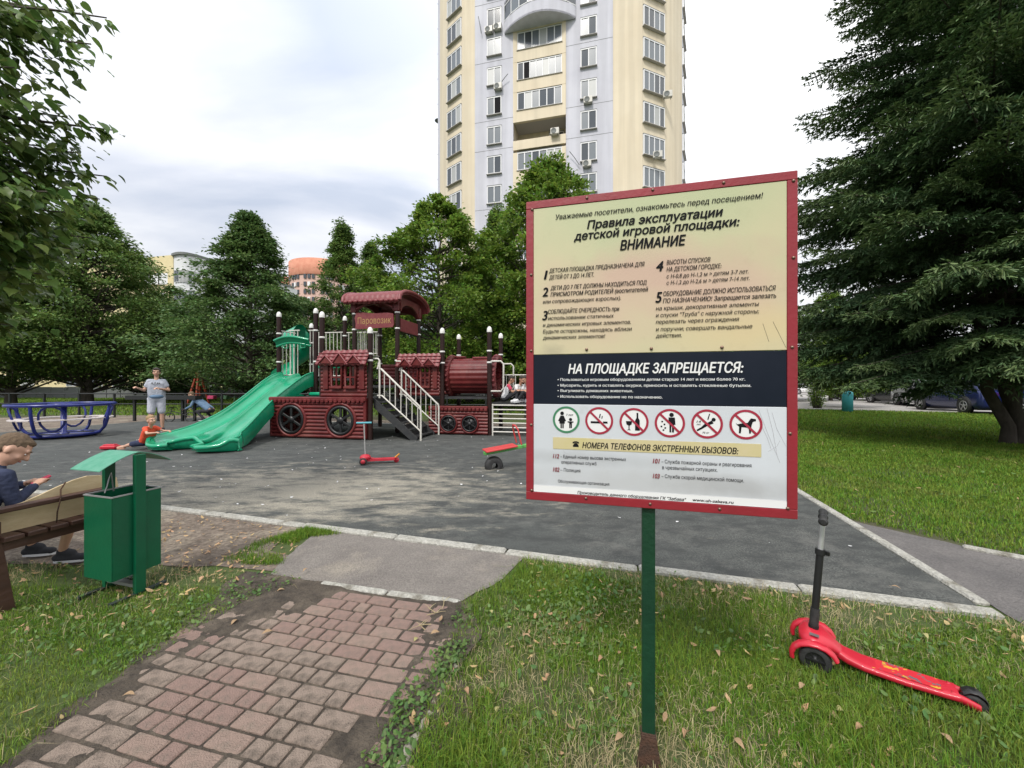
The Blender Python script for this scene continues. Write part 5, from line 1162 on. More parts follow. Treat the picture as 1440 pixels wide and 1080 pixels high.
# seesaw
se = thing('seesaw', 'red and green seesaw plank on tyre buffers partly hidden by the sign', 'seesaw', (.9,6.5,0), world=True)
p0 = Vector((-.44,6.02,.26)); p1 = Vector((2.1,6.9,.60)); dd = (p1-p0); an = math.atan2(dd.y, dd.x); el = math.atan2(dd.z, math.hypot(dd.x, dd.y))
s = MB(); s.M = Matrix.Translation((p0+p1)/2) @ Euler((0,-el,an)).to_matrix().to_4x4(); s.box((0,0,0),(dd.length,.09,.05),bev=.006); s.build('beam', M['toy_green'], se)
for (t, nm) in ((.1,'seat'),(.9,'seat')):
    s = MB(); s.M = Matrix.Translation(p0+dd*t) @ Euler((0,-el,an)).to_matrix().to_4x4(); s.box((0,0,.04),(.52,.27,.025),bev=.006); s.build(nm, M['toy_red'], se)
    s = MB(); s.M = Matrix.Translation(p0+dd*(t+(.12 if t < .5 else -.12))) @ Euler((0,-el,an)).to_matrix().to_4x4(); s.tube([(0,-.12,.05),(-.03,-.12,.3),(-.045,-.06,.36),(-.045,.06,.36),(-.03,.12,.3),(0,.12,.05)], .013, 7); s.build('handle', M['toy_red'], se)
s = MB(); m_ = (p0+p1)/2; s.box((m_.x,m_.y,.2),(.08,.3,.4),rz=an); s.box((m_.x,m_.y,.42),(.12,.16,.06),rz=an); s.build('pivot_stand', M['toy_green'], se)
for c in (p0+dd*.06, p0+dd*.94):
    s = MB(); s.M = Matrix.Translation((c.x,c.y,.06)) @ Matrix.Rotation(an, 4, 'Z'); s.lathe([(.05,-.06),(.11,-.07),(.14,-.05),(.15,0),(.14,.05),(.11,.07),(.05,.06)], axis='y', n=24); s.build('tyre_buffer', M['black_rubber'], se)

# ------------------------------------------------------------------ low metal fence behind
fe = thing('low_fence', 'low dark metal rail fence along the back of the playground', 'fence', (-6,14.6,0), world=True)
fp = [Vector(( -25+1.5*k, 15.9 - .075*k, 0)) for k in range(22)]
for i, p in enumerate(fp):
    MB().box((p.x,p.y,.49),(.06,.06,.98)).build('post', M['fence_metal'], fe)
    if i < len(fp)-1:
        q = fp[i+1]
        for z_ in (.96,.55): MB().tube([(p.x,p.y,z_),(q.x,q.y,z_)], .026, 6).build('rail', M['fence_metal'], fe)
tbn = thing('plank_table', 'long dark plank bench top beside the low fence behind the man', 'bench', (-12.6,13.9,0), R(-2))
MB().box((0,0,.86),(2.6,.3,.14)).build('plank', M['fence_metal'], tbn)
for x_ in (-1.1,-.2,.7,1.15): MB().box((x_,0,.4),(.07,.07,.8)).build('leg', M['fence_metal'], tbn)
# far school fence
ff = thing('far_fence', 'dark low fence in front of the low cream annex', 'fence', (-40,34,0), world=True)
for k in range(40): MB().box((-62+1.3*k,36,.55),(1.22,.12,1.0 if k % 2 else 1.04)).build('fence_panel', M['fence_grey'], ff)
# swings
sw = thing('swing_set', 'small far swing set with a red A-frame and a pink seat', 'swing', (-19.6,24.5,0), R(-5))
s = MB(); s.tube([(-.75,-.5,0),(-.45,0,2.3)], .07, 6); s.tube([(-.75,.5,0),(-.45,0,2.3)], .07, 6); s.tube([(-.15,-.5,0),(-.4,0,2.3)], .07, 6); s.tube([(-.15,.5,0),(-.4,0,2.3)], .07, 6); s.build('red_frame_legs', M['swing_red'], sw)
s = MB(); s.tube([(2.5,-.6,0),(2.3,0,2.1)], .05, 6); s.tube([(2.5,.6,0),(2.3,0,2.1)], .05, 6); s.build('green_frame_legs', M['swing_green'], sw)
s = MB(); s.tube([(-.45,0,2.15),(2.3,0,2.1)], .05, 6); s.build('top_bar', M['fence_grey'], sw)
for x_, mm in ((.5,'pink_plastic'),(1.4,'swing_green')):
    s = MB(); s.box((x_,0,.5),(.42,.3,.22),bev=.03); s.build('seat', M[mm], sw)
    for q in (-.18,.18): MB().tube([(x_+q,0,.6),(x_+q,0,2.12)], .012, 4).build('chain', M['fence_grey'], sw)

# ------------------------------------------------------------------ teal column and bush on the right lawn
tc_ = thing('teal_column', 'teal painted round metal column on the lawn edge by the car park', 'column', (15.9,18.2,0))
s = MB(); s.lathe([(0,0),(.21,0),(.21,.9),(.2,.95),(.12,1.0),(0,1.0)], n=20); s.build('body', M['teal'], tc_)
s = MB(); s.lathe([(0,1.0),(.05,1.0),(.05,1.1),(.10,1.12),(.10,1.2),(.04,1.22),(0,1.3)], n=12); s.box((.0,0,1.16),(.34,.06,.06)); s.build('valve_top', M['teal'], tc_)
bu = thing('stemmy_bush', 'thin upright bush at the lawn edge just right of the sign', 'bush', (16.6,20.9,0))
s = MB(); PP=[];DD=[]
for k in range(26):
    a_ = random.uniform(0,6.28); r_ = random.uniform(.05,.42); h_ = random.uniform(.9,1.6); b_ = Vector((r_*.5*math.cos(a_), r_*.5*math.sin(a_), 0)); t = Vector((r_*1.2*math.cos(a_), r_*1.2*math.sin(a_), h_)); s.tube([b_, (b_+t)/2+Vector((0,0,.1)), t], [.02,.014,.006], 5)
    for q in range(60): f = random.uniform(.15,1); w_ = b_.lerp(t, f); PP.append((w_.x+random.gauss(0,.08), w_.y+random.gauss(0,.08), w_.z+random.gauss(0,.06))); DD.append((math.cos(a_),math.sin(a_),.4))
s.build('stems', M['bark'], bu); V, T = leafcloud(np.array(PP), np.array(DD), .085); np_mesh('foliage', V, T, M['leafB'], parent=bu)
# ------------------------------------------------------------------ the play train, in its own frame: u along the train, v away from the viewer
pt = thing('play_train', 'maroon log style train play structure with green slides, white rails and a roofed cabin', 'play structure', (-6.05,9.72,.012), R(-11))
def pipe(pts, r, m, name='rail', parent=None, n=7, closed=False): return MB().tube(pts, r, n, closed=closed).build(name, M[m], parent or pt)
posts = [(1.4,0,3.0),(2.7,0,2.58),(-1.05,1.35,3.33),(.17,1.35,3.39),(1.4,1.35,3.35),(2.7,1.35,3.35),(1.4,2.7,3.35),(2.7,2.7,3.35),(.17,2.7,3.4),(-1.05,2.7,3.2),(4.0,1.35,2.72),(5.3,1.35,2.72),(4.0,2.7,2.72),(5.3,2.7,2.72),(6.6,1.35,2.72),(6.6,2.7,2.72)]
cap_me = None; col_me = None
roofed = {(1.4,1.35),(2.7,1.35),(1.4,2.7),(2.7,2.7)}
for (u, v, h) in posts:
    s = MB(); s.cyl((u,v,0), (u,v,h), .062, 14); o = s.build('post', M['darkpost'], pt)
    if (u, v) not in roofed:
        s = MB(); s.lathe([(.068,h-.03),(.069,h+.02),(.058,h+.075),(.03,h+.115),(0,h+.125)], c=(u,v,0), n=14); s.build('post_cap', M['capwhite'], o)
    for z_ in ([h-.52] if (u, v) not in roofed else [3.30, 2.86]) + [1.98 if h > 2.8 else 1.9]:
        s = MB(); s.lathe([(.064,z_-.022),(.071,z_-.02),(.071,z_+.02),(.064,z_+.022)], c=(u,v,0), n=14); s.build('collar', M['capwhite'], o)
def deck(u0,u1,v0,v1,z,m='deckmetal'): MB().box(((u0+u1)/2,(v0+v1)/2,z-.03),(u1-u0-.02,v1-v0-.02,.06)).build('deck', M[m], pt)
deck(-1.05,.17,1.35,2.7,1.5); deck(.17,1.4,1.35,2.7,1.5); deck(1.4,2.7,0,1.35,1.0); deck(1.4,2.7,1.35,2.7,1.3); deck(2.7,4.0,1.35,2.7,1.0); deck(4.0,5.3,1.35,2.7,1.0); deck(5.3,6.6,1.35,2.7,.85)
deck(.17,1.4,.1,1.35,1.0)
# log relief panel along u (or v), with optional window holes
def logs(u0,u1,z0,z1,v,nl,r=.045,holes=(),axis='u',depth=.05,nseg=None):
    s = MB(); per = 5; rows_z = []
    for k in range(nl):
        for q in range(per+ (1 if k == nl-1 else 0)):
            t = q/per; rows_z.append((z0+(z1-z0)*(k+t)/nl, -abs(math.sin(math.pi*t))**.5*r))
    nx_ = nseg or max(2, int((u1-u0)/.04))
    def P(u, vv, z): return (u, vv, z) if axis == 'u' else (vv, u, z)
    us = [u0+(u1-u0)*k/nx_ for k in range(nx_+1)]
    grid_ = [[P(u, v+d_ , z) for u in us] for (z, d_) in rows_z]
    b = len(s.v); 
    for r_ in grid_:
        for p in r_: s.v.append(p)
    W = nx_+1
    for i in range(len(rows_z)-1):
        for j in range(nx_):
            uc, zc_ = (us[j]+us[j+1])/2, (rows_z[i][0]+rows_z[i+1][0])/2
            if any(h_(uc, zc_) for h_ in holes): continue
            s.f.append([b+i*W+j, b+i*W+j+1, b+(i+1)*W+j+1, b+(i+1)*W+j]); s.m.append(0); s.sm.append(True)
    return s
def archhole(cu, w, z0, z1): return lambda u, z: abs(u-cu) < w/2 and z0 < z < (z1 + .5*w*math.sqrt(max(0, 1-((u-cu)/(w/2))**2)) if True else 0)
def circhole(cu, cz, r): return lambda u, z: (u-cu)**2+(z-cz)**2 < r*r
# lower skirt with the two big wheels
s = logs(.02, 2.64, .02, 1.0, -.07, 11, .045, [circhole(.62,.46,.35), circhole(1.98,.46,.35)], nseg=100); s.build('wheel_skirt', M['maroon'], pt, recalc=False)
s = MB(); s.box((1.33,-.10,.97),(2.66,.10,.10),bev=.02)
for k in range(22): s.box((.08+k*.119,-.135,.93),(.085,.05,.09),bev=.015)
s.build('skirt_trim', M['maroon'], pt)
MB().box((.03,-.05,.5),(.06,.12,.96),bev=.02).build('skirt_end', M['maroon'], pt); MB().box((2.62,-.06,.5),(.07,.12,.96),bev=.02).build('skirt_end', M['maroon'], pt)
s = logs(.08,1.3,.02,1.0,.03,11,.04,axis='v',nseg=6); s.build('side_skirt', M['maroon'], pt, recalc=False)
def wheel(cu, cz, r, v, name='train_wheel'):
    s = MB(); s.M = Matrix.Translation((cu, v, cz)); s.lathe([(r*1.17,.03),(r*1.17,-.05),(r*1.1,-.075),(r*1.0,-.06),(r*.98,.03)], axis='y', n=36); s.build('wheel_arch', M['maroon'], pt)
    s = MB(); s.M = Matrix.Translation((cu, v, cz)); s.lathe([(r*.97,.03),(r*.97,-.06),(r*.82,-.07),(r*.78,-.04),(r*.78,.03)], axis='y', n=32); o = s.build(name, M['wheelblack'], pt)
    s = MB(); s.M = Matrix.Translation((cu, v, cz))
    for k in range(6):
        a_ = R(60*k+30); s.box((.45*r*math.cos(a_),-.03,.45*r*math.sin(a_)),(.78*r,.035,.16*r),ry=-a_,bev=.006)
    s.lathe([(0,-.07),(.2*r,-.07),(.24*r,-.04),(.24*r,.02)], axis='y', n=16); s.build('spokes', M['wheelblack'], o)
wheel(.62,.46,.37,-.07); wheel(1.98,.46,.37,-.07)
# cabin front with two arched windows and a tiled lean-to roof
def house(u0, u1, v, z0=1.02, z1=2.16, nm='cabin_front'):
    W = u1-u0; hs = []; cs = [u0+W*.36, u0+W*.66]; ww = W*.2
    for c in cs:
        for (zz0, zz1) in ((z0+.30,z0+.46),(z0+.50,z0+.72)):
            for q in (-1,1):
                hs.append((lambda c_, a0, a1: (lambda u, z: abs(u-c_) < ww*.2 and a0 < z < a1))(c+q*ww*.26, zz0, zz1))
    s = logs(u0, u1, z0, z1-.30, v, 9, .03, hs, nseg=44); o = s.build(nm, M['maroon'], pt, recalc=False)
    for c in cs:
        s = MB(); pts = [(c-ww*.56,v-.05,z0+.26),(c-ww*.56,v-.05,z0+.70)] + [(c+ww*.56*math.cos(R(180-30*k)),v-.055,z0+.70+.12*math.sin(R(30*k))) for k in range(1,6)] + [(c+ww*.56,v-.05,z0+.70),(c+ww*.56,v-.05,z0+.26)]
        s.tube(pts, .03, 6, closed=True); s.box((c,v-.045,z0+.5),(.03,.03,.5)); s.box((c,v-.046,z0+.48),(ww,.028,.03)); s.build('window_frame', M['maroon'], o)
        MB().box((c,v-.07,z0+.23),(ww*1.25,.07,.05),bev=.01).build('sill', M['maroon'], o)
    for q in (u0+W*.12, u0+W*.9):
        s = MB(); s.box((q,v-.045,z0+.5),(W*.11,.03,.62),bev=.01); s.build('shutter', M['maroon'], o)
    # roof
    s = MB(); rows = []; n_ = 40
    for k in range(5):
        t = k/4; rows.append([(u0-.05+(W+.1)*j/n_, v-.17+.2*t, z1-.34+.34*t + .012*math.sin(j/n_*math.pi*18) - .012*(k % 2)) for j in range(n_+1)])
    s.grid(rows); s.grid([[(p[0],p[1]+.02,p[2]-.03) for p in r_] for r_ in rows]); s.grid([rows[0], [(p[0],p[1]+.02,p[2]-.035) for p in rows[0]]]); s.build('roof', M['maroon_lt'], pt)
    for k in range(1,4):
        t = k/4; s = MB(); s.tube([(u0-.05+(W+.1)*j/20, v-.175+.2*t, z1-.33+.34*t) for j in range(21)], .014, 5); s.build('tile_course', M['maroon_lt'], pt)
    for k in range(3):
        c = u0+W*(.2+.3*k); w_ = W*.15; hh = .22 if k == 1 else .17
        s = MB(); s.add([(c-w_,v-.19,z1-.33),(c+w_,v-.19,z1-.33),(c,v-.19,z1-.33+hh),(c,v+.0,z1-.33+hh)], [(0,1,2),(0,2,3),(1,3,2)]); s.build('dormer', M['maroon'], pt)
        s = MB(); s.tube([(c-w_-.03,v-.2,z1-.36),(c,v-.2,z1-.33+hh+.02),(c+w_+.03,v-.2,z1-.36)], .022, 6); s.build('dormer_trim', M['maroon_lt'], pt)
house(1.42, 2.66, -.05); house(2.80, 3.94, 1.30)
for v_ in (1.0,):
    s = logs(.1,1.3,1.02,1.9,2.7,8,.03,axis='v',nseg=6)
# maroon wall panels behind
s = logs(1.42,2.66,1.3,1.95,2.72,6,.03,nseg=10); s.build('back_panel', M['maroon'], pt, recalc=False)
s = logs(2.74,3.94,1.02,1.7,2.72,6,.03,nseg=10); s.build('back_panel', M['maroon'], pt, recalc=False)
# second skirt with small wheels
s = logs(3.66,5.28,.02,.70,1.27,8,.04,[circhole(4.22,.30,.20),circhole(4.80,.30,.20)],nseg=70); s.build('wheel_skirt', M['maroon'], pt, recalc=False)
s = MB(); s.box((4.47,1.25,.72),(1.62,.09,.08),bev=.02)
for k in range(15): s.box((3.72+k*.108,1.21,.67),(.08,.04,.07),bev=.012)
s.build('skirt_trim', M['maroon'], pt)
wheel(4.22,.30,.215,1.26); wheel(4.80,.30,.215,1.26)
for cu in (4.22,4.80):
    s = MB(); s.M = Matrix.Translation((cu,1.235,.30)); s.lathe([(0,0),(.165,0),(.165,.03)], axis='y', n=24); s.build('wheel_plate', M['wheelblack'], pt)
# boiler with ribs
bc = (0, 1.98, 1.56); s = MB(); n_ = 22; prof = []
for k in range(n_*4):
    a_ = 2*math.pi*k/(n_*4); r_ = .47 + .028*abs(math.sin(n_*a_/2)); prof.append((r_*math.cos(a_), r_*math.sin(a_)))
s.grid([[(u, 1.98+p[0], 1.56+p[1]) for p in prof] for u in (4.02,4.35,4.7,5.0,5.36)], close=True); s.build('boiler', M['maroon'], pt, recalc=False)
for u in (4.06,5.36):
    s = MB(); s.M = Matrix.Translation((u,1.98,1.56)); s.lathe([(.47,-.07),(.57,-.07),(.57,.07),(.47,.07)], axis='x', n=36)
    for k in range(26): a_ = 2*math.pi*k/26; s.sphere((0,.56*math.cos(a_),.56*math.sin(a_)), (.075,.045,.045), 6, 4)
    s.build('boiler_ring', M['maroon_lt' if u > 5 else 'maroon'], pt)
s = MB(); s.lathe([(.12,2.0),(.12,2.06),(.16,2.08),(.16,2.11),(0,2.12)], c=(4.3,1.98,0), n=14); s.build('dome', M['maroon_lt'], pt)
s = MB(); s.box((4.95,1.98,2.06),(.5,.36,.05),bev=.01); s.build('walk_plate', M['maroon_lt'], pt)
# stairs, bottom at the right
su0, su1, sz = 2.74, 3.72, 1.0
for v_ in (.12, 1.16):
    s = MB(); s.prism([(su0,sz),(su0,sz-.24),(su1-.02,0),(su1+.14,0),(su1+.14,.06)], v_-.025, v_+.025, 'xz'); s.build('stringer', M['deckmetal'], pt)
for k in range(6):
    t = (k+.5)/6; MB().box((su0+(su1-su0)*t+.07,.64,sz*(1-t)-.02),(.21,1.0,.03)).build('tread', M['deckmetal'], pt)
    MB().box((su0+(su1-su0)*t-.03,.64,sz*(1-t)+.04),(.008,.98,.12)).build('riser', M['deckmetal'], pt)
for v_ in (.08, 1.2):
    o = pipe([(su0+.0,v_,1.95),(su0+.12,v_,1.95),(su0+.16,v_,1.9),(su0+.16,v_,1.0)], .022, 'white_tube', 'handrail')
    pipe([(su0+.16,v_,1.88),(su0+.10,v_,1.70),(su0+.2,v_,1.70),(su1+.22,v_,.80),(su1+.24,v_,.72),(su1+.24,v_,.0)], .024, 'white_tube', 'handrail')
    o = pipe([(su0+.1,v_,1.06),(su0+.22,v_,1.06),(su1+.24,v_,.22)], .018, 'white_tube', 'handrail')
    for k in range(7):
        t = (k+.6)/7; pipe([(su0+.2+(su1+.02-su0)*t,v_,1.06-.84*t+.0),(su0+.2+(su1+.02-su0)*t,v_,1.70-.90*t)], .012, 'white_tube', 'baluster', n=6)
# white loop handles at the right end
for (u, v_, z_) in ((5.3,1.33,1.93),(5.3,2.7,1.93)):
    pipe([(u,v_,z_),(u+.31,v_,z_),(u+.38,v_,z_-.07),(u+.38,v_,z_-.70),(u+.31,v_,z_-.78),(u,v_,z_-.78)], .024, 'white_tube', 'loop_handle')
pipe([(2.7,1.30,1.93),(2.95,1.30,1.93),(3.0,1.30,1.85),(3.0,1.30,1.05)], .022, 'white_tube', 'handrail')
# horizontal bar cage below the end platform, bulging outward
for k in range(7):
    z_ = .10+.115*k; b_ = .0
    pipe([(5.40,1.30,z_),(5.8,1.30-b_,z_),(6.2,1.30-b_,z_),(6.55,1.30,z_)], .018, 'white_tube', 'cage_bar')
for u in (5.40,6.55): pipe([(u,1.30,.0),(u,1.30,.82)], .022, 'white_tube', 'cage_upright')
# bar railings
def barrail(u0,v0,u1,v1,z0,z1,n,parent=None):
    pipe([(u0,v0,z1),(u1,v1,z1)], .02, 'white_tube', 'rail_top'); pipe([(u0,v0,z0),(u1,v1,z0)], .02, 'white_tube', 'rail_bottom')
    for k in range(n): t = (k+.5)/n; pipe([(u0+(u1-u0)*t,v0+(v1-v0)*t,z0),(u0+(u1-u0)*t,v0+(v1-v0)*t,z1)], .013, 'white_tube', 'baluster', n=6)
barrail(.24,2.7,1.33,2.7,2.3,2.98,8); barrail(-.98,2.7,.1,2.7,1.6,3.0,8); barrail(-1.05,1.42,-1.05,2.0,1.6,2.9,4); barrail(1.4,1.42,1.4,2.63,2.2,2.9,6); barrail(-.78,1.42,-.42,1.42,1.6,2.9,3); barrail(-.18,1.5,.12,1.5,1.6,2.9,3)
barrail(4.08,2.7,5.2,2.7,1.1,1.9,8); barrail(5.4,2.7,6.5,2.7,.95,1.6,8)
# green hood bars over the slide mouth
s = MB(); P_ = []
for (dz, vv) in ((0,1.22),(.16,1.12)):
    P_.append([(-1.0+1.12*k/12, vv-.10*math.sin(math.pi*k/12), 2.42+dz+.09*math.sin(math.pi*k/12)) for k in range(13)])
s.grid(P_); s.tube(P_[0], .035, 8); s.tube(P_[1], .035, 8)
for k in (3,6,9): s.tube([P_[0][k], (P_[0][k][0], P_[0][k][1], P_[0][k][2]-.12), (P_[0][k][0]+.15, P_[0][k][1], P_[0][k][2]-.12), (P_[0][k][0]+.15, P_[0][k][1], P_[0][k][2])], .018, 6)
s.build('slide_hood', M['slide'], pt)
s = MB(); s.box((-.35,2.55,1.95),(.9,.04,.22),bev=.02); s.build('green_panel', M['slide'], pt); s = MB(); s.box((.75,1.2,1.06),(1.0,.5,.1),bev=.03); s.build('green_step', M['slide'], pt)
# the double slide
def lerp_tab(tab, x):
    for (a, b_) in zip(tab, tab[1:]):
        if (a[0] >= x >= b_[0]): t = (a[0]-x)/(a[0]-b_[0]); t2 = t; return a[1]+(b_[1]-a[1])*t2
    return tab[-1][1] if x < tab[-1][0] else tab[0][1]
zt_ = [(1.42,1.53),(1.15,1.49),(.85,1.36),(.45,1.12),(0,.85),(-.4,.63),(-.8,.44),(-1.2,.30),(-1.55,.21),(-1.9,.165),(-2.3,.155)]
rt_ = [(1.42,.12),(.6,.10),(0,.08),(-.5,.20),(-1.0,.42),(-1.5,.68),(-1.95,.93),(-2.3,1.02)]
lt_ = [(1.42,-1.0),(.6,-.96),(0,-.90),(-.7,-.84),(-1.3,-.87),(-1.8,-.98),(-2.3,-1.06)]
def smooth(tab, x, w=.16): return sum(lerp_tab(tab, x+q*w) for q in (-1,-.5,0,.5,1))/5
prof_ = [(-1.02,-.24),(-1.045,-.1),(-1.03,.12),(-.99,.155),(-.94,.145),(-.90,.09),(-.84,.03),(-.7,.0),(-.5,-.012),(-.3,.0),(-.16,.03),(-.10,.075),(-.05,.11),(0,.12)]
prof_ = prof_ + [(-a, b_) for (a, b_) in prof_[::-1][1:]]
secs = []; NS = 44
for k in range(NS+1):
    x_ = 1.40 - 3.72*k/NS; c0, c1 = smooth(lt_, x_), smooth(rt_, x_); zb2 = smooth(zt_, x_); hw = (c1-c0)/2; cc = (c0+c1)/2
    endf = max(0, (-x_-1.9)/.42); round_ = 1
    row = []
    for (a, b_) in prof_:
        sp_split = max(0, min(1, (-x_-.9)/1.2))      # lanes spread: the middle ridge widens into a tongue
        aa = a; yy = x_
        # rounded lane ends
        yy = x_ + max(0, k-NS+8)/8*(.34*(abs(abs(a)-.52)/.5)**2 if abs(a) < 1.1 else 0)
        zz = zb2 + b_*(1-.25*sp_split*(abs(a) > .8)) * (1 if b_ > 0 else 1)
        if abs(a) < .2: aa = a*(1+1.6*sp_split)
        zz = max(zz, .03) if b_ > -.05 else max(zz, .03)
        row.append((cc+aa*hw, yy, zz))
    secs.append(row)
under = [[(p[0], p[1], max(.02, p[2]-.03)) for p in r_] for r_ in secs]
s = MB(); s.grid(secs); s.build('slide', M['slide'], pt, recalc=True)
skirt = [secs[-1], [(p[0], p[1]-.02, max(.02, p[2]-.10)) for p in secs[-1]], [(p[0], p[1]+.10, .02) for p in secs[-1]]]; s = MB(); s.grid(skirt); s.build('slide_end', M['slide'], pt)
lip = [(p[0], p[1]-.012, p[2]-.03) for p in secs[-1]]; s = MB(); s.tube(lip[2:-2], .042, 8); s.build('slide_lip', M['slide'], pt)
s = MB(); under_r = [(r_[3][0], r_[3][1], r_[3][2]) for r_ in secs]; s.tube(under_r, .022, 6); under_r = [(r_[-4][0], r_[-4][1], r_[-4][2]) for r_ in secs]; s.tube(under_r, .022, 6); under_r = [(r_[len(prof_)//2][0], r_[len(prof_)//2][1], r_[len(prof_)//2][2]-.012) for r_ in secs[:30]]; s.tube(under_r, .02, 6); s.build('slide_rim', M['slide'], pt)
s = MB(); 
for u in (-.7,.5): s.box((u,-1.75,.08),(.12,.3,.14))
s.build('slide_foot', M['deckmetal'], pt)
# spiral slide at the far left
s = MB(); cx_, cy_ = -1.75, 2.75; rows = []; NT = 44
for k in range(NT+1):
    t = k/NT; a_ = R(-20 + 420*t); zc = 2.75 - 2.45*t; r0 = .12; r1 = .62; row = []
    for (rr_, dz) in ((r1+.04,.30),(r1+.05,.18),(r1+.0,.05),(r1-.12,-.02),(r0+.2,-.02),(r0+.05,.08),(r0,.2)): row.append((cx_+rr_*math.cos(a_), cy_+rr_*math.sin(a_), zc+dz))
    rows.append(row)
s.grid(rows); s.build('spiral_slide', M['slide'], pt)
s = MB(); s.cyl((cx_,cy_,0),(cx_,cy_,3.1),.07,10); s.build('spiral_post', M['slide'], pt)
s = MB(); rows = []
for k in range(13):
    a_ = R(180*k/12); rows.append([(-1.15-q*.45, 2.35+.42*math.cos(a_)*(1-.1*q), 2.62+ .62*math.sin(a_)-q*.18) for q in (0,.5,1)])
s.grid(rows); s.build('spiral_hood', M['slide'], pt)
# roof over the middle cabin: barrel shaped, scalloped eaves
ru0, ru1, rv0, rv1 = 1.22, 2.90, 1.08, 2.98
s = MB(); rows = []; rows2 = []
for k in range(17):
    t = k/16; a_ = math.pi*t; vv = (rv0+rv1)/2 - (rv1-rv0)/2*math.cos(a_)*1.0; zz = 3.60+.36*math.sin(a_)**.75
    rows.append([(ru0+(ru1-ru0)*j/60, vv, zz + .022*abs(math.sin(j/60*math.pi*11))**.6) for j in range(61)]); rows2.append([(p[0], (rv0+rv1)/2+(p[1]-(rv0+rv1)/2)*.95, p[2]-.09) for p in rows[-1]])
s.grid(rows); s.grid(rows2); s.grid([rows[0], rows2[0]]); s.grid([rows[-1], rows2[-1]]); s.grid([[r_[0] for r_ in rows],[r_[0] for r_ in rows2]], smooth=False); s.grid([[r_[-1] for r_ in rows],[r_[-1] for r_ in rows2]], smooth=False)
s.build('cabin_roof', M['maroon_lt'], pt)
for vv, sg in ((rv0,-1),(rv1,1)):
    s = MB()
    for j in range(11): s.sphere((ru0+(ru1-ru0)*(j+.5)/11, vv, 3.585), (.074,.05,.05), 8, 5)
    s.build('eave_tiles', M['maroon_lt'], pt)
for uu in (ru0, ru1):
    s = MB(); s.tube([(uu, (rv0+rv1)/2-(rv1-rv0)/2*math.cos(math.pi*k/14), 3.585+.36*math.sin(math.pi*k/14)**.75) for k in range(15)], .055, 8); s.build('barge_board', M['maroon_lt'], pt)
def archpanel(p0, p1, zlo, zhi, rise, th=.05):
    "flat panel with an arch cut out of its lower edge, and posts either side"
    d = Vector((p1[0]-p0[0], p1[1]-p0[1], 0)); w = d.length; s = MB(); s.M = Matrix.Translation((p0[0],p0[1],0)) @ Matrix.Rotation(math.atan2(d.y,d.x),4,'Z'); top = []; bot = []
    for k in range(17):
        t = k/16; x_ = w*t; tt = (t-.14)/.72; b_ = zlo if not 0 < tt < 1 else zlo + (rise)*math.sqrt(max(0,1-(2*tt-1)**2)); top.append((x_,zhi)); bot.append((x_,b_))
    for y_ in (-th/2, th/2): s.grid([[(p[0],y_,p[1]) for p in top],[(p[0],y_,p[1]) for p in bot]], smooth=False)
    s.grid([[(p[0],-th/2,p[1]) for p in bot],[(p[0],th/2,p[1]) for p in bot]], smooth=False); return s.build('arch_panel', M['maroon'], pt, recalc=False)
archpanel((1.30,1.33),(2.80,1.33),3.34,3.68,.2); archpanel((1.30,2.72),(2.80,2.72),3.34,3.68,.2); archpanel((2.72,1.28),(2.72,2.78),3.34,3.76,.26); archpanel((1.38,1.28),(1.38,2.78),3.34,3.76,.26)
for (u, v_) in roofed: MB().box((u,v_,3.50),(.17,.17,.36),bev=.03).build('corner_block', M['maroon'], pt)
for zz in (3.28,): 
    s = MB(); s.tube([(1.5,1.29,3.42),(1.9,1.28,3.60),(2.1,1.27,3.62),(2.3,1.28,3.58),(2.6,1.29,3.44)], .03, 6); s.build('arch_trim', M['maroon_lt'], pt)
s = MB(); s.prism([(a_,b_+.36) for a_, b_ in ((1.48,2.52),(1.56,2.50),(2.6,2.53),(2.64,2.60),(2.62,2.90),(2.45,2.93),(2.1,2.92),(1.7,2.96),(1.5,2.95),(1.46,2.8),(1.49,2.66))], 1.26, 1.31, 'xz'); o = s.build('name_board', M['maroon_lt'], pt)
s = MB(); s.prism([(p[0],p[1]) for p in ((2.7,2.5),(2.7,2.9),(2.71,2.92),(2.72,2.5))], 1.5, 2.6, 'yz'); 
MB().box((2.72,2.02,2.98),(.04,1.1,.36),bev=.01).build('side_board', M['maroon_lt'], pt)
txt('Паровозик', (1.56,3.0), (2.56,3.0), .18, m='goldtext', bold=.0, shear=0, y=1.254, parent=pt)
for (u0,v0,u1,v1) in ((1.4,1.35,2.7,1.35),(2.7,1.35,2.7,2.7)): 
    for z_ in (2.5,2.95): pass
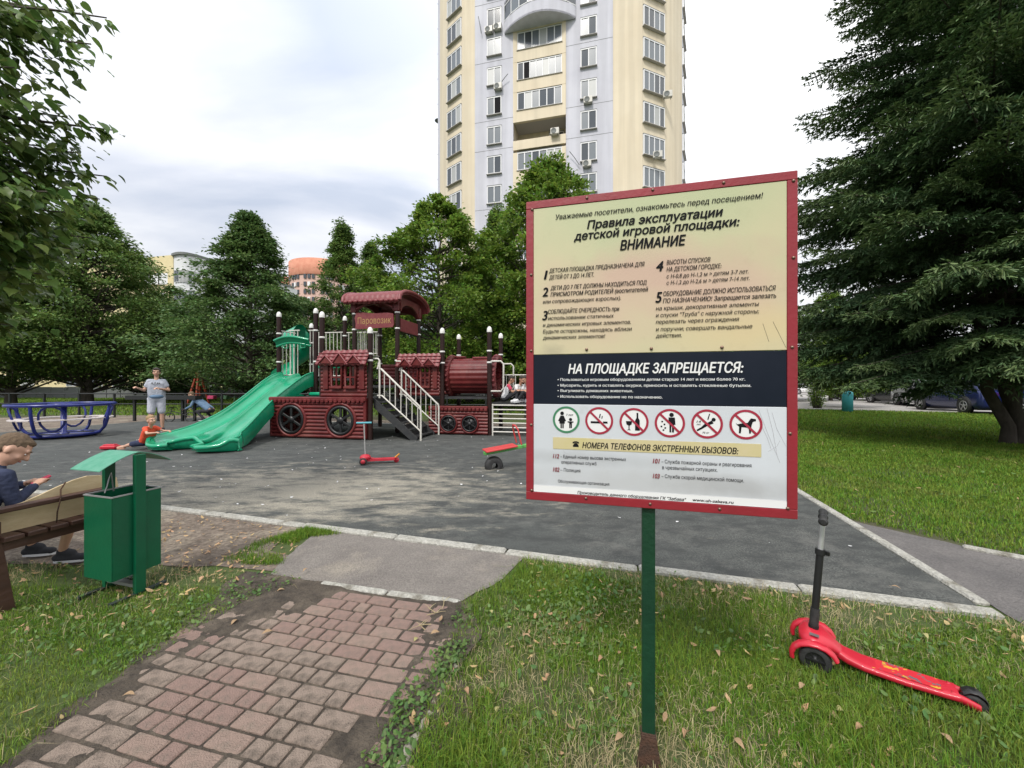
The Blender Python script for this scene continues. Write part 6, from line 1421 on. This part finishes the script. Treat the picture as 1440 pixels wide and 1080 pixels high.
# ------------------------------------------------------------------ cars
def make_car(kind, paint, L_=4.4, W=.9, H=1.48, belt=.92, zb=.22):
    root = thing('parked_car', None, 'car')
    suv = H > 1.58
    x0, x1 = -L_/2, L_/2
    if kind == 'sedan': st = [(x1,.45,.62,.62),(x1-.08,.30,.70,.72),(x1-.6,zb,.80,.84),(x1-1.25,zb,belt-.02,.95),(x1-1.85,zb,belt,H-.06),(x1-2.3,zb,belt,H),(x1-3.0,zb,belt+.01,H-.02),(x1-3.55,zb,belt+.03,H-.25),(x1-3.9,zb,belt+.04,1.02),(x0+.1,.30,.9,.98),(x0,.40,.75,.80)]
    else: st = [(x1,.45,.70,.72),(x1-.08,.30,.80,.84),(x1-.55,zb,.90,.95),(x1-1.1,zb,belt-.02,1.04),(x1-1.65,zb,belt,H-.08),(x1-2.1,zb,belt,H),(x1-3.2,zb,belt+.02,H-.01),(x1-3.8,zb,belt+.04,H-.08),(x0+.18,zb,belt+.05,H-.42 if suv else H-.35),(x0+.03,.30,.9,.98),(x0,.40,.7,.8)]
    secs = []; cab = []
    for i, (x, b, bt_, tp) in enumerate(st):
        e = .86 if i in (0, len(st)-1) else (.95 if i in (1, len(st)-2) else 1); w = W*e; tw2 = w*.97 if tp-bt_ < .12 else w*.74
        tw2 = w*(.9) if tp-bt_ < .12 else w*.76
        secs.append([(x,-w*.9,b),(x,-w,b+.18),(x,-w*1.0,bt_-.08),(x,-w*.96,bt_),(x,-tw2,tp-.02),(x,-tw2*.6,tp+.015),(x,tw2*.6,tp+.015),(x,tw2,tp-.02),(x,w*.96,bt_),(x,w,bt_-.08),(x,w,b+.18),(x,w*.9,b)])
        cab.append((x, w*.96, bt_, tw2, tp, w))
    s = MB(); s.grid(secs, close=True); s.add(secs[0], [tuple(range(12))]); s.add(secs[-1], [tuple(range(12))]); s.build('body', M[paint], root)
    s = MB(); s.box((0,0,zb+.02),(L_*.88,W*1.7,.1)); s.build('underbody', M['black_plastic'], root)
    ci = [i for i, c in enumerate(cab) if c[4]-c[2] > .3]
    for sg in (-1,1):
        rows = []
        for j in range(ci[0]-1, ci[-1]+2):
            x, w, bt_, tw2, tp, _ = cab[j]; f0, f1 = .08, .86
            if j == ci[0]-1: x = x+(cab[j+1][0]-x)*.25; w2=cab[j+1]; bt_, tp, tw2, w = w2[2], w2[2]+.14, w2[1]*.96, w2[1]
            if j == ci[-1]+1: x = x+(cab[j-1][0]-x)*.35; w2=cab[j-1]; bt_, tp, tw2, w = w2[2], w2[2]+.14, w2[1]*.96, w2[1]
            rows.append([(x, sg*(w+(tw2-w)*f+.012), bt_+(tp-bt_)*f) for f in (f0, f1)])
        for k in range(len(rows)-1):
            a, b2 = rows[k], rows[k+1]; c = .03; s = MB(); L2 = [tuple(Vector(a[0]).lerp(Vector(b2[0]),c)), tuple(Vector(a[1]).lerp(Vector(b2[1]),c)), tuple(Vector(a[1]).lerp(Vector(b2[1]),1-c)), tuple(Vector(a[0]).lerp(Vector(b2[0]),1-c))]
            s.add(L2, [(0,1,2,3)]); s.build('side_window', M['car_glass'], root)
    for (j0, j1, nm) in ((ci[0]-1, ci[0], 'windscreen'), (ci[-1]+1, ci[-1], 'rear_window')):
        a, b2 = cab[j0], cab[j1]; s = MB(); sg = 1 if j0 < j1 else -1
        s.add([(a[0]+sg*.0, -a[3]*.93, a[4]+.03), (a[0], a[3]*.93, a[4]+.03), (b2[0]+sg*.03, b2[3]*.9, b2[4]-.01), (b2[0]+sg*.03, -b2[3]*.9, b2[4]-.01)], [(0,1,2,3)]); s.v = [(p[0]+sg*.02,p[1],p[2]+.008) for p in s.v]; s.build(nm, M['car_glass'], root)
    for (x, sy) in ((x1-.85,-1),(x1-.85,1),(x0+.82,-1),(x0+.82,1)):
        r_ = .36 if suv else .32; y_ = sy*(W-.09)
        s = MB(); s.lathe([(.0,-.0),(r_+.06,-.0),(r_+.06,.012),(0,.012)], c=(x, sy*(W+.002)-.006,r_+.02), axis='y', n=22); s.build('wheel_arch', M['black_plastic'], root)
        s = MB(); s.lathe([(r_*.62,-.1),(r_*.93,-.1),(r_,-.07),(r_,.07),(r_*.93,.1),(r_*.62,.1)], c=(x,y_+sy*.02,r_), axis='y', n=24); o = s.build('tyre', M['black_rubber'], root)
        s = MB(); s.lathe([(0,-.09),(r_*.16,-.1),(r_*.2,-.07),(r_*.2,.07),(r_*.16,.1),(0,.09)], c=(x,y_+sy*.02,r_), axis='y', n=14); s.lathe([(r_*.55,-.1),(r_*.63,-.105),(r_*.63,.105),(r_*.55,.1)], c=(x,y_+sy*.02,r_), axis='y', n=20)
        for k in range(5): a_ = R(72*k+20); s.box((x+.38*r_*math.cos(a_), y_+sy*.105, r_+.38*r_*math.sin(a_)), (.5*r_,.02,.12*r_), ry=-a_)
        s.build('rim', M['alu'], o)
    zl = .68 if not suv else .8
    for sy in (-1,1):
        s = MB(); s.box((x1-.10, sy*W*.66, zl), (.14,.42,.13), rz=-sy*.28, bev=.02); s.build('headlight', M['car_light'], root)
        s = MB(); s.box((x0+.07, sy*W*.70, zl+.14), (.12,.30,.18), rz=sy*.2, bev=.02); s.build('tail_light', M['tail_red'], root)
        s = MB(); s.box((cab[ci[0]][0]+.15, sy*(W+.08), belt+.08), (.1,.18,.12), bev=.02); s.build('mirror', M[paint], root)
    s = MB(); s.box((x1-.03,0,zl-.06),(.06,.72,.2),bev=.02); s.build('grille', M['black_plastic'], root)
    s = MB(); s.box((x1-.015,0,.36),(.08,1.35,.16),bev=.03); s.build('bumper', M['black_plastic' if suv else paint], root)
    s = MB(); s.box((x1+.03,0,.46),(.01,.5,.11)); s.build('number_plate', M['plate'], root)
    return root
cars = [('suv','car_blue',1.66,1357,18.4,R(72),'dark blue suv parked nearest the spruce, seen from its side','dark blue'),
 ('suv','car_silver',1.62,1308,22.6,R(-112),'silver suv with black grille facing the lawn beside the dark blue suv',''),
 ('sedan','car_grey',1.46,1266,26.0,R(82),'dark grey saloon parked between the silver suv and a black car',''),
 ('sedan','car_black',1.45,1232,30.5,R(80),'black saloon parked behind the dark grey one',''),
 ('sedan','car_silver',1.44,1208,34.0,R(-60),'small silver saloon at the far end of the near parking row',''),
 ('sedan','car_white',1.45,1131,50.0,R(178),'white saloon far off right beside the red sign frame',''),
 ('suv','car_white',1.66,1166,54.0,R(178),'white suv far off behind the thin bush',''),
 ('sedan','car_silver',1.45,1098,52.0,R(178),'silver saloon far off behind the edge of the sign',''),
 ('suv','car_royal',1.64,1432,16.3,R(72),'royal blue car at the right edge behind the spruce stems',''),
 ('sedan','car_white',1.45,1292,37.0,R(175),'white saloon parked in the far row behind the silver suv',''),
 ('sedan','car_red',1.45,1378,36.0,R(175),'dark red saloon parked in the far row behind the blue suv','')]
for (k, p, H_, px, Y, rz, lab, _) in cars:
    o = make_car(k, p, 4.5 if k == 'suv' else 4.4, .92 if k == 'suv' else .88, H_, 1.02 if k == 'suv' else .92)
    tag(o, lab, 'car', 'cars in the car park', loc=((px-720)/F*Y, Y, .014), rz=rz)

# ------------------------------------------------------------------ people
def remesh(s, name, m, parent, vox, it=3, rough=0):
    o = s.build(name, m, parent); md = o.modifiers.new('r', 'REMESH'); md.mode = 'VOXEL'; md.voxel_size = vox; md.use_smooth_shade = True
    sm = o.modifiers.new('s', 'SMOOTH'); sm.factor = .5; sm.iterations = it
    dg = bpy.context.evaluated_depsgraph_get(); me = bpy.data.meshes.new_from_object(o.evaluated_get(dg)); o.modifiers.clear(); old = o.data; o.data = me; bpy.data.meshes.remove(old); me.name = name
    if not me.materials: me.materials.append(M[m] if isinstance(m, str) else m)
    if rough:
        n = len(me.vertices); v = np.zeros(n*3, np.float32); me.vertices.foreach_get('co', v); v = v.reshape(-1,3)
        for i in range(n): 
            q = Vector(v[i]); v[i] += np.array(noise.noise_vector(q*(60 if vox < .008 else 35)))*rough + np.array(noise.noise_vector(q*18))*rough*.8
        me.vertices.foreach_set('co', v.ravel()); me.update()
    return o
def capsule(s, p0, p1, r0, r1=None):
    p0, p1 = Vector(p0), Vector(p1); r1 = r0 if r1 is None else r1; d = p1-p0
    if d.length < 1e-6: s.sphere(p0, r0, 10, 8); return
    d.normalize(); pts = []; rs = []
    for a_ in (80,50,20): pts.append(p0-d*r0*math.sin(R(a_))); rs.append(r0*math.cos(R(a_)))
    for t in (0,.33,.66,1): pts.append(p0.lerp(p1, t)); rs.append(r0+(r1-r0)*t)
    for a_ in (20,50,80): pts.append(p1+d*r1*math.sin(R(a_))); rs.append(r1*math.cos(R(a_)))
    s.tube(pts, rs, 12)
def person(label, J, s=1.0, hs=1.0, group=None, skin='skin', hair='hair_brown', shirt='grey_cloth', bottom='shorts_cloth', shoe='black_cloth', long_legs=False, long_sleeve=False, vox=.012, hold=None, hlen=0, sole='white_cloth', sleeve_m=None):
    P = {k: Vector(v) for k, v in J.items()}; t = thing('person', label, 'person', tuple((P['an_l']+P['an_r'])/2*Vector((1,1,0)) if False else ((P['an_l'].x+P['an_r'].x)/2,(P['an_l'].y+P['an_r'].y)/2,0)), group=group, world=True)
    pel, ch, nk, hd_ = P['pelvis'], P['chest'], P['neck'], P['head']
    f = (P['face']).normalized(); up = (hd_-nk); up = (up - f*up.dot(f)).normalized(); rt = f.cross(up).normalized()
    HP = lambda x, y, z: hd_ + rt*x*hs + f*y*hs + up*z*hs
    M3 = Matrix((rt, f, up)).transposed()
    B = MB()
    hipv = (P['hip_r']-P['hip_l']); shv = (P['sh_r']-P['sh_l'])
    for q in (-.5,-.2,.2,.5): capsule(B, pel+hipv*q*.9, ch+shv*q*.62, .088*s, .085*s)
    capsule(B, P['sh_l'], P['sh_r'], .05*s); capsule(B, ch, nk, .06*s, .048*s); capsule(B, nk, HP(0,-.012,-.03), .05*s, .05*hs)
    for sd_ in ('l','r'):
        capsule(B, P['sh_'+sd_], P['el_'+sd_], .046*s, .036*s); capsule(B, P['el_'+sd_], P['wr_'+sd_], .036*s, .024*s)
        capsule(B, P['hip_'+sd_], P['kn_'+sd_], .078*s, .053*s)
        k_, a_ = P['kn_'+sd_], P['an_'+sd_]; mid = k_.lerp(a_, .35); capsule(B, k_, mid, .05*s, .052*s); capsule(B, mid, a_, .052*s, .033*s)
        # hand: palm, four fingers and a thumb, curling
        w = P['wr_'+sd_]; dh = (w-P['el_'+sd_]).normalized(); pn = P.get('palm_'+sd_, Vector((0,0,-1))); sdv = dh.cross(pn).normalized(); pn = sdv.cross(dh).normalized()
        capsule(B, w+dh*.01*s, w+dh*.065*s, .024*s, .028*s); capsule(B, w+dh*.03*s+sdv*.018*s, w+dh*.075*s+sdv*.022*s, .018*s); capsule(B, w+dh*.03*s-sdv*.018*s, w+dh*.07*s-sdv*.022*s, .018*s)
        for q, (o_, ln) in enumerate(((-.03,.055),(-.01,.07),(.01,.075),(.03,.065))):
            b0_ = w+dh*.085*s+sdv*o_*s; m1 = b0_+(dh*.8+pn*.4)*ln*.5*s; m2 = m1+(dh*.35+pn*.95)*ln*.5*s; capsule(B, b0_, m1, .0095*s, .0085*s); capsule(B, m1, m2, .0085*s, .007*s)
        tb2 = w+dh*.02*s+sdv*(.03*s); m1 = tb2+(dh*.5+sdv*.5+pn*.4).normalized()*.035*s; capsule(B, tb2, m1, .011*s, .010*s); capsule(B, m1, m1+(dh*.9+pn*.4).normalized()*.028*s, .010*s, .008*s)
        # foot
        ft = P['toe_'+sd_]; capsule(B, a_+Vector((0,0,-.02*s)), a_+(ft-a_)*.9, .034*s, .028*s)
    # head
    B.sphere(HP(0,-.012,.035), (.076*hs,.096*hs,.088*hs), 16, 12, M3); B.sphere(HP(0,.02,-.02), (.060*hs,.070*hs,.085*hs), 16, 12, M3); B.sphere(HP(0,.045,-.070), (.034*hs,.033*hs,.028*hs), 12, 8, M3)
    capsule(B, HP(0,.088,.012), HP(0,.106,-.022), .011*hs, .015*hs)
    for q in (-1,1): B.sphere(HP(q*.076,-.012,-.008), (.010*hs,.020*hs,.031*hs), 10, 8, M3); B.sphere(HP(q*.036,.058,-.028), (.026*hs,.022*hs,.024*hs), 10, 8, M3)
    capsule(B, HP(-.04,.078,.030), HP(.04,.078,.030), .013*hs)
    body = remesh(B, 'body', M[skin], t, vox, 2)
    # face details
    for q in (-1,1):
        E = MB(); E.sphere(HP(q*.031,.0795,.006), (.0115*hs,.006*hs,.0048*hs), 10, 6, M3); o = E.build('eye', M['eyewhite'], t); E = MB(); E.sphere(HP(q*.031,.0835,.0055), (.0055*hs,.004*hs,.0048*hs), 8, 6, M3); E.build('iris', M['eyedark'], o)
        E = MB(); E.tube([HP(q*.050,.080,.031), HP(q*.033,.091,.037), HP(q*.016,.091,.033)], .0038*hs, 5); E.build('eyebrow', M[hair], t)
    E = MB(); E.sphere(HP(0,.0855,-.052), (.022*hs,.008*hs,.0065*hs), 10, 6, M3); E.build('mouth', M['lip'], t)
    # hair
    Hh = MB(); Hh.sphere(HP(0,-.022,.050), (.0795*hs,.097*hs,.084*hs), 16, 12, M3); Hh.sphere(HP(0,.035,.086), (.056*hs,.046*hs,.028*hs), 12, 8, M3); Hh.sphere(HP(0,-.052,.0), (.064*hs,.052*hs,.066*hs), 12, 8, M3)
    if hlen: 
        for q in (-1,1): Hh.sphere(HP(q*.062,.0,.04), (.024*hs,.05*hs,.05*hs), 8, 6, M3)
        Hh.sphere(HP(.02,.07,.095), (.045*hs,.03*hs,.025*hs), 8, 6, M3)
    remesh(Hh, 'hair', M[hair], t, max(.005, vox*.7), 1, rough=.0035*hs)
    # shirt
    S = MB()
    for q in (-.5,-.2,.2,.5): capsule(S, pel.lerp(ch,.08)+hipv*q*.95, ch+shv*q*.66, .102*s, .098*s)
    capsule(S, P['sh_l'], P['sh_r'], .062*s)
    for sd_ in ('l','r'):
        e = P['el_'+sd_]; capsule(S, P['sh_'+sd_], P['sh_'+sd_].lerp(e, 1.0 if long_sleeve else .52), .064*s, (.052 if long_sleeve else .062)*s)
        if long_sleeve: capsule(S, e, e.lerp(P['wr_'+sd_], .88), .052*s, .04*s)
    if long_sleeve: capsule(S, ch.lerp(nk,.6), nk.lerp(ch,.1), .068*s, .062*s)
    remesh(S, 'shirt', M[shirt], t, vox, 3, rough=.004*s)
    if sleeve_m:
        for sd_ in ('l','r'): S = MB(); capsule(S, P['sh_'+sd_], P['sh_'+sd_].lerp(P['el_'+sd_], .5), .068*s, .066*s); remesh(S, 'sleeve', M[sleeve_m], t, vox, 2)
    T = MB(); capsule(T, P['hip_l'], P['hip_r'], .105*s); capsule(T, pel-(ch-pel)*.05, pel.lerp(ch,.15), .115*s, .105*s)
    for sd_ in ('l','r'):
        k_ = P['kn_'+sd_]; capsule(T, P['hip_'+sd_], P['hip_'+sd_].lerp(k_, 1 if long_legs else .82), .100*s, (.062 if long_legs else .088)*s)
        if long_legs: capsule(T, k_, k_.lerp(P['an_'+sd_], .92), .062*s, .05*s)
    remesh(T, 'trousers' if long_legs else 'shorts', M[bottom], t, vox, 3, rough=.004*s)
    for sd_ in ('l','r'):
        a_, ft = P['an_'+sd_], P['toe_'+sd_]; d = (ft-a_); S = MB(); hl = a_ - d*.22; 
        capsule(S, Vector((hl.x,hl.y,ft.z+.012*s)), Vector((ft.x,ft.y,ft.z+.006*s)), .042*s, .038*s); capsule(S, a_+Vector((0,0,-.0)), ft.lerp(a_,.55)+Vector((0,0,.012*s)), .045*s, .04*s)
        o = remesh(S, 'shoe', M[shoe], t, max(.008, vox*.9), 2)
        S = MB(); n_ = 14; ctr = (hl+ft)/2; dd_ = Vector((d.x,d.y,0)).normalized(); sv_ = Vector((-dd_.y,dd_.x,0)); hlf = (ft-hl).length/2+.03*s; pz = ft.z-.034*s
        out = [ctr+dd_*math.cos(2*math.pi*k/n_)*hlf + sv_*math.sin(2*math.pi*k/n_)*.045*s for k in range(n_)]; S.prism([(p.x,p.y) for p in out], pz, pz+.022*s); S.build('sole', M[sole], o)
    return t
def stand(x, y, ang, s, arms):
    "standing figure; ang = heading, 0 faces -y"
    Rm = Matrix.Rotation(ang, 3, 'Z'); T0 = Vector((x,y,0))
    def W(a, b, c): return T0 + Rm @ Vector((a*s, b*s, c*s))
    J = dict(pelvis=W(0,0,.96), chest=W(0,.0,1.32), neck=W(0,.0,1.50), head=W(0,-.03,1.64), face=Rm @ Vector((0,-1,-.05)), sh_l=W(.145,.0,1.40), sh_r=W(-.145,.0,1.40), hip_l=W(.09,0,.92), hip_r=W(-.09,0,.92), kn_l=W(.11,-.02,.50), kn_r=W(-.11,-.03,.50), an_l=W(.12,.02,.09), an_r=W(-.13,.0,.09), toe_l=W(.15,-.14,.035), toe_r=W(-.16,-.16,.035))
    for k, v in arms.items(): J[k] = W(*v)
    return J
man_a = stand(-9.95, 10.75, R(38), 1.02, dict(el_l=(.25,.0,1.15), wr_l=(.06,-.26,1.20), el_r=(-.25,.02,1.15), wr_r=(-.36,-.24,1.22)))
man_a = {k: (Matrix.Identity(3) @ v) for k, v in man_a.items()}
man = person('man in a grey t-shirt and pale shorts standing by the low fence', {k: v for k, v in man_a.items()}, 1.02, 1.05, hair='hair_dark', shirt='grey_cloth', bottom='shorts_cloth', vox=.014, hlen=1)
b = MB(); c = man_a['pelvis']+Vector((0,0,.02)); b.tube([(c.x+.125*math.cos(2*math.pi*k/16), c.y+.115*math.sin(2*math.pi*k/16), c.z+.0) for k in range(16)], .052, 8, closed=True); b.build('tied_jumper', M['denim_cloth'], man)
b = MB(); q = man_a['chest']+Vector((0,0,0)); Fm = Matrix.Rotation(R(38),3,'Z') @ Vector((0,-1,0)); Rm = Matrix.Rotation(R(38),3,'Z') @ Vector((1,0,0))
for (a_, z_) in ((-.08,.03),(-.02,.035),(.03,.03),(.07,.028)): p = q+Fm*.116+Rm*a_+Vector((0,0,z_)); b.box(p, (.03,.008,.03), rz=R(38))
b.build('shirt_print', M['ink_soft'], man)
V3 = Vector
# boy in orange by the slide
person('small fair boy in an orange t-shirt sprawled at the foot of the green slide', dict(pelvis=(-7.53,7.92,.17),chest=(-7.42,7.86,.38),neck=(-7.37,7.83,.49),head=(-7.335,7.81,.61),face=(.9,-.25,.08),sh_l=(-7.38,7.94,.45),sh_r=(-7.41,7.75,.45),hip_l=(-7.53,8.0,.15),hip_r=(-7.55,7.85,.15),kn_l=(-7.74,8.02,.20),kn_r=(-7.70,7.76,.13),an_l=(-7.90,8.06,.08),an_r=(-7.86,7.76,.08),toe_l=(-7.97,8.03,.06),toe_r=(-7.94,7.74,.06),el_l=(-7.22,7.95,.38),wr_l=(-7.05,7.87,.39),el_r=(-7.28,7.66,.36),wr_r=(-7.10,7.64,.38)), .70, .86, hair='hair_blond', shirt='orange_cloth', bottom='navy_cloth', shoe='skin', vox=.011, sole='skin')
# crouching boy with a little bicycle
person('boy in a blue shirt crouching with his back bent beside the small dark bicycle', dict(pelvis=(-11.0,14.0,.42),chest=(-11.35,13.95,.72),neck=(-11.5,13.94,.84),head=(-11.62,13.92,.95),face=(-.8,-.2,-.55),sh_l=(-11.42,13.8,.78),sh_r=(-11.42,14.1,.78),hip_l=(-11.0,13.9,.38),hip_r=(-11.0,14.1,.38),kn_l=(-11.35,13.82,.36),kn_r=(-11.3,14.18,.34),an_l=(-11.1,13.84,.10),an_r=(-11.05,14.16,.10),toe_l=(-11.25,13.8,.055),toe_r=(-11.2,14.16,.055),el_l=(-11.5,13.74,.55),wr_l=(-11.72,13.76,.45),el_r=(-11.5,14.12,.55),wr_r=(-11.72,14.04,.45)), .82, .95, hair='hair_brown', shirt='denim_cloth', bottom='black_cloth', vox=.014, long_sleeve=True, long_legs=True)
bk = thing('small_bicycle', 'small dark balance bicycle in front of the crouching boy', 'bicycle', (-11.85,13.7,0), R(12))
for x_ in (-.32,.32):
    s = MB(); s.tube([(x_+.16*math.cos(2*math.pi*k/20),0,.17+.16*math.sin(2*math.pi*k/20)) for k in range(20)], .018, 6, closed=True); s.build('wheel', M['black_rubber'], bk)
s = MB(); s.tube([(-.32,0,.17),(-.24,0,.5)], .014, 6); s.tube([(-.27,0,.4),(.05,0,.28),(.32,0,.17)], .016, 6); s.tube([(.05,0,.28),(.12,0,.42)], .014, 6); s.build('frame', M['black_plastic'], bk)
s = MB(); s.tube([(-.24,-.18,.52),(-.24,.18,.52)], .014, 6); s.build('handlebar', M['black_plastic'], bk); s = MB(); s.box((.13,0,.44),(.2,.1,.04),bev=.01); s.build('saddle', M['black_plastic'], bk)
# boy on the bench with a phone
bb = person('boy in a navy sweatshirt on the bench bending over a red phone', dict(pelvis=bp(.10,.62,.475),chest=bp(.18,.64,.66),neck=bp(.23,.64,.785),head=bp(.29,.625,.885),face=(.68,.56,-.66),sh_l=bp(.20,.78,.735),sh_r=bp(.21,.50,.735),hip_l=bp(.12,.70,.47),hip_r=bp(.12,.54,.47),kn_l=bp(.46,.72,.46),kn_r=bp(.48,.34,.46),an_l=bp(.50,.92,.095),an_r=bp(.50,.54,.095),toe_l=bp(.56,.80,.045),toe_r=bp(.56,.42,.045),el_l=bp(.22,.80,.57),wr_l=bp(.36,.64,.635),el_r=bp(.23,.46,.55),wr_r=bp(.36,.53,.63)), .72, .90, hair='hair_fair', shirt='navy_cloth', bottom='khaki_cloth', shoe='black_cloth', vox=.0075, long_sleeve=True)
s = MB(); c = bp(.405,.575,.655); s.box(c, (.10,.055,.012), rz=R(60), ry=R(-25), bev=.003); s.build('phone', M['pink_cloth'], None, label='red phone in the hands of the boy on the bench', cat='phone')
# boys on the end platform
def sitter(x, y, ang, z0, lab, **k):
    s_ = .78; Rm = Matrix.Rotation(ang, 3, 'Z'); T0 = Vector((x,y,z0))
    W = lambda a, b, c: T0 + Rm @ Vector((a*s_, b*s_, c*s_))
    return person(lab, dict(pelvis=W(0,.05,.14),chest=W(0,-.07,.46),neck=W(0,-.14,.62),head=W(0,-.21,.76),face=Rm @ Vector((.1,-1,-.45)),sh_l=W(.17,-.1,.55),sh_r=W(-.17,-.1,.55),hip_l=W(.09,.03,.12),hip_r=W(-.09,.03,.12),kn_l=W(.20,-.40,.34),kn_r=W(-.19,-.38,.36),an_l=W(.08,-.52,.09),an_r=W(-.10,-.50,.09),toe_l=W(.1,-.68,.04),toe_r=W(-.12,-.66,.04),el_l=W(.22,-.22,.36),wr_l=W(.06,-.42,.40),el_r=W(-.22,-.22,.36),wr_r=W(-.06,-.42,.40)), s_, .92, group='boys sitting on the end platform of the play train', hair='hair_dark', long_legs=True, bottom='black_cloth', shoe='white_cloth', vox=.013, skin='skin_tan', **k)
sitter(-.18, 10.22, R(95), .87, 'dark haired boy in a white shirt with pink sleeves, nearest the boiler', shirt='white_cloth', sleeve_m='pink_cloth')
sitter(.16, 10.38, R(40), .87, 'boy in white and grey shirt huddled second from the boiler', shirt='white_cloth')
sitter(.48, 10.15, R(-60), .87, 'boy in a white shirt mostly hidden by the red frame of the sign', shirt='white_cloth')
